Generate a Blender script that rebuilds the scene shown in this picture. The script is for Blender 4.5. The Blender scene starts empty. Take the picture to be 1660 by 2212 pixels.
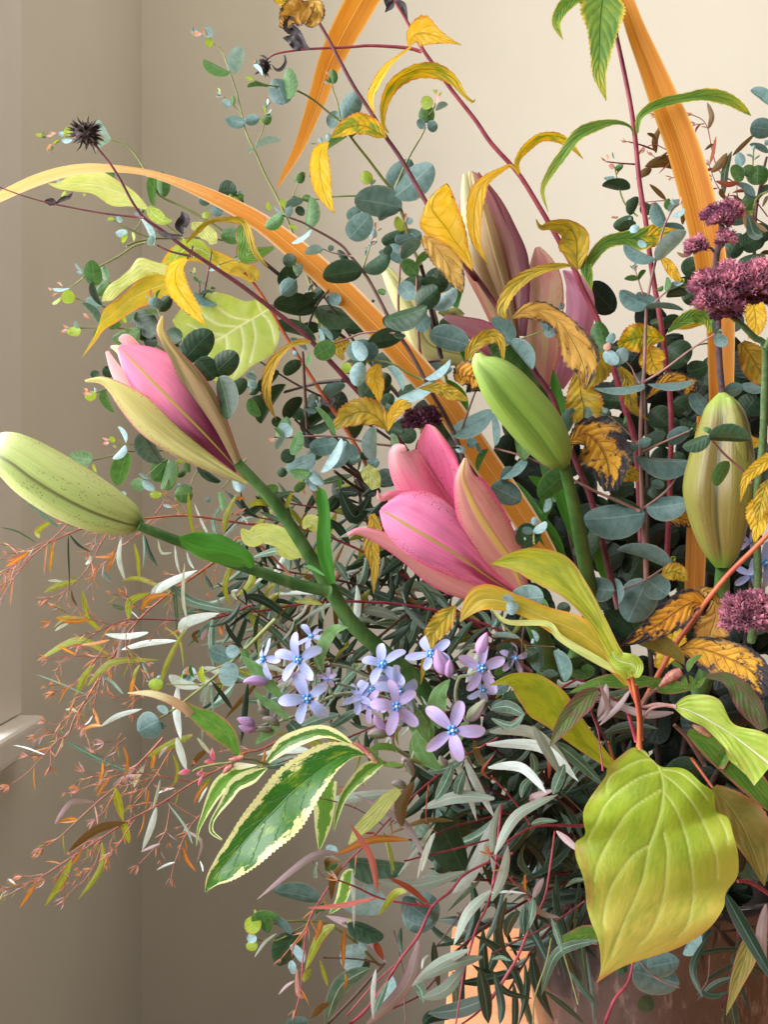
import bpy, math, random
from mathutils import Vector, Matrix, Quaternion
from math import radians, sin, cos, pi, sqrt
random.seed(7)
S = bpy.context.scene
COL = S.collection
# ---------------------------------------------------------------- camera
CZ = 1.06
TT = math.tan(radians(27.5))
cd = bpy.data.cameras.new('camera'); cam = bpy.data.objects.new('camera', cd); COL.objects.link(cam)
cam.location = (0, 0, CZ); cam.rotation_euler = (pi/2, 0, 0)
cd.sensor_fit = 'VERTICAL'; cd.angle = radians(55); cd.clip_start = .01; cd.clip_end = 50
S.camera = cam
# ---------------------------------------------------------------- light
W = bpy.data.worlds.new('World'); S.world = W; W.use_nodes = True
bg = W.node_tree.nodes['Background']; bg.inputs[0].default_value = (1.0, .985, .94, 1); bg.inputs[1].default_value = .085
def area(name, loc, rot, sx, sy, power, col):
    l = bpy.data.lights.new(name, 'AREA'); l.shape = 'RECTANGLE'; l.size = sx; l.size_y = sy
    l.energy = power; l.color = col
    o = bpy.data.objects.new(name, l); COL.objects.link(o); o.location = loc; o.rotation_euler = rot
    return o
area('window_daylight', (-1.3, -.4, 1.9), (0, radians(-90), 0), 2.0, 4.2, 222, (.98, .98, 1.0))
area('room_bounce_fill', (.55, .45, 2.45), (radians(34), radians(-3), 0), 1.3, 1.0, 12.5, (1.0, .945, .84))  # added lamp, no visible source; stands in for bounced light on upper walls
S.view_settings.view_transform = 'Standard'; S.view_settings.look = 'None'
S.view_settings.exposure = .14; S.view_settings.gamma = 1
S.cycles.max_bounces = 8; S.cycles.transparent_max_bounces = 8
# ---------------------------------------------------------------- pixel frames of the photograph (a way to write down places; every point gets its own depth)
FR = dict(A=(0,0,.32), B=(531.2,0,.32), C=(1062.4,0,.36), D=(0,531.2,.32), E=(531.2,531.2,.32), F=(1062.4,531.2,.36),
 G=(0,1062.4,.32), H=(531.2,1062.4,.32), I=(1062.4,1062.4,.36), J=(0,1593.6,.32), K=(531.2,1593.6,.32), L=(1062.4,1593.6,.36),
 M=(929.6,332,.2402), N=(1394.4,199.2,.2402), O=(730.4,863.2,.28), Q=(398.4,1527.2,.28), R=(0,929.6,.4203), Z=(0,0,1))
cur = ['Z']
def pts(s):
    out = []
    for t in s.split():
        if t[0].isalpha(): cur[0] = t[0]; t = t[1:]
        if not t: continue
        a = t.split(',')
        ox, oy, k = FR[cur[0]]
        p = [ox + float(a[0])*k, oy + float(a[1])*k]
        if len(a) > 2: p.append(float(a[2])/100)
        out.append(p)
    return out
def sc(): return FR[cur[0]][2]
def MP(d): return d*TT/1106            # metres per picture unit at depth d
def P(x, y, d): return Vector(((x-830)*MP(d), d, CZ-(y-1106)*MP(d)))
def lin(c):
    return tuple(((v/255)/12.92 if v/255 <= .04045 else ((v/255+.055)/1.055)**2.4) for v in c)
# ---------------------------------------------------------------- node helper
class NT:
    def __init__(s, name):
        s.m = bpy.data.materials.new(name); s.m.use_nodes = True; s.t = s.m.node_tree; s.t.nodes.clear()
        s.out = s.t.nodes.new('ShaderNodeOutputMaterial')
    def n(s, typ, **kw):
        nd = s.t.nodes.new('ShaderNode'+typ)
        for k, v in kw.items(): setattr(nd, k, v)
        return nd
    def put(s, sock, v):
        if hasattr(v, 'is_output') or isinstance(v, bpy.types.NodeSocket): s.t.links.new(v, sock)
        elif isinstance(v, (tuple, list)) and len(v) == 3 and sock.type == 'RGBA': sock.default_value = (*v, 1)
        else: sock.default_value = v
    def math(s, op, a, b=0.0, c=None, clamp=False):
        nd = s.n('Math', operation=op, use_clamp=clamp); s.put(nd.inputs[0], a); s.put(nd.inputs[1], b)
        if c is not None: s.put(nd.inputs[2], c)
        return nd.outputs[0]
    def ss(s, v, lo, hi):
        nd = s.n('MapRange', interpolation_type='SMOOTHSTEP'); s.put(nd.inputs[0], v); s.put(nd.inputs[1], lo); s.put(nd.inputs[2], hi)
        return nd.outputs[0]
    def mix(s, f, a, b, mode='MIX'):
        nd = s.n('Mix', data_type='RGBA', blend_type=mode); s.put(nd.inputs[0], f); s.put(nd.inputs[6], a); s.put(nd.inputs[7], b)
        return nd.outputs[2]
    def noise(s, vec, scale, detail=3, w=None, rough=.6):
        nd = s.n('TexNoise', noise_dimensions='4D'); s.put(nd.inputs['Vector'], vec); nd.inputs['Scale'].default_value = scale
        nd.inputs['Detail'].default_value = detail; nd.inputs['Roughness'].default_value = rough
        if w is not None: s.put(nd.inputs['W'], w)
        return nd.outputs['Fac']
    def comb(s, x, y, z=0.0):
        nd = s.n('CombineXYZ'); s.put(nd.inputs[0], x); s.put(nd.inputs[1], y); s.put(nd.inputs[2], z); return nd.outputs[0]
MATS = {}
def leaf_mat(name, base, tip=None, edge=None, edge_w=.3, blotch=None, bthr=.55, bscale=3.0, bedge=.25, mottle=None, vein=None, nv=7, slope=.55, vs=.5,
             rough=.5, tr=.3, spec=.35, bump=.35, speck=None, spd=.0, var=.12, mid=None, midw=.03, vband=None, tipv=(.35, .95), fibre=0.0, under=None, asp=2.5, attr=None):
    q = NT(name); uv = q.n('UVMap').outputs[0]; sp = q.n('SeparateXYZ'); q.put(sp.inputs[0], uv); u, v = sp.outputs[0], sp.outputs[1]
    a = q.math('ABSOLUTE', q.math('MULTIPLY_ADD', u, 2.0, -1.0))
    rnd = q.n('ObjectInfo').outputs['Random']; w = q.math('MULTIPLY', rnd, 40.0)
    sv = q.comb(u, q.math('MULTIPLY', v, asp))
    n1 = q.noise(sv, 3.0, 4, w); n2 = q.noise(sv, 14.0, 3, w)
    c = lin(base) if base else (0, 0, 0)
    if tip:
        f = q.ss(q.math('ADD', v, q.math('MULTIPLY_ADD', n1, .5, -.25)), *tipv); c = q.mix(f, c, lin(tip))
    if vband:   # a second tone in patches
        c = q.mix(q.ss(n1, .42, .62), c, lin(vband))
    if edge:
        f = q.ss(q.math('ADD', a, q.math('MULTIPLY_ADD', n1, .5, -.25)), 1-edge_w, 1.02); c = q.mix(f, c, lin(edge))
    hgt = q.math('MULTIPLY', n2, .15)
    if fibre:
        nf = q.noise(q.comb(q.math('MULTIPLY', u, 26.0), q.math('MULTIPLY', v, 1.2)), 1.0, 3, w)
        c = q.mix(q.math('MULTIPLY', q.ss(nf, .35, .7), fibre), c, q.mix(1.0, c, (.55, .5, .45), 'MULTIPLY'))
        hgt = q.math('ADD', hgt, q.math('MULTIPLY', nf, .5))
    if mottle:
        c = q.mix(q.math('MULTIPLY', q.ss(n2, .45, .7), .55), c, lin(mottle))
    if vein:
        ph = q.math('SUBTRACT', q.math('MULTIPLY', v, float(nv)), q.math('MULTIPLY', q.math('POWER', a, 1.25), slope*nv*.45))
        ph = q.math('ADD', ph, q.math('MULTIPLY_ADD', n1, .9, -.45))
        tri = q.math('ABSOLUTE', q.math('SUBTRACT', q.math('FRACT', ph), .5))
        l = q.math('SUBTRACT', 1.0, q.ss(tri, .0, .05)); l = q.math('MULTIPLY', l, q.math('SUBTRACT', 1.0, q.ss(a, .75, 1.0)))
        mr = q.math('SUBTRACT', 1.0, q.ss(a, midw*.6, midw*2.2))
        vv = q.math('MAXIMUM', q.math('MULTIPLY', l, .5), mr)
        c = q.mix(q.math('MULTIPLY', vv, vs), c, lin(vein)); hgt = q.math('ADD', hgt, q.math('MULTIPLY', vv, -.6))
        pil = q.ss(tri, .0, .5); hgt = q.math('ADD', hgt, q.math('MULTIPLY', pil, .22))
    if attr:
        at = q.n('Attribute'); at.attribute_name = 'vein'; c = q.mix(q.math('MULTIPLY', at.outputs['Fac'], .85), c, lin(attr))
    if mid:
        mr = q.math('SUBTRACT', 1.0, q.ss(a, midw*.5, midw*1.8)); c = q.mix(q.math('MULTIPLY', mr, .9), c, lin(mid)); hgt = q.math('ADD', hgt, q.math('MULTIPLY', mr, 1.0))
    if blotch:
        nb = q.noise(sv, bscale, 6, q.math('ADD', w, 7.0), .75)
        e = q.math('MULTIPLY', q.math('ADD', q.math('POWER', a, 3.0), q.math('POWER', v, 4.0)), q.math('MULTIPLY', q.ss(n1, .35, .65), bedge))
        f = q.ss(q.math('ADD', nb, e), bthr, bthr+.09); c = q.mix(f, c, lin(blotch))
    if speck:
        vo = q.n('TexVoronoi', feature='F1'); q.put(vo.inputs['Vector'], q.comb(q.math('MULTIPLY', u, 1.0), q.math('MULTIPLY', v, 2.2))); vo.inputs['Scale'].default_value = 42
        vd = vo.outputs['Distance']; rc = q.n('SeparateXYZ'); q.put(rc.inputs[0], vo.outputs['Color'])
        dens = q.math('ADD', q.math('MULTIPLY', q.ss(a, .55, .98), .75), spd)
        on = q.math('LESS_THAN', rc.outputs[0], dens); dot = q.math('SUBTRACT', 1.0, q.ss(vd, q.math('MULTIPLY', rc.outputs[1], .3), q.math('MULTIPLY_ADD', rc.outputs[1], .3, .2)))
        c = q.mix(q.math('MULTIPLY', q.math('MULTIPLY', on, dot), q.math('SUBTRACT', .95, q.math('MULTIPLY', q.ss(v, .8, 1.0), .8))), c, lin(speck))
    c = q.mix(q.math('MULTIPLY', q.ss(q.noise(sv, 1.6, 2, w), .35, .7), .28), c, q.mix(1.0, c, (.62, .66, .6), 'MULTIPLY'))
    hs = q.n('HueSaturation'); q.put(hs.inputs['Color'], c)
    q.put(hs.inputs['Value'], q.math('MULTIPLY_ADD', rnd, 2*var, 1-var)); q.put(hs.inputs['Hue'], q.math('MULTIPLY_ADD', q.math('FRACT', q.math('MULTIPLY', rnd, 7.3)), var*.12, .5-var*.06))
    c = hs.outputs[0]
    if under:
        c = q.mix(q.n('NewGeometry').outputs['Backfacing'], c, lin(under))
    bp = q.n('Bump'); bp.inputs['Strength'].default_value = bump; bp.inputs['Distance'].default_value = .0012; q.put(bp.inputs['Height'], hgt)
    pr = q.n('BsdfPrincipled'); q.put(pr.inputs['Base Color'], c); q.put(pr.inputs['Roughness'], rough); pr.inputs['Specular IOR Level'].default_value = spec
    q.put(pr.inputs['Normal'], bp.outputs[0])
    tl = q.n('BsdfTranslucent'); q.put(tl.inputs[0], q.mix(1.0, c, (1.25, 1.2, .8), 'MULTIPLY')); q.put(tl.inputs['Normal'], bp.outputs[0])
    mx = q.n('MixShader'); mx.inputs[0].default_value = tr; q.put(mx.inputs[1], pr.outputs[0]); q.put(mx.inputs[2], tl.outputs[0])
    q.put(q.out.inputs[0], mx.outputs[0]); MATS[name] = q.m; return q.m
def plain(name, col, col2=None, rough=.6, scale=40, bump=.2, spec=.4, dist=.001, tr=0, thr=(.4, .65), stretch=(1, 1, 1), sheen=0):
    q = NT(name); tc = q.n('TexCoord').outputs['Object']; mp = q.n('Mapping'); q.put(mp.inputs[0], tc); mp.inputs['Scale'].default_value = stretch
    n = q.noise(mp.outputs[0], scale, 5); c = lin(col)
    if col2: c = q.mix(q.ss(n, *thr), lin(col), lin(col2))
    bp = q.n('Bump'); bp.inputs['Strength'].default_value = bump; bp.inputs['Distance'].default_value = dist; q.put(bp.inputs['Height'], n)
    pr = q.n('BsdfPrincipled'); q.put(pr.inputs['Base Color'], c); pr.inputs['Roughness'].default_value = rough; pr.inputs['Specular IOR Level'].default_value = spec
    if sheen: pr.inputs['Sheen Weight'].default_value = sheen
    q.put(pr.inputs['Normal'], bp.outputs[0]); q.put(q.out.inputs[0], pr.outputs[0]); MATS[name] = q.m
    if tr:
        tl = q.n('BsdfTranslucent'); q.put(tl.inputs[0], c); mx = q.n('MixShader'); mx.inputs[0].default_value = tr
        q.put(mx.inputs[1], pr.outputs[0]); q.put(mx.inputs[2], tl.outputs[0]); q.put(q.out.inputs[0], mx.outputs[0])
    return q.m
# ---------------------------------------------------------------- object helpers
def thing(name, label, cat, loc=(0, 0, 0), group=None):
    o = bpy.data.objects.new(name, None); COL.objects.link(o); o.location = loc; o.empty_display_size = .02
    o['label'] = label; o['category'] = cat
    if group: o['group'] = group
    return o
def link(name, me, parent=None, mat=None, mw=None):
    o = bpy.data.objects.new(name, me); COL.objects.link(o)
    if mat is not None and not me.materials: me.materials.append(mat)
    if parent is not None:
        o.parent = parent
        pl = parent.location if parent.parent is None else (parent.parent.location + parent.location)
        if mw is None: o.location = -pl if parent.parent is None else -parent.parent.location - parent.location
        else:
            o.matrix_basis = Matrix.Translation(-pl) @ mw
    elif mw is not None: o.matrix_basis = mw
    return o
def mesh(name, vs, fs, uvs=None, smooth=True):
    me = bpy.data.meshes.new(name); me.from_pydata([tuple(v) for v in vs], [], fs)
    if uvs:
        ul = me.uv_layers.new(name='UVMap')
        for l in me.loops: ul.data[l.index].uv = uvs[l.vertex_index]
    if smooth:
        for p in me.polygons: p.use_smooth = True
    me.update(); return me
def cr(vals, n):
    """Catmull-Rom resample of a list of tuples."""
    k = len(vals)
    if k == 1: return [tuple(vals[0])]*n
    out = []
    for i in range(n):
        t = i/(n-1)*(k-1); j = min(int(t), k-2); f = t-j
        p0 = vals[max(j-1, 0)]; p1 = vals[j]; p2 = vals[j+1]; p3 = vals[min(j+2, k-1)]
        out.append(tuple(.5*((2*b)+(-a+c)*f+(2*a-5*b+4*c-d)*f*f+(-a+3*b-3*c+d)*f**3) for a, b, c, d in zip(p0, p1, p2, p3)))
    return out
def path3(s, d0, d1=None, bow=0):
    p = pts(s) if isinstance(s, str) else s
    if d1 is None: d1 = d0
    L = [0]
    for a, b in zip(p, p[1:]): L.append(L[-1]+math.hypot(b[0]-a[0], b[1]-a[1]))
    out = []
    for q, l in zip(p, L):
        t = l/max(L[-1], 1e-6); out.append(tuple(q[:2]) + ((q[2] if len(q) > 2 else 0) + d0+(d1-d0)*t-bow*sin(pi*t),))
    return out
def tube_mesh(pp, r0, r1, n=None, seg=7, knob=0, cap=True):
    """pp picture points with depth; radii in metres"""
    n = n or max(6, 3*len(pp)); c = [P(*p) for p in cr(pp, n)]
    vs, fs = [], []; up = Vector((.13, .9, .2)).normalized()
    for i, p in enumerate(c):
        t = (c[min(i+1, n-1)]-c[max(i-1, 0)]); t = t.normalized() if t.length > 1e-9 else Vector((0, 0, 1))
        a = t.cross(up).normalized(); b = t.cross(a); r = r0+(r1-r0)*i/(n-1)
        if knob: r *= 1+knob*(random.random()-.5)
        for k in range(seg): vs.append(p + a*r*cos(2*pi*k/seg)+b*r*sin(2*pi*k/seg))
    for i in range(n-1):
        for k in range(seg): fs.append((i*seg+k, i*seg+(k+1) % seg, (i+1)*seg+(k+1) % seg, (i+1)*seg+k))
    fs.append(tuple(range(seg))); fs.append(tuple(range((n-1)*seg, n*seg))[::-1])
    return mesh('tube', vs, fs)
def tube(name, s, d0, d1, w0, w1, mat, parent, **kw):
    """w0,w1: picture-unit thickness"""
    pp = path3(s, d0, d1, kw.pop('bow', 0)); m = tube_mesh(pp, w0*MP(d0)/2, w1*MP(d1)/2, **kw)
    return link(name, m, parent, mat)
def ribbon_mesh(pp, wl, wr, m=8, n=24, cup=0, fold=0, wave=0, wf=3, ser=0, roll=0, twist=0, curl=0, droop=0, sn=2, noise=0, rseed=0):
    rs = random.Random(rseed or random.random())
    ctr = cr(pp, n); c = [P(*p) for p in ctr]
    a_ = cr([(x,) for x in wl], n); b_ = cr([(x,) for x in wr], n); vs, uvs, fs = [], [], []
    ph = rs.random()*6
    for i, p in enumerate(c):
        t = (c[min(i+1, n-1)]-c[max(i-1, 0)]).normalized(); v = (p-cam.location).normalized()
        side = v.cross(t); side = side.normalized() if side.length > 1e-5 else Vector((1, 0, 0))
        f = i/(n-1); ang = roll+twist*f
        if ang: side = Quaternion(t, ang) @ side
        nrm = side.cross(t).normalized()
        if nrm.dot(v) > 0 and not ang: nrm = -nrm
        mp = MP(ctr[i][2]); l = max(a_[i][0], .02)*mp; r = max(b_[i][0], .02)*mp; wd = (l+r)/2
        sl = 1+ser*(((i % sn)/(sn-1 if sn > 1 else 1))-.5)*2*(1 if 0 < i < n-1 else 0)
        for k in range(m+1):
            a = -1+2*k/m; h = (l if a < 0 else r)*(sl if k in (0, m) else 1)
            z = -cup*wd*a*a + fold*wd*abs(a) + wave*wd*abs(a)**1.5*sin(wf*2*pi*f+ph+(1.7 if a > 0 else 0)) + curl*wd*a*abs(a)
            if noise: z += noise*wd*(rs.random()-.5)
            vs.append(p + side*a*h*(1-.12*abs(cup)*a*a) + nrm*z); uvs.append(((a+1)/2, f))
    for i in range(n-1):
        for k in range(m): fs.append((i*(m+1)+k, i*(m+1)+k+1, (i+1)*(m+1)+k+1, (i+1)*(m+1)+k))
    return mesh('blade', vs, fs, uvs)
def ribbon(name, s, d0, d1, wl, wr, mat, parent, bow=0, label=None, **kw):
    """wl, wr half widths (left and right of the midrib going base -> tip), in units of the last frame named"""
    pp = path3(s, d0, d1, bow); k = sc(); wr = wr or wl
    o = link(name, ribbon_mesh(pp, [x*k for x in wl], [x*k for x in wr], **kw), parent, MATS[mat] if isinstance(mat, str) else mat)
    if label: o['label'] = label
    return o
def outline_leaf(Ls, Ms, Rs, d0, d1, mat, parent, n=50, m=14, cup=.1, fold=.0, wave=.05, wf=3, ser=0, label=None, veins=None, vdepth=.0008, bow=0, name='leaf'):
    L_, M_, R_ = [cr([tuple(p) for p in pts(x)], n) for x in (Ls, Ms, Rs)]; k = sc(); vs, uvs, fs, va = [], [], [], []
    segs = []
    for vp in (veins or []):
        c = cr([tuple(p) for p in pts(vp)], 24); segs += [(a, b) for a, b in zip(c, c[1:])]
    for i in range(n):
        f = i/(n-1); d = d0+(d1-d0)*f-bow*sin(pi*f)
        for j in range(m+1):
            a = -1+2*j/m; e = abs(a); E = (L_ if a < 0 else R_)[i]; x = M_[i][0]+(E[0]-M_[i][0])*e; y = M_[i][1]+(E[1]-M_[i][1])*e
            h = math.hypot(E[0]-M_[i][0], E[1]-M_[i][1])*MP(d)
            if ser and j in (0, m): s_ = 1+ser*((i % 3)-1); x = M_[i][0]+(E[0]-M_[i][0])*s_; y = M_[i][1]+(E[1]-M_[i][1])*s_
            z = cup*h*e*e + fold*h*e + wave*h*e**2*sin(wf*2*pi*f+(1.9 if a > 0 else .3))
            vv = 0
            if segs:
                best = 1e9
                for (ax, ay), (bx, by) in segs:
                    if abs(ax-x) > 24 or abs(ay-y) > 24: continue
                    ux, uy = bx-ax, by-ay; t = max(0, min(1, ((x-ax)*ux+(y-ay)*uy)/max(ux*ux+uy*uy, 1e-6))); best = min(best, (ax+ux*t-x)**2+(ay+uy*t-y)**2)
                dd = sqrt(best); vv = math.exp(-(dd/1.9)**2); z += vdepth*math.exp(-(dd/5)**2) - vdepth*.6*(1-math.exp(-(dd/22)**2))
            vs.append(P(x, y, d+z)); uvs.append(((a+1)/2, f)); va.append(vv)
    for i in range(n-1):
        for j in range(m): fs.append((i*(m+1)+j, i*(m+1)+j+1, (i+1)*(m+1)+j+1, (i+1)*(m+1)+j))
    me = mesh('leaf', vs, fs, uvs)
    if segs:
        at = me.attributes.new('vein', 'FLOAT', 'POINT'); at.data.foreach_set('value', va)
    o = link(name, me, parent, MATS[mat] if isinstance(mat, str) else mat)
    if label: o['label'] = label
    return o
LEAFW = [.06, .55, .9, 1, .92, .7, .38, .02]
def lf(s, w, d0, d1, mat, parent, shape=LEAFW, name='leaf', **kw):
    kw.setdefault('n', 26); kw.setdefault('m', 8)
    return ribbon(name, s, d0, d1, [x*w/2 for x in shape], None, mat, parent, **kw)
# ---- unit leaves that many objects share
def unit_leaf(prof, cup, bend, m=6, n=9, ripple=0, sick=0):
    vs, uvs, fs = [], [], []
    for i in range(n):
        f = (1-cos(pi*i/(n-1)))/2; h = prof(f)/2
        for k in range(m+1):
            a = -1+2*k/m
            vs.append((a*h+sick*sin(pi*f), f, cup*(a*a)*h*2 + bend*sin(pi*f)*.5 + ripple*sin(f*9+a*2)*abs(a))); uvs.append(((a+1)/2, f))
    for i in range(n-1):
        for k in range(m): fs.append((i*(m+1)+k, i*(m+1)+k+1, (i+1)*(m+1)+k+1, (i+1)*(m+1)+k))
    return vs, fs, uvs
def p_round(f): return max(.03, sqrt(max(0, 1-(2*f**.93-1)**2)))
def p_oval(f): return max(.03, sqrt(max(0, 1-(2*f-1)**2))*(1-.1*f))
def p_point(f): return max(.02, (sin(pi*f**.8))**.95)
def p_lance(f): return max(.03, (sin(pi*f**.8))**.95)
UL = {'round': [unit_leaf(p_round, c, b, ripple=r, n=12) for c, b, r in ((.12, .08, .01), (.2, -.06, .015), (.05, .14, .02))],
      'oval': [unit_leaf(p_oval, c, b, ripple=r, n=12) for c, b, r in ((.12, .08, .01), (.22, .12, .01))],
      'lance': [unit_leaf(p_lance, c, b, m=4, n=12, sick=s) for c, b, s in ((.25, .9, .2), (.2, -.7, -.35), (.3, 1.3, .5), (.15, .5, -.6))]}
ULM = {}
def shared_leaf(kind, i, mat):
    k = (kind, i % len(UL[kind]), mat)
    if k not in ULM:
        v, f, u = UL[kind][k[1]]; me = mesh(kind+'_leaf', v, f, u); me.materials.append(MATS[mat]); ULM[k] = me
    return ULM[k]
def place_leaf(b, t, w, d, mat, parent, kind='oval', pitch=None, name='leaf', ratio=None, roll=None):
    """b, t base and tip in picture units at depth d, w apparent width (same units)"""
    L = math.hypot(t[0]-b[0], t[1]-b[1]); pit = random.uniform(-.35, .3) if pitch is None else pitch
    B = P(b[0], b[1], d); T = P(t[0], t[1], d + pit*L*MP(d)); ax = T-B; ln = ax.length
    wr = w*MP(d); real = ratio or (wr/ln*1.15 if kind == 'lance' else max(wr/ln, .72)); cr_ = min(1, (wr/ln)/real)
    ang = math.acos(cr_) * random.choice((-1, 1)) if roll is None else roll
    ang = max(-1.35, min(1.35, ang)) + random.uniform(-.1, .1)
    y = ax.normalized(); v = (B-cam.location).normalized(); x = y.cross(v).normalized(); z = x.cross(y)
    q = Quaternion(y, ang); x = q @ x; z = q @ z
    rw = real*ln
    zs = rw
    M = Matrix(((x.x*rw, y.x*ln, z.x*zs, B.x), (x.y*rw, y.y*ln, z.y*zs, B.y), (x.z*rw, y.z*ln, z.z*zs, B.z), (0, 0, 0, 1)))
    return link(name, shared_leaf(kind, random.randrange(9), mat), parent, None, M)
# ---------------------------------------------------------------- materials
leaf_mat('e_b', (98, 126, 124), vband=(80, 112, 108), blotch=(112, 96, 78), bthr=.8, bscale=9, bedge=.1, edge=(128, 140, 132), edge_w=.12, vein=(165, 185, 180), nv=6, vs=.3, rough=.5, tr=.14, spec=.4, bump=.15, var=.13)
leaf_mat('e_s', (150, 178, 182), vband=(130, 162, 166), vein=(140, 165, 150), nv=5, vs=.3, rough=.5, tr=.2, bump=.15, var=.06)
leaf_mat('e_g', (78, 118, 60), vband=(64, 102, 58), blotch=(110, 84, 44), bthr=.82, bscale=9, bedge=.1, edge=(122, 138, 72), edge_w=.12, vein=(130, 158, 100), nv=6, vs=.4, rough=.45, tr=.3, bump=.2, var=.14)
leaf_mat('e_k', (46, 74, 46), vband=(38, 60, 44), edge=(70, 92, 70), edge_w=.1, vein=(86, 112, 84), nv=6, vs=.35, rough=.42, tr=.12, spec=.45, bump=.2, var=.2)
leaf_mat('e_y', (150, 176, 62), edge=(172, 120, 72), edge_w=.22, vein=(176, 192, 100), nv=5, vs=.4, rough=.45, tr=.4, bump=.2, var=.1)
leaf_mat('e_p', (188, 150, 138), tip=(200, 120, 95), rough=.55, tr=.3, var=.1)
leaf_mat('helio_yellow', (240, 194, 46), vband=(244, 204, 84), edge=(214, 152, 52), edge_w=.25, vein=(170, 150, 20), nv=7, vs=.65, blotch=(96, 70, 44), bthr=.7, bscale=6, bedge=.24, rough=.6, tr=.5, bump=.8)
leaf_mat('helio_green', (92, 132, 52), vband=(112, 142, 48), tip=(206, 190, 40), tipv=(.55, 1.1), edge=(200, 182, 60), edge_w=.22, vein=(56, 96, 40), nv=9, vs=.55, rough=.55, tr=.35, bump=.8)
leaf_mat('helio_mix', (218, 176, 26), vband=(136, 150, 34), edge=(196, 120, 42), edge_w=.3, vein=(110, 120, 24), nv=8, vs=.6, rough=.6, tr=.35, bump=.8)
leaf_mat('helio_olive', (186, 152, 38), vband=(150, 132, 44), edge=(170, 112, 44), edge_w=.3, blotch=(70, 54, 40), bthr=.74, bscale=5, bedge=.22, vein=(112, 108, 40), nv=7, vs=.6, rough=.6, tr=.25, bump=.8)
leaf_mat('helio_brown', (190, 148, 66), vband=(172, 128, 52), edge=(110, 80, 52), edge_w=.3, blotch=(64, 50, 44), bthr=.6, bscale=6, bedge=.25, vein=(205, 175, 90), nv=6, vs=.5, rough=.65, tr=.2, bump=1)
leaf_mat('helio_black', (206, 148, 40), vband=(190, 126, 40), edge=(92, 66, 50), edge_w=.5, blotch=(50, 44, 50), bthr=.56, bscale=5, bedge=.45, vein=(150, 92, 38), nv=9, vs=.7, rough=.65, tr=.15, bump=1.1)
leaf_mat('withered', (66, 60, 62), vband=(86, 80, 84), edge=(46, 40, 42), rough=.7, tr=.02, bump=1, var=.2)
leaf_mat('cornus_big', (150, 174, 36), vband=(160, 186, 38), tip=(202, 188, 62), tipv=(.5, 1.05), edge=(176, 166, 60), edge_w=.16, mottle=(138, 160, 40), rough=.5, tr=.3, bump=.5, var=0)
leaf_mat('cornus_yellow', (172, 174, 44), vband=(146, 156, 40), edge=(190, 150, 70), edge_w=.22, vein=(164, 176, 50), nv=4, slope=1.3, vs=.5, rough=.5, tr=.48, bump=.5, blotch=(120, 70, 40), bthr=.86, var=.04)
leaf_mat('cornus_gold', (200, 174, 52), vband=(178, 164, 56), edge=(222, 150, 60), edge_w=.3, vein=(230, 210, 120), nv=4, slope=1.3, vs=.6, rough=.5, tr=.48, bump=.5, var=.04)
leaf_mat('cornus_pale', (206, 212, 130), vband=(188, 204, 112), edge=(200, 190, 110), edge_w=.15, vein=(232, 234, 190), nv=4, slope=1.4, vs=.8, rough=.5, tr=.38, bump=.6, var=.05)
leaf_mat('cornus_lime', (178, 200, 84), vband=(160, 190, 66), edge=(176, 176, 90), edge_w=.18, vein=(232, 234, 200), nv=5, slope=1.3, vs=.9, midw=.035, rough=.5, tr=.4, bump=.6, var=.03)
leaf_mat('cornus_under', (186, 202, 112), vband=(170, 192, 92), edge=(176, 186, 96), edge_w=.15, attr=(236, 238, 208), rough=.5, tr=.42, bump=.4, var=.02)
leaf_mat('cornus_green', (86, 132, 52), vband=(106, 146, 60), edge=(172, 112, 92), edge_w=.25, vein=(130, 162, 80), nv=6, slope=1.2, vs=.5, rough=.45, tr=.3, bump=.5)
leaf_mat('cornus_dull', (128, 112, 50), vband=(112, 106, 46), edge=(150, 104, 66), edge_w=.3, vein=(140, 132, 70), nv=4, slope=1.3, vs=.5, rough=.6, tr=.2, bump=.5)
leaf_mat('bronze_leaf', (84, 104, 54), vband=(96, 84, 60), edge=(124, 66, 70), edge_w=.4, vein=(120, 110, 76), nv=8, slope=.8, vs=.4, rough=.5, tr=.25, bump=.4)
leaf_mat('lily_leaf', (60, 126, 42), vband=(72, 140, 50), edge=(110, 165, 80), edge_w=.08, mid=(84, 146, 60), midw=.03, fibre=.3, rough=.35, tr=.2, spec=.5, bump=.3, asp=1)
leaf_mat('tweedia_leaf', (104, 148, 88), vband=(122, 160, 104), edge=(160, 184, 140), edge_w=.15, mid=(150, 180, 130), rough=.7, tr=.3, bump=.5)
leaf_mat('strap_orange', (214, 138, 48), vband=(196, 118, 36), edge=(238, 176, 92), edge_w=.2, fibre=.3, mid=(246, 188, 100), midw=.02, rough=.45, tr=.35, bump=.6, asp=.5, var=.04)
leaf_mat('strap_pale', (218, 142, 58), tip=(246, 206, 150), tipv=(.55, .8), edge=(248, 214, 176), edge_w=.3, fibre=.4, mid=(240, 190, 120), midw=.03, blotch=(190, 110, 80), bthr=.8, rough=.45, tr=.4, bump=.6, asp=.5, var=.02)
leaf_mat('w_silver', (198, 208, 204), vband=(180, 194, 186), edge=(206, 196, 190), edge_w=.15, mid=(206, 214, 204), midw=.06, rough=.5, tr=.25, bump=.2, speck=None)
leaf_mat('w_green', (88, 116, 98), vband=(70, 98, 80), edge=(150, 140, 124), edge_w=.15, mid=(166, 182, 156), midw=.06, rough=.5, tr=.18, bump=.2, var=.15)
leaf_mat('w_sage', (132, 152, 138), vband=(140, 142, 132), edge=(160, 130, 122), edge_w=.2, mid=(172, 178, 160), midw=.06, blotch=(120, 92, 82), bthr=.84, bscale=9, bedge=.05, rough=.5, tr=.18, bump=.2, var=.1)
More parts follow.
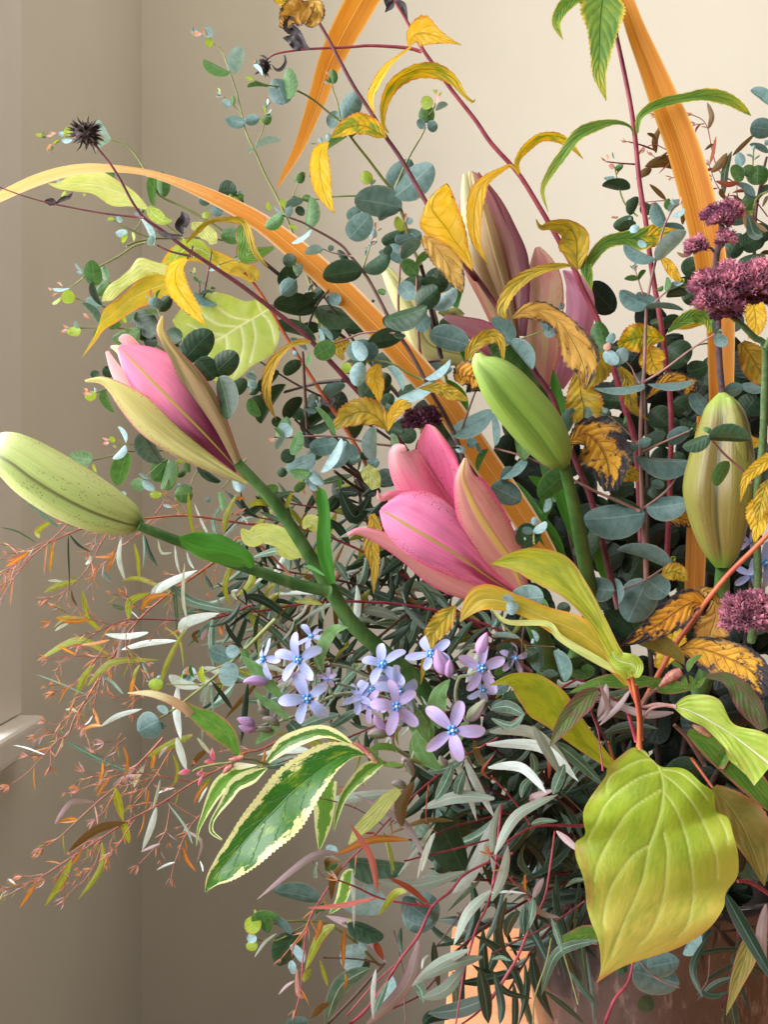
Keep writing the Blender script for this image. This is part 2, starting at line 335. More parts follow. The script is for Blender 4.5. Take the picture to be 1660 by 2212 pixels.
leaf_mat('w_dark', (38, 58, 46), vband=(34, 52, 40), edge=(84, 96, 72), edge_w=.15, mid=(90, 112, 84), midw=.06, rough=.45, tr=.12, bump=.2, var=.2)
leaf_mat('w_lime', (136, 146, 44), vband=(112, 130, 46), edge=(184, 120, 60), edge_w=.3, mid=(176, 182, 80), midw=.06, blotch=(120, 80, 40), bthr=.82, bscale=12, bedge=.05, rough=.5, tr=.4, bump=.2, var=.1)
leaf_mat('w_orange', (184, 112, 52), vband=(166, 122, 46), edge=(170, 76, 54), edge_w=.35, mid=(214, 160, 80), midw=.07, rough=.5, tr=.4, bump=.2, var=.12)
leaf_mat('w_pink', (176, 122, 108), vband=(190, 146, 136), tip=(172, 84, 62), edge=(176, 100, 84), rough=.55, tr=.35, bump=.2, var=.12)
leaf_mat('w_mauve', (156, 132, 136), vband=(142, 134, 130), edge=(150, 96, 104), edge_w=.25, mid=(176, 156, 154), midw=.06, rough=.5, tr=.2, bump=.2, var=.1)
leaf_mat('w_red', (152, 66, 52), vband=(128, 70, 44), edge=(166, 78, 62), edge_w=.3, mid=(176, 110, 72), rough=.5, tr=.25, bump=.2, var=.12)
leaf_mat('w_bronze', (104, 74, 36), vband=(88, 78, 38), edge=(132, 76, 40), edge_w=.3, mid=(132, 104, 56), rough=.5, tr=.2, bump=.2, var=.15)
leaf_mat('shade_fill', (24, 40, 30), vband=(20, 34, 26), edge=(38, 54, 42), edge_w=.1, vein=(66, 88, 68), nv=6, vs=.3, rough=.5, tr=.06, var=.25)  # leaf green darkened to paint in the shade deep inside the bunch
# petals
def pet(name, **k):
    k.setdefault('rough', .5); k.setdefault('tr', .3); k.setdefault('bump', .35); k.setdefault('fibre', .34); k.setdefault('var', 0); k.setdefault('asp', .6)
    leaf_mat(name, **k)
pet('p_pink_mid', base=(112, 44, 70), tip=(246, 150, 194), tipv=(.28, .74), edge=(236, 116, 172), edge_w=.25, mid=(186, 176, 84), midw=.045)
pet('p_pink_in', base=(196, 84, 124), tip=(250, 190, 204), tipv=(.2, .9), edge=(250, 210, 214), edge_w=.2)
pet('p_cream', base=(150, 146, 96), tip=(232, 232, 160), tipv=(.05, .9), vband=(206, 206, 146), edge=(210, 146, 146), edge_w=.2, speck=(110, 30, 60), spd=.0)
pet('p_peach', base=(136, 128, 84), tip=(222, 216, 116), tipv=(.6, 1.02), vband=(204, 178, 134), edge=(206, 110, 140), edge_w=.3, speck=(100, 30, 56), spd=.02)
pet('p_main', base=(160, 58, 104), tip=(248, 156, 204), tipv=(.15, .75), vband=(236, 130, 182), mid=(182, 168, 72), midw=.038, edge=(232, 110, 146), edge_w=.16, speck=(112, 14, 58), spd=-.04)
pet('p_low', base=(200, 138, 136), tip=(242, 150, 186), tipv=(.4, .95), vband=(220, 146, 152), edge=(218, 100, 140), edge_w=.3, speck=(112, 14, 58), spd=-.04)
pet('p_front', base=(196, 134, 126), tip=(240, 206, 160), tipv=(.75, 1.0), vband=(212, 144, 138), edge=(214, 86, 136), edge_w=.34, mid=(204, 176, 92), midw=.1, speck=(112, 14, 58), spd=-.04)
pet('p_back', base=(196, 56, 112), tip=(240, 128, 172), tipv=(.3, .95), edge=(246, 150, 160), edge_w=.2, speck=(122, 16, 66), spd=.14)
pet('p_pale', base=(220, 100, 140), tip=(228, 170, 172), tipv=(.35, .95), edge=(240, 140, 172), edge_w=.25, speck=(150, 60, 90), spd=.01)
pet('p_white', base=(238, 230, 190), tip=(250, 246, 224))
pet('p_lilac', base=(196, 120, 150), tip=(216, 160, 188), edge=(176, 96, 130), edge_w=.3, speck=(104, 20, 60), spd=.32)
pet('p_dusky', base=(196, 180, 130), tip=(226, 186, 176), tipv=(.15, .9), vband=(206, 138, 142), edge=(196, 96, 130), edge_w=.2, speck=(96, 20, 56), spd=-.1)
pet('p_mauve', base=(176, 104, 132), tip=(214, 158, 190), vband=(190, 120, 150), edge=(200, 120, 160), edge_w=.2)
pet('p_maroon', base=(124, 74, 88), tip=(160, 92, 98), vband=(146, 88, 108), edge=(150, 84, 84), edge_w=.25, speck=(70, 16, 42), spd=.1, tr=.15)
pet('p_maroon_light', base=(186, 142, 140), tip=(186, 116, 124), vband=(164, 112, 130), edge=(96, 46, 70), edge_w=.3, tr=.15)
pet('p_tan', base=(198, 172, 134), tip=(212, 212, 160), tipv=(.55, 1.0), vband=(172, 132, 100), edge=(182, 122, 104), edge_w=.25, mid=(198, 190, 128), midw=.06)
pet('p_tancream', base=(182, 150, 116), tip=(226, 226, 184), tipv=(.3, .8), edge=(198, 120, 106), edge_w=.3)
pet('t_blue', base=(160, 172, 228), tip=(198, 202, 240), vband=(170, 180, 232), edge=(190, 180, 230), edge_w=.3, fibre=.3, tr=.3, var=.06)
pet('t_lilac', base=(180, 166, 222), tip=(214, 190, 234), vband=(188, 176, 228), edge=(200, 160, 214), edge_w=.35, fibre=.3, tr=.3, var=.06)
pet('t_bud', base=(150, 130, 140), tip=(196, 160, 186), vband=(170, 140, 160), edge=(136, 140, 116), fibre=.3, tr=.15, rough=.7)
plain('t_corona', (70, 130, 196), (110, 170, 220), rough=.4, scale=300)
plain('t_eye', (210, 225, 240), rough=.4)
def bud_mat(name, ridge, face, groove, tipc, basec, speck=None, spd=0.2):
    q = NT(name); uv = q.n('UVMap').outputs[0]; sp = q.n('SeparateXYZ'); q.put(sp.inputs[0], uv); u, v = sp.outputs[0], sp.outputs[1]
    t = q.math('ABSOLUTE', q.math('SUBTRACT', q.math('FRACT', u), .5))     # .5 at the groove
    n = q.noise(q.comb(q.math('MULTIPLY', u, 14.0), q.math('MULTIPLY', v, 1.4)), 1.6, 4)
    n0 = q.noise(q.comb(u, v), 3.5, 3)
    c = q.mix(q.ss(q.math('ADD', t, q.math('MULTIPLY_ADD', n0, .3, -.15)), .1, .42), lin(ridge), lin(face)); c = q.mix(q.math('MULTIPLY', q.ss(t, .43, .5), .85), c, lin(groove))
    rib = q.math('SUBTRACT', 1.0, q.ss(t, .02, .05)); c = q.mix(q.math('MULTIPLY', rib, .35), c, lin(ridge))
    c = q.mix(q.math('MULTIPLY', q.ss(n, .4, .72), .4), c, q.mix(1.0, c, (.6, .56, .45), 'MULTIPLY'))
    c = q.mix(q.math('MULTIPLY', q.ss(v, .72, 1.0), .85), c, lin(tipc)); c = q.mix(q.ss(q.math('SUBTRACT', 1.0, v), .8, 1.0), c, lin(basec))
    if speck:
        vo = q.n('TexVoronoi'); q.put(vo.inputs['Vector'], q.comb(q.math('MULTIPLY', u, 1.0), q.math('MULTIPLY', v, 2.6))); vo.inputs['Scale'].default_value = 34
        rc = q.n('SeparateXYZ'); q.put(rc.inputs[0], vo.outputs['Color'])
        on = q.math('LESS_THAN', rc.outputs[0], q.math('MULTIPLY', q.ss(n0, .45, .62), spd))
        c = q.mix(q.math('MULTIPLY', q.math('MULTIPLY', on, q.math('SUBTRACT', 1.0, q.ss(vo.outputs['Distance'], .15, .4))), .8), c, lin(speck))
    bp = q.n('Bump'); bp.inputs['Strength'].default_value = .5; bp.inputs['Distance'].default_value = .001; q.put(bp.inputs['Height'], n)
    pr = q.n('BsdfPrincipled'); q.put(pr.inputs['Base Color'], c); pr.inputs['Roughness'].default_value = .42; q.put(pr.inputs['Normal'], bp.outputs[0])
    pr.inputs['Subsurface Weight'].default_value = .25; pr.inputs['Subsurface Scale'].default_value = .006; pr.inputs['Subsurface Radius'].default_value = (1, .8, .4)
    q.put(q.out.inputs[0], pr.outputs[0]); MATS[name] = q.m
bud_mat('bud_pale', (198, 212, 132), (172, 192, 112), (96, 92, 52), (228, 236, 190), (96, 136, 62), (84, 60, 44), .5)
bud_mat('bud_green', (136, 166, 74), (108, 138, 52), (84, 120, 44), (170, 196, 100), (96, 144, 48))
bud_mat('bud_tan', (134, 132, 62), (116, 102, 52), (60, 62, 28), (146, 172, 72), (90, 132, 40), (110, 76, 50), .4)
bud_mat('bud_back', (214, 214, 150), (190, 188, 122), (130, 136, 80), (222, 226, 170), (150, 160, 90))
bud_mat('bud_inner', (206, 116, 120), (176, 70, 104), (116, 40, 74), (248, 176, 190), (140, 104, 70))
plain('lily_stem', (52, 92, 40), (88, 124, 66), rough=.5, scale=90, bump=.35, stretch=(1, 1, .4))
plain('lily_stem_dark', (52, 90, 42), (74, 112, 52), rough=.45, scale=60, bump=.15)
plain('stem_red', (122, 44, 58), (146, 62, 72), rough=.5, scale=120, bump=.3)
plain('stem_maroon', (84, 34, 44), (112, 50, 58), rough=.5, scale=120, bump=.3)
plain('stem_orange', (180, 98, 58), (164, 72, 52), rough=.5, scale=60, bump=.3)
plain('stem_olive', (116, 124, 66), (136, 140, 84), rough=.55, scale=100, bump=.3)
plain('stem_brown', (90, 66, 62), (116, 84, 78), rough=.6, scale=120, bump=.4)
plain('stem_dark', (56, 42, 42), (78, 60, 54), rough=.6, scale=120, bump=.4)
plain('stem_pinkbrown', (156, 116, 110), (132, 98, 90), rough=.6, scale=120, bump=.4)
plain('stem_twig', (150, 78, 68), (172, 110, 78), rough=.55, scale=100, bump=.3)
plain('stem_crimson', (128, 42, 58), (156, 66, 78), rough=.5, scale=100, bump=.3)
plain('stem_fuzzy', (120, 134, 98), (140, 146, 112), rough=.9, scale=400, bump=1, sheen=.6)
plain('stem_purple', (88, 66, 74), (104, 84, 84), rough=.8, scale=300, bump=.8)
plain('stem_green', (74, 100, 58), (92, 116, 72), rough=.8, scale=300, bump=.8)
plain('floret', (110, 42, 72), (200, 120, 138), rough=.75, scale=110, bump=.5, tr=.15, sheen=.3)
plain('floret_dark', (66, 28, 48), (104, 52, 72), rough=.8, scale=160, bump=.5)
plain('seed_dry', (50, 40, 40), (84, 68, 64), rough=.85, scale=200, bump=1, dist=.002)
plain('bud_pink', (214, 170, 170), (176, 176, 110), rough=.5, scale=90, bump=.2, tr=.2)
plain('bud_scale', (160, 76, 84), (178, 140, 110), rough=.6, scale=300, bump=1)
# room
def wall_mat(name, col):
    q = NT(name); tc = q.n('TexCoord').outputs['Object']
    n1 = q.noise(tc, 2.2, 4); n2 = q.noise(tc, 90, 3); n3 = q.noise(tc, 400, 2)
    c = q.mix(q.ss(n1, .3, .7), lin(col), q.mix(1.0, lin(col), (.93, .925, .92), 'MULTIPLY'))
    vo = q.n('TexVoronoi'); q.put(vo.inputs['Vector'], tc); vo.inputs['Scale'].default_value = 9
    rc = q.n('SeparateXYZ'); q.put(rc.inputs[0], vo.outputs['Color'])
    sp = q.math('MULTIPLY', q.math('LESS_THAN', rc.outputs[0], .10), q.math('SUBTRACT', 1.0, q.ss(vo.outputs['Distance'], .02, .05)))
    c = q.mix(q.math('MULTIPLY', sp, .35), c, lin((110, 90, 80)))
    h = q.math('ADD', q.math('MULTIPLY', n2, .6), q.math('MULTIPLY', n3, .25))
    bp = q.n('Bump'); bp.inputs['Strength'].default_value = .25; bp.inputs['Distance'].default_value = .002; q.put(bp.inputs['Height'], h)
    pr = q.n('BsdfPrincipled'); q.put(pr.inputs['Base Color'], c); pr.inputs['Roughness'].default_value = .75; pr.inputs['Specular IOR Level'].default_value = .25
    q.put(pr.inputs['Normal'], bp.outputs[0]); q.put(q.out.inputs[0], pr.outputs[0]); MATS[name] = q.m
wall_mat('wall_paint', (221, 213, 197)); wall_mat('sill_paint', (228, 220, 210))
q = NT('table_wood'); tc = q.n('TexCoord').outputs['Object']; mp = q.n('Mapping'); q.put(mp.inputs[0], tc); mp.inputs['Scale'].default_value = (1, 1.6, 1)
n1 = q.noise(mp.outputs[0], 9, 6, None, .75); n2 = q.noise(mp.outputs[0], 46, 5)
c = q.mix(q.ss(n1, .35, .65), lin((228, 164, 118)), lin((210, 138, 92))); c = q.mix(q.math('MULTIPLY', q.ss(n2, .5, .7), .5), c, lin((200, 122, 76)))
pr = q.n('BsdfPrincipled'); q.put(pr.inputs['Base Color'], c); pr.inputs['Roughness'].default_value = .38; q.put(q.out.inputs[0], pr.outputs[0]); MATS['table_wood'] = q.m
q = NT('vase_glaze'); tc = q.n('TexCoord').outputs['Object']; mp = q.n('Mapping'); q.put(mp.inputs[0], tc); mp.inputs['Scale'].default_value = (3, 3, 1)
n1 = q.noise(mp.outputs[0], 8, 6); n2 = q.noise(mp.outputs[0], 40, 5)
c = q.mix(q.ss(n1, .35, .65), lin((72, 59, 58)), lin((32, 25, 26))); c = q.mix(q.math('MULTIPLY', q.ss(n2, .55, .7), .6), c, lin((134, 114, 108)))
pr = q.n('BsdfPrincipled'); q.put(pr.inputs['Base Color'], c); pr.inputs['Roughness'].default_value = .25; pr.inputs['Coat Weight'].default_value = .4
q.put(q.out.inputs[0], pr.outputs[0]); MATS['vase_glaze'] = q.m
plain('floor_dark', (70, 54, 44), (90, 70, 56), rough=.6, scale=8)
# ---------------------------------------------------------------- room
def box_mesh(x0, x1, y0, y1, z0, z1, bev=0):
    vs = [(x, y, z) for x in (x0, x1) for y in (y0, y1) for z in (z0, z1)]
    fs = [(0, 1, 3, 2), (4, 6, 7, 5), (0, 4, 5, 1), (2, 3, 7, 6), (0, 2, 6, 4), (1, 5, 7, 3)]
    me = mesh('block', vs, fs, None, False)
    if bev:
        import bmesh
        bm = bmesh.new(); bm.from_mesh(me); bmesh.ops.bevel(bm, geom=bm.edges[:], offset=bev, segments=3, affect='EDGES', profile=.6)
        bm.to_mesh(me); bm.free()
        for p in me.polygons: p.use_smooth = False
    return me
def struct(name, me, mat):
    o = link(name, me, None, MATS[mat]); o['kind'] = 'structure'; return o
XW = -.37; YB = 1.5
struct('back_wall', box_mesh(XW, 2.2, YB, YB+.15, 0, 2.7), 'wall_paint')
struct('left_wall', box_mesh(XW-.2, XW, .87, YB+.15, 0, 2.7), 'wall_paint')
wc = link('window_casing', box_mesh(XW+.0005, XW+.014, .872, .966, .862, 2.4, .003), None, MATS['sill_paint']); wc['kind'] = 'structure'
struct('left_wall_below_window', box_mesh(XW-.2, XW, -1.2, .868, 0, .83), 'wall_paint')
struct('left_wall_above_window', box_mesh(XW-.2, XW, -1.2, .868, 2.3, 2.7), 'wall_paint')
struct('floor', box_mesh(-1.2, 4, -4, YB+.15, -.1, 0), 'floor_dark')
sl = link('window_sill', box_mesh(XW+.0005, XW+.037, -1.2, .968, .832, .861, .006), None, MATS['sill_paint']); sl['kind'] = 'structure'
tb = thing('table', 'small orange wooden table under the flower vase', 'table', (.3, .5, 0))
link('table_top', box_mesh(.026, .95, .12, .76, .70, .73, .004), tb, MATS['table_wood'])
for x in (.05, .86):
    for y in (.16, .7): link('leg', box_mesh(x, x+.04, y, y+.04, .001, .70), tb, MATS['table_wood'])
tb.rotation_euler = (0, 0, radians(-6)); tb.location.y += .0
def lathe(prof, cx, cy, seg=64):
    vs, fs = [], []
    for r, z in prof:
        for k in range(seg): vs.append((cx+r*cos(2*pi*k/seg), cy+r*sin(2*pi*k/seg), z))
    for i in range(len(prof)-1):
        for k in range(seg): fs.append((i*seg+k, i*seg+(k+1) % seg, (i+1)*seg+(k+1) % seg, (i+1)*seg+k))
    return mesh('lathe', vs, fs)
VX, VY = .175, .615
vz = thing('vase', 'wide brown and pink glazed vase holding the flowers', 'vase', (VX, VY, .73))
link('vase_body', lathe([(0, .732), (.07, .732), (.078, .737), (.082, .76), (.086, .80), (.088, .835), (.09, .845), (.088, .848), (.084, .842), (.08, .80), (.074, .75), (0, .742)], VX, VY), vz, MATS['vase_glaze'])
# ---------------------------------------------------------------- plants
class Plant:
    def __init__(s, name, label, cat, d, group=None, at=None):
        s.d = d if isinstance(d, tuple) else (d, d); s.paths = []; s.root = None
        s.a = (name, label, cat); s.g = group; s.at = at
    def ensure(s, p):
        if s.root is None: s.root = thing(*s.a, loc=tuple(P(*(s.at or p))), group=s.g)
    def stem(s, path, w0, w1, mat, d=None, name='stem', bow=0, **kw):
        d = d or s.d; pp = path3(path, d[0], d[1], bow); s.ensure(pp[-1]); k = sc()
        m = tube_mesh(pp, w0*k*MP(d[0])/2, w1*k*MP(d[1])/2, **kw); s.paths.append(cr(pp, 24)); return link(name, m, s.root, MATS[mat])
    def twig(s, path, w, mat, name='twig', w1=None, dz=0, **kw):
        p = pts(path); d = s.near(p[0])+dz; d2 = s.near(p[-1])+dz; p = [tuple(x[:2]) for x in p]
        o = s.stem(p, w, w1 or w*.6, mat, (d, (d+d2)/2 if len(s.paths) else d), name, **kw)
        if s.a[0] == 'eucalyptus_branch' and w <= 16:      # a tuft of unopened leaves at the shoot's end
            a, b = max((p[0], p[1]), (p[-1], p[-2]), key=lambda ab: s.far(ab[0])); s.tuft(a, b)
        return o
    def far(s, p):
        return min([(x[0]-p[0])**2+(x[1]-p[1])**2 for q in s.paths[:-1] for x in q] or [0])
    def tuft(s, a, b, n=5, size=17):
        an = math.atan2(a[1]-b[1], a[0]-b[0]); d = s.near(a)
        for i in range(n):
            t = an+random.uniform(-.9, .9); L = size*random.uniform(.45, 1.1); st = random.uniform(0, 9); x, y = a[0]+cos(an)*st, a[1]+sin(an)*st
            place_leaf((x, y), (x+cos(t)*L, y+sin(t)*L), L*random.uniform(.2, .55), d, 'e_'+random.choice('bsyypbgg'), s.root, random.choice(('oval', 'lance')), pitch=random.uniform(-.6, .6))
    def near(s, p):
        b = (1e9, s.d[0])
        for q in s.paths:
            for x in q:
                e = (x[0]-p[0])**2+(x[1]-p[1])**2
                if e < b[0]: b = (e, x[2])
        return b[1]
    def leaves(s, txt, pre='e_', kind=None, dz=0):
        for rec in txt.split(';'):
            t = rec.split()
            if len(t) < 4: continue
            b, e = pts(t[0]+' '+t[1]); w = float(t[2])*sc(); c = t[3]
            z = dz + (float(c[1:])/100 if len(c) > 1 else 0); L = math.hypot(b[0]-e[0], b[1]-e[1])
            kd = kind or ('round' if w/max(L, 1) > .8 else 'oval'); d = s.near(b)+z-random.uniform(0, .004); s.ensure((b[0], b[1], d))
            place_leaf(b, e, w, d, pre+c[0], s.root, kd)
            if w > 20 and L > 20 and pre == 'e_' and c[0] in 'bgks': pass
    def blades(s, txt, pre='w_', dz=0):
        """authored narrow leaves: name-code width point point point [...]"""
        for rec in txt.split(';'):
            t = rec.split()
            if len(t) < 3: continue
            i = next(j for j, x in enumerate(t) if not (x[0].isalpha() and not x[1:2].isdigit()) ) if False else 0
            mat, w = t[0], float(t[1]); p = pts(' '.join(t[2:])); d = s.near(p[0])+dz-random.uniform(0, .008); s.ensure((*p[0], d)); k = sc()
            ww = [x*w*.84/2*k for x in (.2, .7, 1, .95, .66, .05)]
            d1 = d+random.uniform(-.02, .015)
            link('leaf', ribbon_mesh(path3(p, d, d1), ww, ww, m=4, n=16, cup=.16, roll=random.uniform(-.3, .3), twist=random.uniform(-.6, .6)), s.root, MATS[pre+mat])
    def tip(s, x, y, ang, size, codes='pyo', n=5, pre='w_', dz=0):
        """a tuft of tiny unopened leaves at a shoot's end; ang in degrees in the picture (0 right, 90 up)"""
        d = s.near((x, y))+dz
        for i in range(n):
            a = radians(ang+random.uniform(-38, 38)); L = size*random.uniform(.5, 1.1)
            place_leaf((x, y), (x+cos(a)*L, y-sin(a)*L), L*random.uniform(.09, .17), d, pre+random.choice(codes), s.root, 'lance', pitch=random.uniform(-.5, .5))
def wiggle(p, q, d0, d1, sag=0, n=4, amp=0):
    out = []
    for i in range(n+1):
        t = i/n; out.append((p[0]+(q[0]-p[0])*t+random.uniform(-amp, amp)*(0 < i < n), p[1]+(q[1]-p[1])*t+sag*sin(pi*t)+random.uniform(-amp, amp)*(0 < i < n), d0+(d1-d0)*t))
    return out
WK = dict(s='w_silver', g='w_green', a='w_sage', k='w_dark', l='w_lime', o='w_orange', p='w_pink', m='w_mauve', r='w_red', z='w_bronze')
for k_, v_ in WK.items(): MATS['w_'+k_] = MATS[v_]
GE = 'round leaved eucalyptus branches in the arrangement'
GW = 'narrow leaved eucalyptus branches with red twigs'
GH = 'dark red stems with yellowing toothed leaves'
def euc(label, d): return Plant('eucalyptus_branch', label, 'eucalyptus branch', d, GE)

# --- eucalyptus, upper left sprig
e = euc('slender upright eucalyptus shoot reaching highest at upper left, small paired leaves', (.53, .56))
e.stem('A1440,295 1500,350 1545,470 1590,600 1625,740 1660,890 B60,1020 130,1180 200,1310 260,1440 310,1560 340,1660 E400,160 455,335 500,560', 7, 22, 'stem_olive')
e.twig('A1640,790 1575,710 1505,650', 9, 'stem_olive'); e.twig('B65,985 105,900 125,830 135,740', 10, 'stem_olive'); e.twig('A1440,290 1380,235 1340,225', 9, 'stem_olive')
e.leaves('A1555,490 1375,400 62 g-.5; 1565,490 1640,318 112 s; 1440,292 1385,285 62 y; 1410,255 1400,178 64 s; 1360,230 1315,220 30 p; 1395,240 1375,190 20 p; 1655,830 1522,800 92 b; 1560,715 1493,690 52 b; 1572,712 1565,643 28 g; 1505,655 1500,640 14 p;B-8,820 90,795 76 b; 130,842 160,768 62 g; 112,838 95,800 18 y; 135,770 125,722 16 y; 140,770 170,735 10 s; 150,790 190,785 10 s; 65,1002 240,952 42 s; 62,1002 14,1040 26 s')
# --- behind the seed head
e = euc('eucalyptus branch whose tip curves left behind the dark spiky seed head', (.55, .60))
e.stem('A480,915 560,925 750,945 860,990 930,1070 990,1170 1050,1270 1090,1330 1240,1400 1400,1490 1500,1560 E40,50 250,215 545,560 690,650 900,860 1100,1100 1400,1600', 8, 26, 'stem_olive', d=(.55, .60))
e.twig('A440,920 380,900 310,905', 9, 'stem_olive'); e.twig('A440,930 400,950 365,975', 8, 'stem_olive')
e.leaves('A480,905 435,870 78 y; 485,948 415,942 34 s; 740,940 668,808 44 s; 745,948 628,1030 34 s; 430,905 395,905 34 s; 360,910 305,905 18 p; 400,945 362,975 16 y; 380,900 345,885 16 p; 1050,1165 1040,1390 78 g; 1095,1335 1080,1155 104 g.6; 560,1265 600,1135 135 b.8; 770,1190 690,1140 70 g.7; 430,1230 380,1215 26 s; 470,1220 430,1180 22 s; 500,1200 490,1165 18 y; 440,1290 420,1330 30 y; 560,1310 575,1320 22 y')
# --- yellow green sprigs low left of A
e = euc('eucalyptus side shoot with small white leaves under the pale yellow dogwood leaf', (.54, .57))
e.stem('A740,1475 800,1510 900,1560 1000,1600 1080,1610 1250,1608 1400,1605 1600,1640', 7, 16, 'stem_olive')
e.stem('A850,1660 930,1630 1060,1610', 16, 14, 'stem_olive', d=(.54, .55)); e.twig('A900,1560 940,1510 960,1450', 9, 'stem_olive')
e.leaves('A820,1500 785,1460 40 s; 860,1570 778,1575 58 s; 770,1480 725,1485 26 y; 860,1590 825,1640 32 y; 890,1570 905,1625 22 y; 950,1480 1035,1660 34 s; 960,1450 905,1440 36 s; 1010,1660 1030,1590 50 s; 1425,1565 1460,1605 40 y')
e.leaves('A1420,1330 1340,1360 90 b; 1500,1440 1425,1390 90 b; 1475,1290 1600,1290 140 k; 1570,1330 1620,1400 60 y-.3; 1610,1290 1640,1320 34 s; 1560,1340 1560,1270 50 y; 1590,1370 1640,1310 55 g; 1380,1430 1400,1470 60 y; 1640,1340 1590,1390 60 g; 1490,1590 1640,1600 120 g; 1450,1610 1420,1560 34 b')
# --- big paired leaves, centre top
e = euc('eucalyptus branch with two large blue green leaf pairs at top centre', (.49, .60))
e.stem('B60,545 150,575 230,585 340,610 450,670 560,760 640,820 720,940 830,1080 920,1200 1005,1310 1050,1420 E1120,0 1190,150 1260,430 1325,770 1400,1100', 9, 26, 'stem_olive')
e.twig('B640,812 620,700 590,610 580,560', 14, 'stem_olive'); e.twig('B1005,1290 1060,1150 1120,1030 1180,930 1215,860', 17, 'stem_olive'); e.twig('B1215,800 1270,735 1285,660', 12, 'stem_olive')
e.twig('B1005,1340 900,1330 740,1322 590,1328 470,1345 380,1340', 15, 'stem_olive'); e.twig('B300,1370 330,1290 355,1225', 9, 'stem_olive'); e.twig('B870,1270 845,1240', 9, 'stem_olive'); e.twig('B110,500 80,460', 9, 'stem_olive')
e.leaves('B290,670 285,460 112 g-.4; 200,530 265,702 158 b.5; 45,540 0,520 36 y; 150,588 12,592 30 g; 115,515 50,445 20 s; 590,566 585,468 62 g; 568,568 522,545 14 s; 560,500 540,475 14 p; 655,808 760,622 150 b.6; 625,820 548,790 120 b.9; 750,870 535,1016 62 g-.3; 700,925 760,880 40 g; 565,950 555,900 42 s; 510,960 500,925 34 s; 515,1000 540,975 40 s; 480,967 440,965 12 g')
e.leaves('B1010,1325 1265,1112 215 b-.2; 985,1280 1120,1078 190 b.4; 1055,1400 735,1345 225 b-.3; 1055,1400 900,1490 80 b; 1205,868 1165,805 60 b; 1230,868 1292,835 80 b; 1215,830 1235,700 112 g; 1240,735 1205,650 84 e; 1283,742 1366,708 48 s; 1285,700 1290,625 26 p; 415,1548 435,1330 106 g; 230,1345 320,1392 48 y; 440,1340 380,1335 50 g; 830,1242 800,1152 82 y; 842,1245 876,1212 32 s; 355,1235 390,1160 64 g; 340,1230 320,1205 16 s'.replace(' e;', ' y;'))
e.leaves('B700,1610 840,1450 172 b; 690,1480 770,1400 90 b.6; 920,1640 1060,1560 110 k; 1010,1640 1190,1580 150 b; 860,1610 865,1540 55 s; 800,1620 785,1570 50 s; 1060,1560 1025,1460 66 y; 1080,1500 1130,1480 50 s; 1075,1590 1150,1610 44 s; 1075,1500 1075,1440 22 p; 880,1540 880,1500 18 p; 895,1560 920,1545 10 s')
e.twig('B830,1660 860,1600 880,1530', 9, 'stem_pinkbrown'); e.twig('B1062,1660 1065,1560 1072,1450', 12, 'stem_pinkbrown')
# --- central brown stem
e = euc('long brown stemmed eucalyptus branch crossing the orange strap leaf at the centre', (.475, .52))
e.stem('B240,1450 380,1500 450,1540 560,1600 650,1660 E700,60 790,170 870,300 1000,550 1100,700 1200,880 1260,1000 1350,1150 1440,1350 1500,1560', 12, 34, 'stem_brown')
e.twig('E1010,590 900,580 780,590 690,625 595,660', 18, 'stem_pinkbrown', dz=-.004); e.twig('E1200,905 1100,860 1000,800 900,775 790,778', 18, 'stem_olive', dz=-.006); e.twig('E1440,1300 1480,1180 1560,960', 20, 'stem_brown'); e.twig('E790,160 820,60 840,0', 14, 'stem_olive')
e.twig('E720,70 600,50 520,20', 12, 'stem_pinkbrown')
e.leaves('B130,1535 248,1440 92 g; 160,1420 150,1365 40 y; 275,1465 312,1395 52 s; 440,1552 308,1640 40 s; 290,1530 350,1545 34 y; 340,1400 395,1450 60 k; 150,1470 120,1475 26 p; 250,1440 200,1390 16 s; 270,1400 390,1350 66 b.6')
e.leaves('E785,165 520,210 168 k-.3; 800,172 965,42 112 k; 1005,540 930,482 90 k; 935,500 1225,410 158 k-.4; 1062,615 820,670 128 k; 1000,590 1080,610 44 k; 600,662 468,745 134 g-.3; 585,642 500,552 44 b; 790,785 790,630 222 b; 800,772 725,645 104 s-.3; 785,785 745,945 116 s-.5; 715,820 645,825 76 y; 700,830 720,790 30 p; 1210,895 1380,765 42 s; 1270,905 1010,1045 84 s-.4; 1062,980 955,818 48 b; 1380,1270 1660,1110 140 b.3; 1450,1350 1470,1400 50 s; 640,90 680,60 120 k.6; 520,20 400,50 70 s; 560,30 590,0 40 b; 980,0 940,60 60 k')
# --- vertical stems centre right
e = euc('upright eucalyptus stems with dark overlapping leaves left of the back lily', (.51, .54))
e.stem('E1050,0 1045,100 1035,250 1030,390 1040,600', 14, 20, 'stem_pinkbrown'); e.stem('E1160,170 1155,280 1160,500 1175,700 1210,890', 16, 24, 'stem_pinkbrown')
e.leaves('E1045,75 1185,-20 95 b; 1050,85 975,-10 90 b; 1065,122 898,45 68 b; 1160,195 1060,95 112 g; 1150,120 1250,50 62 g; 1255,310 1320,145 175 k; 1180,240 1320,270 80 k; 1160,400 1300,280 165 k-.2; 1040,250 1140,355 120 b; 1260,420 1420,280 96 s.4; 1165,450 1215,580 120 b; 1240,600 1512,670 178 b-.3; 1200,775 1395,835 92 b.3; 945,320 890,300 46 g; 1260,380 1170,330 90 k')
e.leaves('F120,592 8,430 108 b-.8; 108,575 250,740 106 b-.8; 320,535 273,412 36 b-.8; 340,480 360,550 70 b-.5; 20,600 70,660 80 g; 60,640 0,600 60 g; 440,470 370,455 18 s; 395,420 420,375 14 s')
e.twig('F40,620 110,590 200,550 290,515 370,450 415,385', 12, 'stem_olive', dz=-.008)
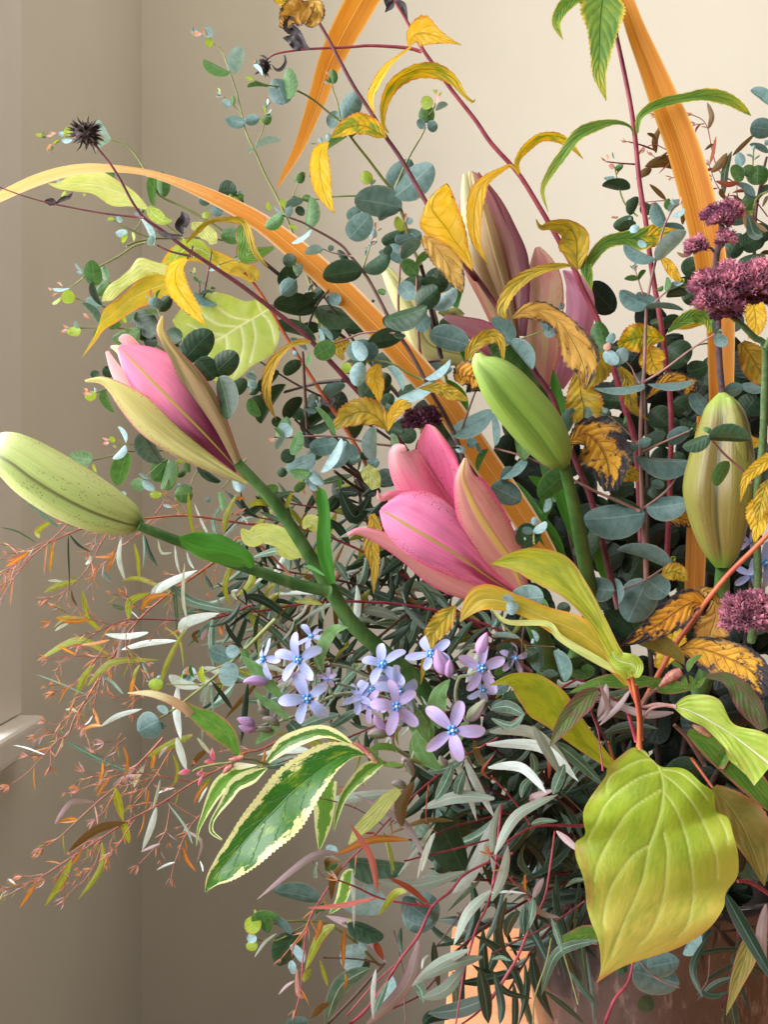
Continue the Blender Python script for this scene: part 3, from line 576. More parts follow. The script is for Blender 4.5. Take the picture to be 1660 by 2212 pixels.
e.twig('E1210,790 1320,775', 18, 'stem_dark'); e.stem('E1185,130 1250,430 1320,760', 24, 34, 'stem_dark')
# --- left inner cluster
e = euc('cluster of dark paired eucalyptus leaves beside the pale green dogwood leaf', (.52, .56))
e.stem('E340,230 345,330 360,450 372,570', 10, 14, 'stem_olive'); e.stem('E560,300 500,370 460,440 430,520 410,610', 14, 18, 'stem_dark'); e.stem('E385,715 390,800 400,1000 418,1270', 16, 24, 'stem_brown'); e.stem('E655,905 500,920 360,960 260,990', 20, 14, 'stem_dark')
e.twig('E345,380 410,310', 8, 'stem_olive')
e.leaves('E335,235 240,325 118 b-.3; 470,440 188,385 170 k; 465,430 752,500 164 k; 460,360 540,280 90 k; 560,340 640,380 90 b; 370,560 510,560 90 k; 175,555 475,640 95 k; 300,625 412,705 38 b; 430,722 408,815 36 g; 500,550 570,640 40 g; 345,720 320,735 44 s; 480,700 540,740 60 k; 250,110 340,80 90 k; 340,200 385,125 50 s; 345,180 320,130 40 g; 340,240 280,200 22 b; 15,910 70,960 60 s; 0,870 70,900 50 b; 40,880 45,830 26 s; 20,1000 90,930 60 k; 850,370 870,375 22 k; 500,700 490,560 30 b; 0,950 60,940 40 g')
e.leaves('E270,1170 372,1020 100 k; 100,1200 270,935 110 k-.2; 20,1100 120,1020 90 k; 100,900 130,1000 60 k; 185,1160 240,1220 70 k; 380,1255 600,1095 120 k.3; 410,1240 590,1160 60 k; 400,1090 480,1120 40 b; 490,1090 470,1040 22 b; 510,1060 490,1100 24 s; 480,1060 470,1040 12 s; 780,1020 900,880 150 k.4; 900,960 960,860 110 k.4; 930,1080 990,1000 90 k.4; 840,1110 1000,1120 110 k.5; 940,1220 1060,1260 100 k.5; 1060,1320 1140,1240 110 k.5')
# --- blue cluster above the lily
e = euc('blue grey eucalyptus spray reaching left just above the open pink lily', (.47, .50))
e.stem('E190,1290 290,1295 380,1285 590,1285 700,1300 830,1330 950,1345 1060,1355', 10, 18, 'stem_pinkbrown'); e.stem('E1240,1345 1330,1360 1440,1360', 10, 18, 'stem_brown'); e.twig('E470,1420 430,1530 400,1600', 12, 'stem_olive')
e.stem('E640,1480 760,1560 900,1660', 26, 34, 'stem_dark', d=(.53, .56)); e.stem('E600,1520 700,1600 800,1660', 20, 26, 'stem_dark', d=(.53, .56)); e.stem('E330,1170 500,1330 720,1500 900,1650', 14, 30, 'stem_dark', d=(.53, .56))
e.leaves('E625,1325 430,1365 130 b; 505,1528 645,1300 66 s-.5; 560,1490 680,1320 120 b; 265,1500 470,1420 135 b; 295,1515 438,1530 76 g-.3; 440,1510 525,1610 76 s-.4; 305,1408 368,1255 88 g-.3; 300,1285 232,1200 92 s; 205,1372 262,1290 40 s; 200,1305 150,1300 26 p; 240,1290 190,1230 32 g; 870,1447 868,1215 116 s-.5; 980,1432 980,1265 64 g-.3; 600,1288 468,1090 44 g-.3; 690,1340 740,1440 90 b.5; 700,1450 780,1420 60 b; 240,1400 330,1440 100 k; 260,1500 230,1560 70 k; 400,1600 470,1560 60 s; 360,1590 380,1600 50 y; 330,1660 400,1600 60 g; 480,1650 430,1600 50 s; 1460,1390 1420,1350 46 s; 1570,1520 1640,1375 52 g; 1490,1330 1565,1330 70 b; 1560,1330 1600,1400 30 b; 880,1600 1000,1530 130 b.6; 820,1480 900,1450 80 b; 780,1400 830,1440 60 k; 860,1560 850,1440 20 g; 640,1560 640,1640 30 g')
# --- middle mass between the arching strap and the dark stem
e = euc('large dark oval eucalyptus leaves along the orange strap above the open lily', (.53, .56))
e.stem('Z640,560 700,640 760,730 830,820 900,900 980,1000', 4, 9, 'stem_dark'); e.stem('Z560,780 640,830 740,880 860,960', 3, 7, 'stem_dark', d=(.54, .57)); e.stem('Z900,560 930,640 960,740 1010,830', 3, 7, 'stem_brown', d=(.55, .56))
e.leaves('Z655,580 600,610 34 k; 668,600 730,570 38 k; 690,640 640,672 36 k; 705,650 770,640 40 b; 735,700 690,730 34 k; 750,715 810,700 38 k; 790,770 740,800 36 k; 805,790 870,770 40 b; 845,835 800,870 36 k; 860,850 930,830 40 k; 900,900 850,930 38 k; 912,915 980,900 40 k; 600,800 570,840 30 k; 615,810 650,780 30 k; 680,850 660,900 32 k; 700,860 745,830 32 b; 780,900 760,950 34 k; 800,915 850,890 34 k; 915,600 870,620 34 k; 925,615 985,600 38 b; 945,690 900,710 34 k; 950,700 1010,690 38 k; 975,780 930,800 34 k; 985,790 1040,780 36 k; 620,900 600,950 30 g; 560,900 540,860 26 g; 700,960 660,990 34 k; 720,970 770,1000 34 k; 640,1000 690,1040 34 g; 860,1000 830,1050 36 k; 600,1050 560,1090 30 g')
# --- left dark cluster
e = euc('dark glossy eucalyptus leaves clustered behind the tall pink lily bud', (.53, .55))
e.stem('D560,215 690,130 800,70 905,0 A980,1640', 9, 16, 'stem_olive', d=(.545, .56)); e.twig('D560,215 510,255 470,282', 10, 'stem_olive')
e.stem('D510,355 600,380 680,405 770,430 860,455 1000,500', 9, 16, 'stem_olive', d=(.53, .54)); e.stem('D540,555 680,550 800,555 900,580 1100,700 1300,800', 9, 16, 'stem_olive', d=(.53, .55)); e.stem('D1430,30 1400,200 1370,350 1330,480 1290,620', 10, 22, 'stem_brown', d=(.52, .54))
e.stem('D1085,480 1060,420', 9, 9, 'stem_olive', d=(.52, .52)); e.twig('D1345,330 1345,250 1320,210', 12, 'stem_brown'); e.twig('D1370,350 1400,310', 10, 'stem_brown'); e.twig('D1410,165 1500,120 1580,95', 8, 'stem_brown')
e.leaves('D640,268 622,95 128 g-.3; 685,140 720,235 60 g.4; 740,240 645,330 92 g; 470,285 355,285 30 s; 420,275 380,250 16 p; 345,300 325,280 18 p; 400,320 350,345 12 p; 410,350 350,390 30 y; 560,170 515,115 18 s; 555,185 515,180 26 s; 458,390 458,296 96 y-.4; 440,300 450,330 20 p; 485,388 470,350 26 s; 690,402 632,240 46 k-.3; 690,405 580,365 88 s; 672,546 550,385 48 k-.3; 545,572 448,580 74 y; 530,558 505,505 34 s; 450,560 410,580 20 p; 465,550 425,530 16 p; 685,555 640,640 32 g; 660,500 640,460 40 y; 560,460 600,490 26 p; 580,470 560,455 16 p')
e.leaves('D945,580 755,625 118 g-.4; 780,560 760,500 90 g; 905,450 1050,600 165 k; 930,620 1010,540 120 k; 1078,440 1150,340 92 k; 870,518 910,432 56 s; 850,520 830,470 34 y; 1045,418 1055,345 96 b-.4; 970,432 1095,432 42 g-.5; 1045,360 1020,290 24 p; 1060,350 1085,295 12 g; 1000,350 980,340 12 s; 1245,765 1430,575 205 k-6.5; 1190,680 1320,500 84 k-.3; 1440,870 1600,720 172 k-6.5; 1335,760 1445,900 160 k-6.5; 1480,880 1545,1165 158 k-8; 1560,1000 1660,900 110 k; 1130,570 1220,640 110 k; 1310,310 1462,395 70 b; 1290,740 1400,760 90 k; 1140,700 1230,720 90 k; 970,650 1060,640 90 k; 1340,240 1310,205 24 g; 1370,260 1345,235 16 g; 1350,330 1425,305 26 b; 1410,165 1480,130 22 s; 620,1000 575,975 26 p')
e.stem('D650,990 700,975 800,960', 8, 12, 'stem_olive', d=(.54, .55))
e.leaves('D575,1030 648,995 70 y; 708,970 772,1125 72 g; 640,990 635,955 16 s; 590,980 565,965 16 p; 590,1000 560,990 14 p; 720,890 740,810 80 k; 610,860 680,880 60 k')
# --- sprigs over the wall, middle left
e = euc('fresh green eucalyptus shoots hanging left below the tall pink lily bud', (.52, .54))
for p_, w_ in (('D770,1320 850,1335 970,1350 1100,1340', 10), ('D860,1388 980,1385 1100,1380', 14), ('D620,1450 740,1420 850,1400', 12), ('D970,1580 1050,1500 1130,1440', 12), ('D1500,1640 1600,1520 1660,1440', 12), ('D1280,1620 1320,1540 1360,1500', 10), ('D1100,1660 1170,1500 1210,1440', 10)):
    e.stem(p_, w_*.7, w_, 'stem_olive', d=(.52, .53))
e.leaves('D848,1330 795,1222 34 s-.3; 845,1345 760,1437 44 s-.3; 772,1325 740,1290 40 y; 740,1310 690,1290 20 p; 735,1330 695,1330 26 p; 780,1350 770,1360 30 y; 855,1398 795,1618 142 g; 620,1450 468,1412 122 g; 630,1470 650,1530 24 y; 955,1260 1085,1465 132 k; 1145,1440 1090,1645 92 g-.4; 1150,1450 1030,1580 150 g.4; 1170,1460 1130,1650 130 g.7; 975,1605 880,1618 90 g; 1270,1450 1275,1530 48 g; 940,1530 1010,1570 26 s; 970,1580 1040,1650 60 s; 1590,1520 1620,1660 100 s; 1400,1500 1600,1570 60 k; 1200,1440 1240,1450 60 y; 1330,1480 1490,1590 70 k; 1180,1650 1300,1640 60 b; 1200,1600 1300,1640 30 s; 1250,1500 1200,1560 40 g; 1100,880 1130,860 8 g')
e.leaves('G1300,10 1180,20 130 g; 1420,60 1385,50 36 b; 1480,0 1500,130 48 g; 1010,20 1090,20 60 y; 820,0 850,20 30 s; 1100,80 1190,90 20 s')
# --- lower left round sprigs
e = euc('eucalyptus spray with a big round leaf in front of the red twigs at lower left', (.44, .46))
e.stem('G1060,1540 1180,1465 1300,1370 1450,1250 1560,1150 1660,1060 H100,960 200,860', 12, 30, 'stem_olive'); e.twig('G1370,1300 1250,1302 1100,1298', 12, 'stem_olive'); e.twig('G1540,1150 1440,1200 1340,1230 1280,1232', 12, 'stem_olive')
e.leaves('G1075,1545 930,1620 190 b; 1130,1500 1060,1450 54 s; 1100,1560 1080,1600 60 b; 1100,1298 1000,1300 88 y; 1030,1250 1030,1215 20 p; 1060,1260 1085,1245 26 s; 1000,1280 985,1275 14 s; 1325,1232 1228,1232 98 s; 1265,1180 1270,1230 26 p; 1385,1280 1365,1175 38 y; 1570,1130 1410,1060 124 b; 1600,1110 1540,1040 90 s; 1560,1150 1530,1312 134 s; 1670,1140 1640,1060 60 g; 1290,1170 1310,1250 30 g; 1410,1300 1360,1420 36 s')
# --- bottom left sprig
e = euc('eucalyptus shoot with yellow green tip poking out at the bottom centre left', (.43, .46))
e.stem('K60,1290 160,1260 300,1240 420,1240 560,1260 760,1400 900,1540', 10, 20, 'stem_olive'); e.stem('K60,1360 200,1370 340,1300 430,1250', 10, 12, 'stem_olive', d=(.43, .44)); e.twig('K740,1400 730,1330 700,1280', 14, 'stem_olive')
e.leaves('K90,1300 0,1230 120 y; 40,1240 240,1225 60 g-.2; 150,1320 110,1200 90 g; 80,1400 0,1410 70 y; 10,1340 70,1370 60 s; 310,1330 140,1205 46 b-.4; 60,1160 60,1210 26 y; 330,1320 220,1540 190 k; 340,1540 290,1560 90 s; 300,1400 390,1520 60 s; 725,1390 720,1585 172 s-.4; 770,1370 815,1435 60 s-.4; 500,1100 190,1035 130 b; 640,1090 960,1140 210 s.5; 690,1250 930,1350 130 k; 480,1200 540,1120 60 g; 540,740 620,770 60 s.5; 540,800 610,830 60 s.5; 485,945 485,845 24 s; 530,880 620,850 70 z; 700,1560 840,1520 100 k'.replace(' z;', ' g;'))
e.leaves('K1100,1300 1260,1060 250 b.7; 1060,1080 1260,1240 150 b.9; 690,820 1080,860 190 k.9; 1000,1620 880,1820 120 b.8; 270,1934 430,1920 60 b; 1300,540 1480,900 260 k1.5; 1280,900 1420,760 150 k1.2')
# --- right column
e = euc('tall eucalyptus stem with opposite blue leaf pairs right of centre', (.46, .53))
e.stem('C1120,1230 1080,1270 1030,1380 990,1550 F950,250 930,400 920,700 905,900 895,1150 900,1400 905,1580 I905,100 920,300 930,520 930,800', 9, 34, 'stem_pinkbrown')
for p_, w_ in (('F930,360 885,210 865,150', 12), ('F960,362 1000,320 1060,270 1130,240', 12), ('F890,822 860,770 830,715 740,640', 12), ('F920,815 1040,740 1200,620 1340,530', 16), ('F880,1190 780,1080 690,1010', 12), ('F900,1240 1050,1170 1190,1110', 16), ('F890,1590 760,1530 620,1470 465,1390 350,1330 200,1265 20,1215', 20), ('F915,1575 1050,1470 1140,1350', 18), ('I930,525 800,585 735,592 550,600', 10), ('I930,525 1000,480 1070,430', 12)):
    e.twig(p_, w_, 'stem_pinkbrown', dz=-.003)
e.leaves('C985,1555 795,1465 62 b; 990,1560 1170,1385 92 s; 1045,1360 980,1215 92 b; 1010,1355 1160,1380 36 b.3; 1060,1270 1150,1215 44 s; 1085,1300 1160,1250 30 s; 1100,1230 1090,1190 24 s; 1130,1230 1130,1180 16 p; 880,1450 930,1480 44 s; 850,1350 870,1395 60 s; 760,1380 870,1340 60 k; 1055,1260 1070,1190 34 g')
e.leaves('F940,362 772,268 108 b; 1010,350 870,290 90 b.3; 920,368 1155,390 38 b-.3; 880,203 800,195 40 g; 885,205 930,148 30 g; 870,150 845,125 18 s; 860,150 880,120 16 p; 1045,270 1055,185 34 g; 1060,262 1140,230 42 s; 1090,230 1150,220 16 s; 1050,300 1180,290 60 k.4; 1000,270 1030,240 30 g; 920,830 610,852 42 b-.3; 935,828 1205,808 32 b-.3; 745,640 690,700 110 s-.5; 745,640 815,690 110 s-.5; 690,620 640,450 124 g-.2; 700,600 620,610 60 s; 700,540 740,570 70 s-.6; 680,590 710,620 50 p-.6; 650,580 630,560 30 p; 1352,530 1343,432 34 b-.3; 1345,535 1410,600 74 b-.2; 1300,590 1240,600 14 b')
e.leaves('F885,1195 612,1105 96 b-.2; 885,1195 960,1160 60 b; 640,1110 740,1060 30 g; 790,1070 800,1020 20 g; 690,1010 640,965 26 p; 690,1000 680,975 30 s; 670,1040 630,1050 30 p; 860,1265 1188,1290 146 b-.2; 895,1240 1050,1130 90 b.5; 1060,1180 1190,1100 100 b.4; 1310,1140 1150,1210 100 k-7; 1290,1120 1310,1090 60 g-7; 1300,1150 1555,1160 122 k-7; 1420,1290 1350,1440 90 g-7.4; 1420,1280 1440,1330 50 g; 1320,1020 1205,870 104 b.5; 1400,880 1515,850 90 b.5')
e.leaves('I922,128 555,165 214 b-.3; 930,100 1180,60 150 b; 740,592 540,575 160 b; 740,520 762,672 32 b-.4; 935,530 820,780 230 b.2; 935,530 1060,620 170 b.2; 1078,465 755,350 74 b-.3; 905,190 700,40 60 k.6; 1000,1000 860,760 150 k1.5; 500,380 640,250 120 k1')
e.leaves('F200,1285 148,1095 96 g-.4; 462,1355 285,1510 140 g-.6; 440,1120 495,975 84 b; 555,1075 570,960 52 k; 470,1230 445,1350 30 b; 0,1000 20,1200 60 b; 130,1330 60,1420 70 b; 200,1270 60,1400 60 b; 180,1530 0,1440 150 b; 450,1390 330,1510 60 g; 480,1240 400,1140 60 b; 320,1600 340,1500 50 b')
e.twig('F460,1390 480,1240 510,1140', 10, 'stem_pinkbrown')
e.stem('F1300,1140 1400,1250 1510,1350 1560,1420', 14, 18, 'stem_pinkbrown', d=(.435, .45))
# --- far right mass
e = euc('dense eucalyptus foliage along the right edge behind the purple flower heads', (.56, .60))
e.stem('C1655,940 1640,1000 1600,1200 1585,1330 1575,1660 F1560,300', 14, 24, 'stem_brown'); e.stem('C1660,1150 1590,1200 1560,1400', 12, 20, 'stem_olive'); e.stem('C740,1000 760,1100 800,1220 880,1300', 9, 12, 'stem_olive', d=(.56, .56)); e.stem('C1570,1000 1575,900', 8, 10, 'stem_olive', d=(.56, .56))
e.leaves('C1680,630 1556,540 78 b; 1700,780 1556,760 120 b; 1660,920 1552,865 34 b; 1640,860 1670,850 34 s; 1500,1000 1480,915 66 b; 1565,990 1530,1060 80 g; 1600,990 1600,1110 130 g; 1500,1090 1450,990 76 g; 1490,1000 1500,1075 50 b; 1580,1180 1480,1100 50 b; 1600,1200 1680,1120 50 b; 1570,1200 1540,1110 60 b; 1570,900 1580,870 24 s; 1575,950 1530,930 12 s; 1580,960 1615,935 12 s; 1510,1250 1600,1180 90 g; 1440,1330 1560,1310 80 b; 1520,1340 1540,1280 70 b; 1420,1550 1500,1400 130 k; 1500,1480 1620,1420 130 k; 1600,1500 1560,1350 120 k; 1150,1640 1260,1560 120 k; 1200,1400 1230,1300 70 k; 1240,1560 1300,1480 90 k; 1480,1580 1650,1540 100 k-.4; 1640,1660 1580,1560 110 k; 1650,1450 1600,1340 100 k')
e.leaves('C830,1135 668,1105 76 k; 745,1020 790,990 40 g; 735,1010 710,985 30 p; 740,1060 675,1070 24 b; 700,960 690,930 14 p; 740,950 730,910 8 s; 830,1290 880,1180 70 k; 850,1300 735,1365 82 k; 860,1250 820,1200 60 k; 750,1310 720,1305 16 p; 760,1310 750,1300 16 p; 840,1340 840,1300 26 s; 900,1230 960,1280 70 k')
e.leaves('F1150,330 1270,250 130 k; 1200,290 1140,190 110 k; 1240,200 1280,120 100 k; 960,470 1080,440 90 k; 1020,500 1140,440 80 k; 1060,600 1180,700 190 k.5; 1180,760 1300,720 120 k.5; 1080,560 1060,760 130 k.5; 1500,850 1660,820 80 b; 1520,1000 1600,900 160 k.4; 1440,1140 1540,1040 120 k1; 640,920 780,930 110 k.6; 1090,940 1190,990 130 k.6; 960,980 1060,1080 150 k.8; 1000,1130 1120,1040 140 k.8; 940,1350 1060,1310 130 k.8; 700,1450 860,1430 150 k.6; 760,1210 860,1300 120 k1; 1200,980 1260,1080 130 k1; 1160,1250 1060,1330 110 k1; 1000,1390 1080,1360 70 g; 1040,1440 960,1420 60 b')
# ---------------------------------------------------------------- dark red stems with toothed leaves
def hel(label, d): return Plant('toothed_leaf_stem', label, 'cut stem', d, GH)
def hl(p, s, w, d, mat, shape=LEAFW, label=None, d1=None, **kw):
    k = dict(ser=.06, sn=3, n=58, m=10, wave=.12, fold=.15, noise=.02); k.update(kw)
    return lf(s, w, d, d1 or d, mat, p.root, shape, label=label, **k)
h = hel('dark red stem with curled brown top leaf, crossing before the narrow orange strap', (.50, .545))
h.stem('B350,-40 370,0 450,90 540,230 640,420 740,600 860,780 950,930 1060,1090 1220,1370 E1480,130 1560,230 M300,960 640,1430 F250,740 360,900 430,1100 520,1330 610,1560 I760,700', 16, 40, 'stem_maroon', n=60)
hl(h, 'B950,930 900,900 800,850 700,860 580,930', 150, .505, 'helio_mix', shape=[.05, .5, .95, 1, .8, .1], fold=.3, roll=.5)
hl(h, 'B965,900 925,830 935,690 1000,560 1130,480 1280,470 1400,530 1480,640 1530,685 1548,672', 110, .50, 'helio_mix', shape=[.1, .3, .6, .85, 1, 1, .7, .3, .15, .08], fold=.35, roll=.5, label='arching yellow leaf with thin curled black tip')
hl(h, 'B565,975 505,1050 500,1150 520,1270 560,1370 600,1440', 145, .495, 'helio_yellow', shape=[.05, .75, 1, .85, .45, .03], label='yellow leaf with grey withered tip', blotchy=None) if False else hl(h, 'B560,960 505,1030 500,1150 520,1270 560,1370 600,1440', 145, .495, 'helio_yellow', shape=[.05, .75, 1, .85, .45, .03], label='hanging yellow leaf with grey withered tip')
hl(h, 'B430,20 400,60 340,80 290,110 260,150 235,90', 150, .50, 'helio_brown', shape=[.2, .9, 1.2, 1, .6, .1], wave=.5, fold=.5, label='curled dry brown leaf')
hl(h, 'B420,0 470,30 490,90 450,150 400,170', 90, .495, 'helio_brown', shape=[.2, .9, 1, .8, .1], wave=.4, fold=.4)
hl(h, 'B380,0 300,5 240,10 180,-10', 60, .50, 'helio_mix', shape=[.2, .9, 1, .1], wave=.3)
hl(h, 'B300,110 290,180 350,230 400,310 440,335', 70, .50, 'withered', shape=[.3, 1, .8, .5, .1], wave=.5, fold=.8)
hl(h, 'B420,325 360,300 310,270 250,255', 90, .505, 'withered', shape=[.1, 1, .7, .05], wave=.6, fold=.6)
# two leaves at the joint above the centre
outline_leaf('M385,1060 310,990 180,840 40,760 -70,690 -90,600 -20,420 70,320 150,262', 'M385,1060 320,910 230,790 150,670 70,570 20,500 30,420 80,340 150,262', 'M385,1060 378,950 350,860 335,740 300,600 250,480 215,380 185,310 150,262', .497, .485, 'helio_yellow', h.root, ser=.02, wave=.08, fold=.12, label='broad bright yellow leaf with brown spotted base')
ribbon('leaf', 'M-60,740 20,800 110,900 200,1060 260,1180 295,1250', .50, .497, [60, 100, 130, 110, 60, 4], [50, 100, 120, 90, 50, 4], 'helio_brown', h.root, n=46, m=10, ser=.04, sn=3, wave=.12, label='brown yellow leaf with black tip')
h = hel('long dark red stem with black drooping leaves at the top edge, above the tall lily', (.505, .55))
h.stem('B960,-60 1000,0 1070,110 1130,220 1200,340 1270,440 1400,620 1550,810 1660,970 C160,1040 280,1230 380,1400 500,1620 F540,240 640,450 740,760 800,970 870,1230 I900,300', 16, 40, 'stem_red', n=64)
h.stem('B1190,350 1100,325 950,312 820,308 700,318 440,330 300,345 200,365 150,395', 26, 10, 'stem_red', d=(.505, .505), name='side_stem')
h.stem('B150,395 125,420', 12, 20, 'stem_dark', d=(.505, .505), name='bud_stalk')
hl(h, 'B1000,5 975,40 940,85', 50, .50, 'withered', shape=[.3, 1, .05], fold=.6); hl(h, 'B1020,0 1060,40 1080,90 1095,135', 46, .50, 'withered', shape=[.4, 1, .6, .05], fold=.6); hl(h, 'B990,-40 960,0 950,50', 60, .50, 'withered', shape=[.3, 1, .1], fold=.6)
ribbon('leaf', 'B1100,315 1130,245 1200,225 1290,245 1380,275 1458,303', .495, .49, [5, 55, 110, 50, 16, 2], [5, 60, 80, 50, 20, 2], 'helio_yellow', h.root, n=46, m=10, ser=.04, sn=3, fold=.25, label='folded bright yellow leaf with black tip')
hl(h, 'B1115,320 1040,375 960,450 890,560 850,660 870,770', 66, .50, 'helio_yellow', shape=[.2, .35, .7, 1, .8, .1], fold=.5, roll=.5, label='narrow folded yellow leaf with dark edge')
hl(h, 'C165,1040 150,970 200,890 290,820 400,820 480,870 552,955', 62, .51, 'helio_mix', shape=[.3, .6, .9, 1, 1, .7, .04], fold=.45, roll=.5, label='arching leaf, half yellow half green')
hl(h, 'M800,190 730,110 620,160 500,240 430,360 400,520 400,700 440,850 535,1020', 150, .495, 'helio_yellow', shape=[.08, .2, .35, .6, 1, .95, .75, .4, .02], fold=.3, label='long yellow leaf hanging over the tall back lily')
ribbon('leaf', 'M1335,1040 1325,960 1330,860 1310,740 1230,650 1090,640 1000,660 955,590', .505, .49, [15, 80, 160, 165, 110, 50, 24, 4], [15, 60, 100, 110, 60, 40, 20, 4], 'helio_olive', h.root, n=50, m=10, ser=.02, sn=3, fold=.25, curl=.2, label='rounded olive yellow leaf curling to a black hooked tip')
hl(h, 'M1300,1010 1180,1010 1000,1050 850,1120 720,1250 650,1400 690,1490', 130, .49, 'helio_olive', shape=[.1, .4, .7, .9, 1, .8, .1], fold=.35, roll=.4, label='arched olive brown leaf in front of the back lily')
hl(h, 'M740,1480 860,1420 1000,1420 1130,1480 1240,1600 1350,1800 1400,1960 1390,2120', 300, .485, 'helio_brown', shape=[.05, .45, .6, .55, .75, 1.05, .7, .03], fold=.12, wave=.1, label='large dry brown leaf hanging over the pink petals')
hl(h, 'M1450,1660 1520,1800 1500,1950 1380,2100', 240, .495, 'helio_olive', shape=[.2, .9, 1, .3], wave=.2)
hl(h, 'F530,760 540,880 560,980 540,1100', 220, .50, 'helio_olive', shape=[.3, .8, 1, .3], wave=.15)
hl(h, 'M330,1940 360,1780 450,1680 560,1640 640,1700 660,1880', 130, .492, 'helio_olive', shape=[.2, .7, 1, 1, .6, .1], wave=.2, fold=.3)
# dried bud
hb = thing('dried_flower_bud', 'small dark dried bud dangling at upper left of the bent red stem', 'seed head', tuple(P(*pts('B115,450')[0], .505)), None)
def dry_head(root, x, y, d, r, spikes, sl):
    vs, fs = [], []; c = P(x, y, d); R = r*MP(d)
    import bmesh
    bm = bmesh.new(); bmesh.ops.create_icosphere(bm, subdivisions=3, radius=R)
    for v in bm.verts: v.co = v.co*(1+random.uniform(-.16, .16)); v.co.z *= .9
    me = bpy.data.meshes.new('core'); bm.to_mesh(me); bm.free(); me.transform(Matrix.Translation(c))
    o = link('seed_head', me, root, MATS['seed_dry'])
    for i in range(spikes):
        a = random.uniform(0, 2*pi); b = math.asin(random.uniform(-.9, .9)); dr = Vector((cos(a)*cos(b), sin(a)*cos(b), sin(b)))
        p0 = c+dr*R*.8; p1 = c+dr*(R+sl*random.uniform(.6, 1.1)*MP(d)) + Vector((0, 0, -.1*sl*MP(d))); s = dr.cross(Vector((.3, .2, .9))).normalized()*R*.14; s2 = dr.cross(s).normalized()*R*.14
        k = len(vs); pm = (p0+p1)/2 + s*.8
        vs += [p0+s, p0-s*.5+s2, p0-s*.5-s2, pm+s*.6, pm-s*.4+s2*.6, pm-s*.4-s2*.6, p1]
        for j in range(3): jj = (j+1) % 3; fs += [(k+j, k+jj, k+3+jj, k+3+j), (k+3+j, k+3+jj, k+6)]
    s = link('bract_spikes', mesh('spikes', vs, fs), root, MATS['seed_dry'])
x_, y_ = pts('B115,450')[0]; dry_head(hb, x_, y_, .505, 15, 26, 11)
hl(h, 'B262,372 268,420 240,465 205,470 175,435', 24, .505, 'withered', shape=[.4, .8, 1, .7, .1], fold=.4)
hl(h, 'B150,400 120,380 95,375', 14, .505, 'withered', shape=[.6, 1, .1])
h = hel('dark red stem with green arching leaves, right of centre beside the wide orange strap', (.50, .55))
h.stem('C690,-60 740,170 790,400 830,600 860,800 890,1100 930,1350 F960,120 1010,420 1050,700 1080,1100 I1050,500', 26, 34, 'stem_red', n=60)
ribbon('leaf', 'C680,-60 665,60 655,180 650,330 650,450 690,605', .49, .485, [60, 135, 110, 70, 40, 2], [60, 130, 80, 55, 40, 2], 'helio_green', h.root, n=75, m=12, ser=.06, sn=3, fold=.15, wave=.06, label='broad green leaf with yellow tip hanging from the top edge')
hl(h, 'C560,-30 470,10 420,60 390,140 430,240', 76, .49, 'helio_green', shape=[.4, 1, 1, .7, .03], fold=.2)
hl(h, 'C600,-30 560,-5 520,10', 60, .495, 'helio_green', shape=[.4, 1, .3])
hl(h, 'C855,815 830,760 740,735 630,760 520,820 430,930 350,1050 310,1150 342,1275', 82, .50, 'helio_green', shape=[.08, .2, .45, .8, 1, .85, .6, .4, .02], fold=.3, roll=.5, wave=.2)
hl(h, 'C878,800 890,710 960,650 1060,610 1170,590 1300,575 1420,600 1500,650 1560,695', 74, .50, 'helio_green', shape=[.2, .6, .8, .8, .85, 1, 1, .7, .03], fold=.4, roll=-.4, wave=.2)
ribbon('leaf', 'C570,1660 600,1560 680,1460 790,1430 900,1430 1020,1400 1120,1380', .505, .50, [10, 30, 36, 40, 60, 60, 5], [10, 30, 40, 40, 70, 30, 5], 'helio_green', h.root, n=50, m=10, ser=.04, sn=3, fold=.15, wave=.15)
ribbon('leaf', 'C800,1440 900,1425 1000,1410 1130,1380', .503, .498, [5, 50, 56, 5], [5, 60, 60, 5], 'helio_mix', h.root, n=40, m=8, ser=.04, sn=3, wave=.1, label='yellow spotted leaf over the blue leaf pair')
hl(h, 'F560,60 570,140 590,210 600,270', 70, .505, 'helio_green', shape=[.5, 1, .6, .05])
hl(h, 'F1010,60 1060,110 1100,170 1155,235', 64, .505, 'helio_yellow', shape=[.2, .9, .9, .05], wave=.3)
hl(h, 'F1060,520 1130,460 1220,420 1300,440 1320,520', 90, .505, 'helio_green', shape=[.1, .7, 1, .9, .3], wave=.2); hl(h, 'F1080,500 1180,470 1290,460', 60, .508, 'helio_yellow', shape=[.1, 1, .2])
hl(h, 'F1040,560 940,545 850,560 760,600', 170, .515, 'helio_mix', shape=[.1, .8, 1, .2], wave=.2); hl(h, 'F940,600 960,660 980,720 1020,760', 150, .52, 'helio_yellow', shape=[.3, 1, .9, .3])
hl(h, 'F930,920 1010,840 1100,810 1200,850 1230,880', 120, .50, 'helio_black', shape=[.05, .7, 1, .9, .1], wave=.15, label='gold leaf with black blotches under the long blue leaf')
hl(h, 'F770,730 820,800 830,900 860,980 950,1050', 90, .51, 'helio_olive', shape=[.3, .8, 1, .6, .03], wave=.2)
hl(h, 'F470,1180 560,1130 640,1180 700,1300 720,1470', 320, .485, 'helio_black', shape=[.1, .6, 1, .85, .25], wave=.08, fold=.1, label='golden leaf with dark rotted lower edge beside the green lily bud')
hl(h, 'F700,1380 800,1360 900,1400', 110, .52, 'helio_olive', shape=[.2, 1, .3])
h = hel('dark stem with black spiky seed head at upper left, running down to centre', (.49, .545))
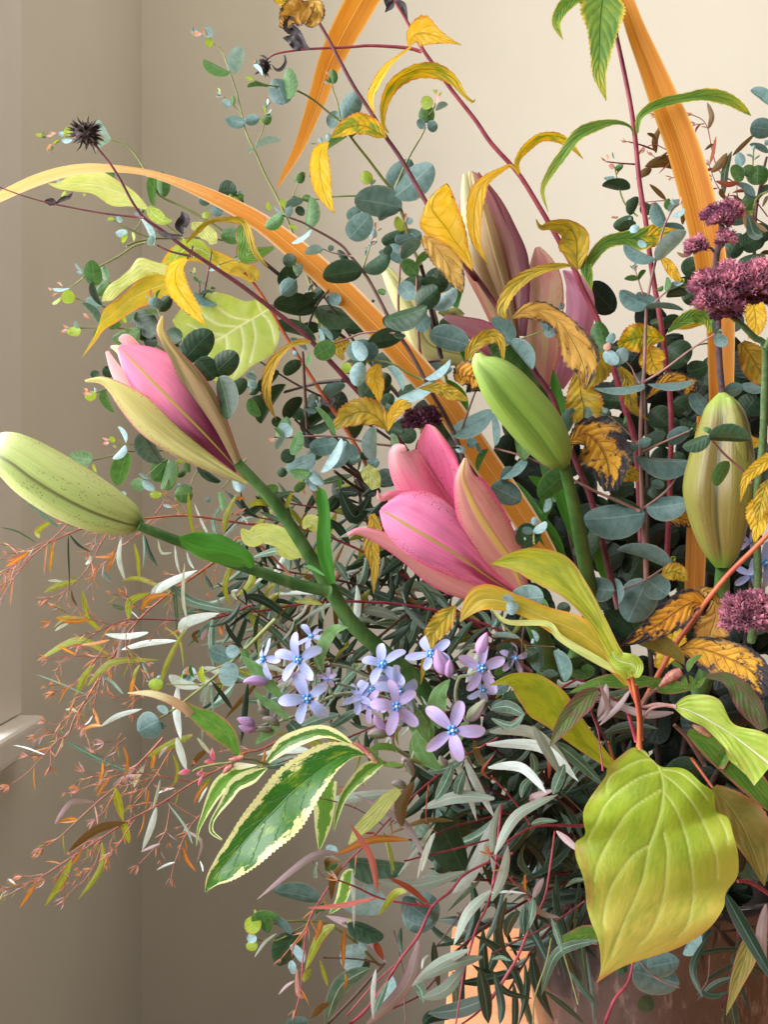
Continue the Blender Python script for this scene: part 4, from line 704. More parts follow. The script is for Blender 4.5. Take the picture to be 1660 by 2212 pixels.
h.stem('A630,970 740,1100 820,1230 890,1360 970,1470 1100,1560 1230,1660 D1350,80 1500,180 1660,290 E220,460 400,600 560,770 700,920 850,1080 980,1240 1060,1350 1200,1560', 14, 44, 'stem_maroon', n=64)
h.stem('A970,1470 700,1440 400,1385 290,1360 150,1320 -20,1258', 14, 8, 'stem_maroon', d=(.49, .485), name='side_stem')
h.twig('D1300,70 1160,40 1060,-5 ', 18, 'stem_maroon')
hl(h, 'D1260,85 1190,150 1190,260 1250,360 1320,450 1385,540', 150, .485, 'helio_yellow', shape=[.15, .75, 1, .85, .6, .02], label='bright yellow toothed leaf with green midrib at left')
hl(h, 'A1255,1640 1330,1560 1400,1500 1520,1480 1650,1500 E60,30 150,140', 60, .49, 'helio_olive', shape=[.2, .6, .6, .6, 1, .8, .1], fold=.4, roll=.5, wave=.3)
hl(h, 'A1385,1320 1400,1350 1310,1365', 34, .49, 'withered') if False else hl(h, 'A375,1380 350,1365 300,1360', 52, .488, 'withered', shape=[.5, 1, .3], fold=.7)
hl(h, 'A375,1375 430,1340 465,1330 490,1297', 30, .488, 'withered', shape=[.3, 1, .8, .05], fold=.4)
hl(h, 'A1235,1590 1160,1595 1100,1580 1048,1552', 36, .487, 'withered', shape=[.2, 1, .9, .03], fold=.5)
hl(h, 'A1235,1580 1215,1530 1245,1480 1225,1425', 70, .487, 'withered', shape=[.2, 1, 1, .03], fold=.7, wave=.2)
hl(h, 'E440,650 380,650 290,680 200,770 150,900 150,1030 205,1175', 78, .485, 'helio_olive', shape=[.2, .6, .5, .9, 1, .7, .02], fold=.4, roll=.4, label='narrow curved yellow leaf hanging left of the dark stem')
hl(h, 'E960,1240 880,1150 780,1120 680,1160 590,1240', 190, .495, 'helio_olive', shape=[.1, .9, 1, .8, .1], fold=.2, roll=.3, label='olive yellow leaf lying above the light blue oval leaf')
hl(h, 'E960,1250 990,1150 1050,1080 1120,1080', 90, .49, 'helio_yellow', shape=[.1, .8, 1, .3])
hl(h, 'E900,800 870,880 890,960 905,1070', 120, .50, 'helio_yellow', shape=[.3, 1, .8, .03]); hl(h, 'E700,640 660,670 620,690 660,770', 90, .505, 'helio_olive', shape=[.2, 1, 1, .2])
hl(h, 'E1170,960 1300,960 1400,1000 1500,1040', 90, .48, 'helio_olive', shape=[.1, .9, 1, .2], noise=.1, label='yellow withered leaf above the open lily')
hl(h, 'E1440,930 1480,880 1560,900 1640,960', 200, .485, 'helio_black', shape=[.3, 1, 1, .3], wave=.3)
hl(h, 'H850,150 870,250 850,380 870,500 862,690', 110, .475, 'helio_olive', shape=[.4, .9, 1, .6, .05], label='yellow brown leaf hanging under the lily lip')
hl(h, 'H1440,760 1350,840 1270,930 1200,1090', 140, .465, 'helio_black', shape=[.1, .9, .9, .2], wave=.15, label='grey edged yellow leaf above the blue flowers') if False else hl(h, 'H1420,770 1350,850 1280,940 1240,1010 1180,1300', 150, .468, 'helio_olive', shape=[.1, .9, .9, .6, .05], wave=.15, label='grey edged yellow leaf above the blue flowers')
x_, y_ = pts('A580,900')[0]; sh = thing('dried_seed_head', 'large black spiky dried seed head at upper left', 'seed head', tuple(P(x_, y_, .49)))
dry_head(sh, x_, y_, .49, 23, 70, 22)
h = hel('orange red branch slanting down behind the dark stem at left centre', (.53, .56))
h.stem('E-10,180 50,250 150,400 300,660 420,850 550,1050 640,1180 790,1430 860,1560', 20, 30, 'stem_orange', n=30)
h.stem('E-40,-20 30,30 120,110 250,215', 28, 26, 'stem_dark', d=(.545, .56)); hl(h, 'E560,1080 520,1050 515,1020', 40, .53, 'withered', shape=[.3, 1, .1]); hl(h, 'E570,1080 585,1040 560,1010', 40, .53, 'withered', shape=[.3, 1, .1])
hl(h, 'E60,240 20,215 -60,160 -120,190', 60, .53, 'cornus_gold')
h.twig('E560,560 640,600 700,650', 30, 'stem_maroon'); h.twig('E700,910 500,925 260,985', 26, 'stem_dark')
h.twig('E1210,790 1310,770', 20, 'stem_maroon')
# orange stem and blackened leaves at right
h = hel('orange stem at the right edge carrying blackened gold leaves', (.44, .46))
h.stem('I1680,240 1560,360 1420,500 1280,670 1200,790 1090,940 900,1290', 30, 34, 'stem_orange', n=30)
ribbon('leaf', 'I1290,680 1200,670 1100,730 1000,800 900,860 770,930', .45, .43, [10, 60, 90, 80, 50, 3], [30, 90, 90, 70, 50, 3], 'helio_black', h.root, n=60, m=12, ser=.03, sn=3, wave=.08, fold=.12, label='gold leaf with black edges pointing left')
ribbon('leaf', 'I1120,950 1250,940 1400,990 1540,1060 1680,1200', .455, .43, [10, 70, 100, 110, 60], [10, 110, 130, 110, 60], 'helio_black', h.root, n=60, m=12, ser=.02, sn=3, wave=.06, label='large gold leaf half covered in black at the right edge')
hl(h, 'I1100,800 1080,900 1000,1060', 180, .47, 'helio_yellow', shape=[.3, 1, .3]); hl(h, 'I1330,650 1350,750 1320,880 1420,950', 200, .465, 'helio_brown', shape=[.1, .8, 1, .2])
hl(h, 'I1290,640 1270,600 1330,620 1390,700', 70, .45, 'helio_brown'); hl(h, 'I1660,30 1600,110 1600,200 1580,300', 130, .445, 'helio_yellow', shape=[.6, 1, .8, .1])
hl(h, 'F1680,1270 1600,1330 1530,1400 1495,1540', 80, .43, 'helio_yellow', shape=[1, 1, .7, .03], label='curved orange yellow leaf at the right edge'); hl(h, 'F1660,1400 1620,1540 1600,1660', 90, .44, 'helio_olive')
hl(h, 'F1560,300 1580,380 1590,470 1560,560', 120, .52, 'helio_yellow', shape=[.3, 1, .9, .3]); hl(h, 'F1500,580 1560,660 1620,760 1660,820', 160, .54, 'helio_olive', shape=[.3, 1, 1, .5]); hl(h, 'F1480,1130 1560,1180 1640,1170', 80, .53, 'helio_yellow'); hl(h, 'F1470,1320 1560,1310 1640,1340', 60, .53, 'helio_olive')
hl(h, 'I1060,170 1150,160 1230,210', 110, .54, 'helio_black'); hl(h, 'I1020,500 1110,480 1180,540', 110, .5, 'helio_olive')
# ---------------------------------------------------------------- orange strap leaves
def strap(label, s, d0, d1, wl, wr, mat, **kw):
    pp = path3(s, d0, d1, kw.pop('bow', 0)); k = sc(); me = ribbon_mesh(pp, [x*k for x in wl], [x*k for x in wr], **kw)
    r = thing('strap_leaf', label, 'strap leaf', tuple(P(*pp[-1])), 'long orange strap leaves'); link('blade', me, r, MATS[mat]); return r
strap('long orange strap leaf arching from the left edge down across the centre', 'Z1190,1220 1140,1130 1050,1000 960,870 880,775 800,690 720,610 640,540 560,478 460,425 360,385 280,366 180,364 90,384 0,424 -60,460', .545, .50, [25, 27, 29, 29, 29, 28, 27, 24, 20, 15, 9, 8, 11, 13, 11, 7], [25, 27, 29, 29, 29, 28, 27, 24, 19, 14, 8, 6, 10, 11, 9, 7], 'strap_pale', n=90, m=10, fold=.25)
strap('orange strap leaf crossing behind the upper left red stem, narrowing down to a point', 'Z890,-120 810,-40 760,40 715,130 680,230 645,320 615,375 598,408', .53, .52, [40, 34, 32, 26, 18, 11, 6, 1], [40, 34, 32, 26, 18, 11, 6, 1], 'strap_orange', n=60, m=8, fold=.2)
strap('wide orange strap leaf arching down on the right side', 'F1370,1500 1370,900 1365,300 C1330,1660 1290,1420 1230,1150 1140,850 1040,600 960,400 870,180 800,-20 760,-120', .54, .50, [50, 60, 80, 86, 92, 98, 94, 86, 72, 58, 46, 40], [50, 80, 90, 90, 96, 96, 90, 80, 68, 54, 44, 36], 'strap_orange', n=90, m=10, fold=.22)
strap('short dull orange strap leaf showing below the tan lily bud', 'Z1500,1300 1510,1100 1530,900', .55, .55, [20, 22, 22], [20, 22, 22], 'strap_orange', n=20, m=6)
# ---------------------------------------------------------------- lilies
def bud(name, s, wids, d0, d1, mat, parent, nl=3, phase=0, groove=.16, n=44, seg=48, bend=None, tipf=0):
    pp = path3(s, d0, d1); k = sc(); c = [P(*p) for p in cr(pp, n)]; ws = cr([(w,) for w in wids], n); vs, fs, uvs = [], [], []
    for i, p in enumerate(c):
        t = (c[min(i+1, n-1)]-c[max(i-1, 0)]).normalized(); v = (p-cam.location).normalized(); a = v.cross(t).normalized(); b = a.cross(t).normalized()
        if b.dot(v) > 0: b = -b
        R = max(ws[i][0], .3)/2*k*MP(cr(pp, n)[i][2]); f = i/(n-1)
        for j in range(seg+1):
            th = 2*pi*j/seg; g = abs(cos(nl*(th-phase)/2)) ; u = (th-phase)/(2*pi)*nl
            gg = groove*math.exp(-((u-math.floor(u)-.5)/.10)**2)*0 + groove*(1-min(1, min((u % 1), 1-(u % 1))/.2))**.8
            rb = .05*math.exp(-(((u % 1)-.5)/.05)**2)
            r = R*(1-gg*(.35+.65*sin(pi*min(1, f*1.05)))+rb)
            vs.append(p+a*r*cos(th)+b*r*sin(th)); uvs.append((u+.0, f))
    for i in range(n-1):
        for j in range(seg): fs.append((i*(seg+1)+j, i*(seg+1)+j+1, (i+1)*(seg+1)+j+1, (i+1)*(seg+1)+j))
    me = mesh('bud', vs, fs, uvs)
    # grooves sit at u integer; the material wants them at fract = .5 distance
    return link(name, me, parent, MATS[mat])
def lily(label, at): return thing('lily_stem', label, 'lily', tuple(P(*at)), 'cut lily stems in the arrangement')
def petal(s, wl, wr, d0, d1, mat, parent, **kw):
    k = dict(n=48, m=14, cup=.45, wave=.02); k.update(kw)
    return ribbon('petal', s, d0, d1, wl, wr, mat, parent, **k)
LL = lily('left lily stem with a tall half open pink bud and a closed pale green bud', (1150, 1700, .56))
tube('stem', 'Z512,998 530,1018 560,1050 600,1095 650,1170 690,1235 715,1275 760,1345 830,1410 900,1470 960,1560 1040,1640 1150,1720', .475, .56, 21, 40, MATS['lily_stem'], LL, n=60, seg=14)
tube('bud_stalk', 'Z300,1136 330,1148 400,1175 470,1205 560,1235 640,1262 712,1278', .44, .485, 20, 26, MATS['lily_stem'], LL, n=34, seg=14)
link('stem_scar', lathe([(0, .0008), (.0024, .001), (.003, 0), (.0022, -.003)], 0, 0, 16), LL, MATS['bud_scale'], Matrix.Translation(P(722, 1243, .474)) @ Matrix.Rotation(radians(60), 4, 'X'))
# closed pale bud (tip out at the left edge)
bud('closed_bud', 'R735,480 690,465 600,428 480,375 340,300 200,215 90,140 0,95 -60,80', [30, 138, 218, 276, 304, 296, 256, 196, 60], .445, .425, 'bud_pale', LL, nl=3, phase=radians(112), groove=.2)
# tall pink bud
pi_ = bud('inner_bud', 'D1660,1580 1560,1480 1400,1320 1220,1110 1050,900 900,760 800,690', [80, 150, 250, 330, 330, 220, 50], .487, .47, 'bud_inner', LL, nl=3, phase=radians(30), groove=.12)
petal('D1640,1560 1540,1440 1380,1270 1200,1090 1040,930 900,785 800,680', [12, 55, 110, 150, 140, 90, 14], [12, 60, 140, 215, 240, 175, 20], .478, .452, 'p_pink_mid', LL, cup=.5, bow=.006, label='pink petal with green midrib')
petal('D1600,1500 1300,1330 1100,1180 930,1020 800,860 720,710', [20, 50, 60, 62, 50, 12], [20, 60, 80, 70, 40, 12], .482, .47, 'p_pink_in', LL, cup=.4)
petal('D1000,900 900,760 850,640 800,630', [30, 90, 60, 10], [30, 90, 50, 10], .475, .468, 'p_pink_in', LL, cup=.3)
petal('D880,780 800,700 745,680', [14, 26, 8], [14, 26, 8], .468, .466, 'p_white', LL, cup=.3, label='white petal tip')
petal('D1670,1605 1450,1480 1240,1350 1030,1190 870,1040 770,950 680,905 572,912', [14, 60, 100, 120, 92, 56, 30, 8], [14, 46, 96, 130, 96, 50, 26, 8], .478, .447, 'p_cream', LL, cup=.55, bow=.004, label='pale green outer petal curling left at its tip')
petal('D1680,1590 1580,1400 1500,1240 1400,1050 1300,890 1200,750 1120,640 1080,560 1098,470', [14, 110, 150, 150, 112, 60, 36, 26, 7], [14, 36, 60, 78, 70, 42, 30, 24, 7], .478, .45, 'p_peach', LL, cup=.5, bow=.002, label='peach outer petal curling up at its tip')
# bract leaves
ribbon('leaf', 'Z545,1225 530,1208 480,1192 440,1186 405,1172 386,1160', .448, .43, [6, 22, 28, 22, 12, 1], [6, 20, 36, 38, 24, 1], 'lily_leaf', LL, n=36, m=10, cup=.3, wave=.05, label='boat shaped green leaf on the bud stalk')
lf('H585,620 545,480 525,330 530,170 510,20 500,-30', 92, .47, .46, 'lily_leaf', LL, shape=[.5, 1, 1.05, .9, .8, .05], fold=.3, label='upright narrow green leaf at the stem joint')
lf('H540,570 440,510 380,505', 24, .472, .475, 'lily_leaf', LL)
# open pink lily
LC = lily('lily stem with the large open pink flower at the centre', (1180, 1700, .56))
tube('stem', 'I190,590 250,760 330,1000 320,1300', .47, .54, 40, 46, MATS['lily_stem_dark'], LC, n=30, seg=12)
petal('O950,1500 880,1100 820,850 760,560 700,350 690,190', [60, 130, 140, 150, 96, 12], [60, 180, 190, 180, 150, 14], .478, .468, 'p_back', LC, cup=-.3, label='upright back petal, deep pink inside')
petal('O940,560 900,450 820,330 750,230 700,195', [10, 22, 30, 20, 6], [10, 20, 24, 16, 6], .462, .463, 'p_pale', LC, cup=.6)
petal('O1000,1400 850,1000 700,800 590,640 510,500 470,400 520,360', [60, 160, 170, 160, 130, 76, 12], [60, 150, 170, 170, 160, 120, 30], .472, .462, 'p_pale', LC, cup=.45)
petal('O800,800 600,740 420,730 330,760 305,700', [40, 46, 40, 26, 5], [40, 40, 30, 20, 5], .468, .462, 'p_pale', LC, cup=.5, label='small pink petal with white tip')
petal('O1420,1530 1180,1380 950,1220 720,1080 530,970 400,890 325,850', [40, 110, 190, 215, 185, 124, 18], [40, 120, 250, 330, 330, 230, 24], .467, .442, 'p_main', LC, cup=.5, bow=.012, label='broad front petal with yellow green midrib')
petal('O1400,1560 1150,1500 950,1440 760,1340 560,1200 400,1110 250,1030 140,1015 78,1050', [40, 70, 100, 110, 84, 60, 50, 30, 10], [40, 120, 130, 130, 110, 80, 40, 26, 10], .466, .447, 'p_low', LC, cup=.55, bow=.002, label='lower petal curling left to a white tip')
petal('O1420,1450 1330,1240 1200,1060 1080,880 1000,720 960,600 985,450', [60, 210, 215, 175, 116, 62, 12], [60, 130, 190, 205, 180, 120, 16], .457, .437, 'p_front', LC, cup=.5, fold=.12, bow=.004, label='peach front petal with twisted yellow midrib')
# light green bud
LG = lily('lily stem with one bright green closed bud, right of centre', (1290, 1700, .57))
bud('closed_bud', 'F440,1330 400,1260 300,1110 150,930 30,790 -60,700 -80,640', [44, 190, 290, 300, 250, 130, 34], .47, .45, 'bud_green', LG, nl=3, phase=radians(104), groove=.24)
tube('stem', 'F435,1315 470,1450 500,1580 I520,200 560,420 600,700 500,1000', .472, .55, 24, 34, MATS['lily_stem_dark'], LG, n=30, seg=12)
# tan bud right
LT = lily('lily stem with the tan and green upright bud at the right', (1500, 1700, .56))
bud('closed_bud', 'I1390,450 1385,350 1370,180 F1370,1460 1385,1250 1395,1080 1390,960 1385,880', [90, 220, 340, 425, 370, 290, 200, 40], .485, .475, 'bud_tan', LT, nl=3, phase=radians(96), groove=.26)
bud('bud_tip', 'F1470,1500 1470,1300 1455,1080 1440,980 1425,905', [120, 200, 170, 110, 26], .474, .470, 'bud_tan', LT, nl=3, phase=.4, groove=.1, n=30)
tube('stem', 'I1390,440 1385,560 1375,700 1360,900 1250,1200', .485, .55, 30, 40, MATS['lily_stem'], LT, n=24, seg=12)
# back lilies
LB = lily('back lily stem with tall dusky pink buds and a half open pink flower', (1230, 1700, .60))
pb = bud('tall_bud', 'M760,1900 700,1620 600,1300 500,980 420,660 370,400 370,165', [90, 210, 300, 400, 340, 210, 60], .545, .54, 'p_tan', LB, phase=.5, groove=.1)
petal('M720,1700 560,1350 450,1020 370,720 320,440 310,180', [40, 70, 90, 70, 55, 20], [40, 110, 110, 100, 70, 30], .535, .52, 'p_tancream', LB, cup=.6, label='cream petal of the tall bud')
petal('M760,1640 700,1300 600,950 520,650 450,400 380,170', [30, 120, 150, 100, 60, 12], [30, 50, 80, 70, 40, 12], .535, .515, 'p_tan', LB, cup=.45, label='tan ridged petal of the tall bud')
petal('M800,1640 800,1260 720,900 620,620 520,380 400,170', [30, 90, 100, 80, 50, 10], [30, 90, 100, 70, 50, 10], .538, .522, 'p_maroon_light', LB, cup=.4)
petal('M840,1640 850,1300 820,950 720,680 600,430 430,170', [30, 50, 56, 44, 40, 10], [30, 50, 70, 60, 46, 12], .536, .524, 'p_maroon', LB, cup=.5, label='maroon edge petal')
petal('M960,2260 1000,1850 1010,1500 1030,1200 1000,1000 960,840', [60, 160, 170, 150, 120, 20], [60, 170, 200, 180, 130, 30], .55, .54, 'p_dusky', LB, cup=.5, label='tall dusky pink petal with speckled edge')
petal('M1150,2100 1260,1800 1340,1450 1320,1200 1200,1050', [60, 150, 130, 110, 10], [60, 130, 150, 120, 10], .555, .55, 'p_mauve', LB, cup=.5, label='mauve pink petal at the right')
petal('M720,1880 640,1750 480,1600 300,1520 130,1460', [60, 130, 140, 90, 30], [60, 100, 100, 60, 20], .55, .54, 'p_lilac', LB, cup=-.3, label='lilac speckled petal bending left')
petal('M650,1900 450,1850 300,1780', [60, 90, 60], [60, 90, 60], .55, .55, 'p_lilac', LB, cup=-.2)
tube('stem', 'M660,1680 720,1850 850,2060 F250,900 350,1200 420,1500', .54, .58, 70, 60, MATS['lily_stem'], LB, n=24, seg=12)
bud('closed_bud', 'F60,700 E1250,700 1120,450 1000,250 900,90', [60, 160, 180, 120, 26], .555, .55, 'bud_back', LB, phase=1.2, groove=.2)
tube('bud_stalk', 'M100,1400 160,1440 230,1420 290,1465', .55, .55, 22, 16, MATS['stem_olive'], LB, n=12)
lf('M240,1400 230,1300 260,1180 290,1120', 100, .56, .56, 'lily_leaf', LB)
for s_, w_, m_ in (('I560,460 520,250 430,60 380,-80', 100, 'lily_leaf'), ('I440,520 380,300 300,130', 80, 'lily_leaf'), ('I700,560 660,380 600,200', 90, 'lily_leaf'), ('I480,600 420,400 330,300 200,200', 70, 'lily_leaf'), ('E1560,900 1500,760 1420,640', 60, 'lily_leaf'), ('F430,1120 400,950 370,740', 90, 'lily_leaf'), ('E1400,1280 1440,1050 1360,900', 130, 'lily_leaf'), ('F20,560 60,640 170,760', 60, 'lily_leaf'), ('F440,1500 330,1440 220,1380', 80, 'lily_leaf'), ('I620,300 640,200 560,430', 90, 'lily_leaf'), ('F90,1390 200,1500 330,1640', 60, 'lily_leaf'), ('I260,200 330,60 300,-60', 80, 'lily_leaf')):
    lf(s_, w_, .55, .54, m_, LB, fold=.2)
# ---------------------------------------------------------------- dogwood leaves
def dog(label, at, d): 
    p = Plant('dogwood_sprig', label, 'dogwood sprig', d, 'dogwood sprigs with large veined leaves', at=(*at, d if not isinstance(d, tuple) else d[0])); p.ensure((0, 0, 0)); return p
def big_leaf():
    """the large yellow green leaf hanging at lower right: outline, waves and curved veins are real relief"""
    root = Plant('dogwood_sprig', 'large yellow green leaf hanging at lower right with curved veins', 'dogwood sprig', .40, 'dogwood sprigs with large veined leaves', at=(1382, 1612, .40)); root.ensure((0, 0, 0))
    q = NT('cornus_main'); uv = q.n('UVMap').outputs[0]; sp = q.n('SeparateXYZ'); q.put(sp.inputs[0], uv); u, v = sp.outputs[0], sp.outputs[1]
    s_ = q.math('MULTIPLY_ADD', u, 2.0, -1.0); a = q.math('ABSOLUTE', s_)
    nz = q.noise(q.comb(u, v), 3.2, 5); nf = q.noise(q.comb(u, v), 38, 4)
    c = q.mix(q.ss(q.math('ADD', v, q.math('MULTIPLY_ADD', nz, .6, -.3)), .35, .95), lin((152, 176, 44)), lin((206, 192, 92)))
    c = q.mix(q.math('MULTIPLY', q.ss(q.noise(q.comb(u, v, .4), 5.0, 4), .45, .62), .5), c, lin((118, 148, 40)))
    c = q.mix(q.math('MULTIPLY', q.ss(nf, .4, .7), .4), c, lin((168, 184, 70)))
    le = q.math('MULTIPLY', q.ss(q.math('SUBTRACT', 0.0, s_), .72, 1.0), q.ss(nz, .46, .6)); c = q.mix(q.math('MULTIPLY', le, .7), c, lin((150, 98, 66)))
    re = q.math('MULTIPLY', q.ss(s_, .8, 1.0), q.ss(v, .6, .9)); c = q.mix(q.math('MULTIPLY', re, .5), c, lin((196, 146, 72)))
    c = q.mix(q.ss(v, .93, 1.0), c, lin((196, 128, 66)))
    at = q.n('Attribute'); at.attribute_name = 'vein'; c = q.mix(q.math('MULTIPLY', at.outputs['Fac'], .8), c, lin((206, 218, 130)))
    pr = q.n('BsdfPrincipled'); q.put(pr.inputs['Base Color'], c); pr.inputs['Roughness'].default_value = .48; pr.inputs['Specular IOR Level'].default_value = .35
    bp = q.n('Bump'); bp.inputs['Strength'].default_value = .5; bp.inputs['Distance'].default_value = .0006; q.put(bp.inputs['Height'], nf); q.put(pr.inputs['Normal'], bp.outputs[0])
    tl = q.n('BsdfTranslucent'); q.put(tl.inputs[0], c); mx = q.n('MixShader'); mx.inputs[0].default_value = .42; q.put(mx.inputs[1], pr.outputs[0]); q.put(mx.inputs[2], tl.outputs[0]); q.put(q.out.inputs[0], mx.outputs[0]); MATS['cornus_main'] = q.m
    outline_leaf('L880,55 840,62 795,92 700,175 685,230 600,350 556,430 552,500 562,580 505,630 508,720 545,820 565,920 572,1010 600,1110 640,1210 655,1310 655,1400 632,1472',
      'L880,58 900,90 960,125 1000,170 1020,220 1033,300 1025,400 1005,490 970,590 940,670 925,760 905,860 870,950 835,1030 800,1110 760,1200 715,1300 670,1400 632,1472',
      'L882,55 930,85 965,135 1030,175 1130,180 1190,205 1260,270 1335,330 1350,440 1420,480 1455,590 1482,700 1478,830 1410,930 1390,1030 1290,1160 1100,1270 800,1370 632,1472',
      .404, .388, 'cornus_main', root.root, n=130, m=120, cup=.1, wave=.13, wf=4.3, bow=.006, vdepth=.0003, label=None, veins=[
      'L880,60 960,125 1010,190 1033,300 1020,420 1005,490 950,650', 'L945,660 925,780 900,880 850,1000 790,1130 725,1300', 'L985,135 900,135 800,180 710,240 690,320', 'L1005,205 900,235 780,310 690,400 640,500 580,620',
      'L1033,305 940,360 830,440 750,550 690,650 640,760 620,860', 'L955,645 860,700 780,800 720,900 685,1010 672,1120', 'L1030,190 1130,210 1220,280 1300,370', 'L1030,220 1110,280 1200,380 1260,480 1310,590 1355,720 1360,850',
      'L1040,330 1110,430 1160,560 1190,680 1210,820 1215,960 1180,1120 1120,1200', 'L1035,570 1058,680 1055,800 1040,930 1000,1080 940,1190 880,1250', 'L1365,470 1410,560 1420,640'])
    root.stem('Z1366,1462 1380,1540 1382,1590 1384,1618', 8, 11, 'stem_orange', d=(.40, .402), name='stalk')
    root.stem('Z1372,1480 1382,1540 1386,1600', 14, 12, 'stem_orange', d=(.41, .41))
big_leaf()
g = dog('long twisted yellow green leaf crossing in front of the pink lily base', (1366, 1462), .405)
ribbon('leaf', 'I830,1120 800,1060 740,960 640,780 500,600 370,480 200,400 0,430', .405, .43, [20, 60, 60, 50, 70, 110, 100, 3], [20, 60, 40, 50, 90, 120, 60, 3], 'cornus_yellow', g.root, n=60, m=14, fold=.2, wave=.1, wf=2, label='long yellow green leaf with pointed reddish tip')
ribbon('leaf', 'I840,1115 870,1090 850,1040 760,1010 720,960', .40, .40, [5, 30, 60, 50, 10], [5, 30, 60, 50, 10], 'cornus_lime', g.root, n=30, m=8, fold=.2, wave=.3, label='pale curled leaf underside')
ribbon('leaf', 'I820,1160 740,1040 640,930 500,830 330,760 150,680 -60,650 -190,780', .415, .43, [15, 50, 80, 100, 60, 50, 60, 3], [15, 30, 70, 90, 70, 60, 90, 3], 'cornus_gold', g.root, n=70, m=12, fold=.15, wave=.25, wf=2.5, label='gold wavy leaf with rolled pale edge')
ribbon('leaf', 'I790,1100 640,1010 420,880 330,790 100,780 0,700', .412, .425, [10, 26, 22, 20, 16, 4], [10, 22, 20, 18, 14, 4], 'cornus_pale', g.root, n=50, m=6, fold=.3, wave=.4, label='rolled pale leaf edge')
g.stem('I820,1120 850,1210 880,1290 890,1400 885,1530', 24, 34, 'stem_orange', d=(.405, .41)); g.stem('I820,1330 850,1430 870,1500', 22, 26, 'stem_crimson', d=(.41, .41))
g.stem('I890,1400 960,1300 1100,1280', 22, 14, 'stem_pinkbrown', d=(.41, .405))
g = dog('yellow leaf with a small brown hole below the lily, its tip pointing left', (1290, 1700), .43)
ribbon('leaf', 'I720,1640 560,1500 420,1360 330,1260 230,1170 120,1120 -10,1160', .44, .42, [30, 60, 90, 130, 110, 50, 3], [30, 70, 110, 120, 90, 30, 3], 'cornus_yellow', g.root, n=60, m=12, wave=.12, fold=.12, label='yellow leaf with brown spots')
g.stem('I700,1500 760,1700', 14, 14, 'stem_orange', d=(.45, .46))
g = dog('pale lime wavy leaf pointing to the lower right corner area', (1400, 1530), .40)
ribbon('leaf', 'I1100,1290 1180,1310 1300,1370 1420,1440 1540,1530 1680,1640', .405, .39, [12, 100, 140, 60, 120, 160], [12, 50, 50, 80, 110, 160], 'cornus_lime', g.root, n=60, m=14, wave=.2, wf=2.2, fold=.15, label='pale lime leaf with white midrib')
ribbon('leaf', 'I1400,1500 1500,1560 1600,1680', .41, .40, [20, 80, 60], [20, 80, 60], 'cornus_lime', g.root, n=30, m=10, wave=.2) 
ribbon('leaf', 'L1640,200 1560,120 1480,100 1400,-20', .41, .40, [40, 80, 60, 20], [20, 60, 60, 20], 'cornus_lime', g.root, n=30, m=10, wave=.2)
g.stem('I1110,1290 1000,1275 930,1290 880,1290', 26, 20, 'stem_pinkbrown', d=(.405, .41))
g = dog('green toothed leaf with reddish rim curving at the right edge', (1600, 1560), .43)
ribbon('leaf', 'I1290,1110 1400,1120 1500,1180 1580,1290 1650,1420', .43, .42, [10, 40, 50, 50, 20], [10, 30, 80, 90, 40], 'bronze_leaf', g.root, n=40, m=10, curl=.2, wave=.1)
ribbon('leaf', 'I1180,1440 1300,1500 1440,1600 L1400,100 1560,260 1700,420', .44, .44, [20, 80, 100, 90, 80, 40], [20, 80, 100, 90, 80, 40], 'cornus_green', g.root, n=40, m=10, fold=.2, wave=.06)
g.stem('I1100,1400 1180,1480 1280,1640', 26, 30, 'stem_brown', d=(.45, .46))
g = dog('dull olive brown leaf half hidden behind the big yellow green leaf', (1590, 1740), .44)
ribbon('leaf', 'L1330,300 1420,400 1500,520 1570,680 1640,890', .45, .44, [30, 110, 160, 110, 3], [20, 100, 110, 60, 3], 'cornus_dull', g.root, n=40, m=12, fold=.1, wave=.1, ser=.02)
ribbon('leaf', 'L1560,1180 1530,1300 1480,1450 1410,1665', .46, .45, [20, 60, 40, 2], [20, 50, 40, 2], 'cornus_dull', g.root, n=40, m=8, fold=.2)
ribbon('leaf', 'L640,1190 560,1180 430,1210', .46, .46, [50, 50, 20], [50, 50, 20], 'cornus_green', g.root, n=20, m=8)
g.stem('L1330,300 1200,120', 16, 20, 'stem_orange', d=(.45, .46))
g = dog('green lance leaf and reddish folded leaf under the twisted yellow leaves', (1350, 1540), .43)
lf('I860,1280 720,1370 560,1190 460,1180', 100, .43, .43, 'cornus_green', g.root) if False else lf('I1000,1130 860,1140 660,1140 460,1210', 90, .435, .43, 'cornus_green', g.root, ser=.03)
ribbon('leaf', 'I640,1190 560,1240 470,1340 400,1440 350,1530', .425, .415, [20, 70, 60, 40, 2], [20, 50, 50, 30, 2], 'bronze_leaf', g.root, n=40, m=10, fold=.25)
lf('I860,900 980,900 1100,960 1160,1040', 110, .44, .44, 'cornus_dull', g.root); lf('I900,1130 1060,1170 1240,1170', 90, .445, .44, 'cornus_green', g.root)
g.stem('I640,1180 800,1300 880,1500', 10, 14, 'stem_crimson', d=(.43, .43))
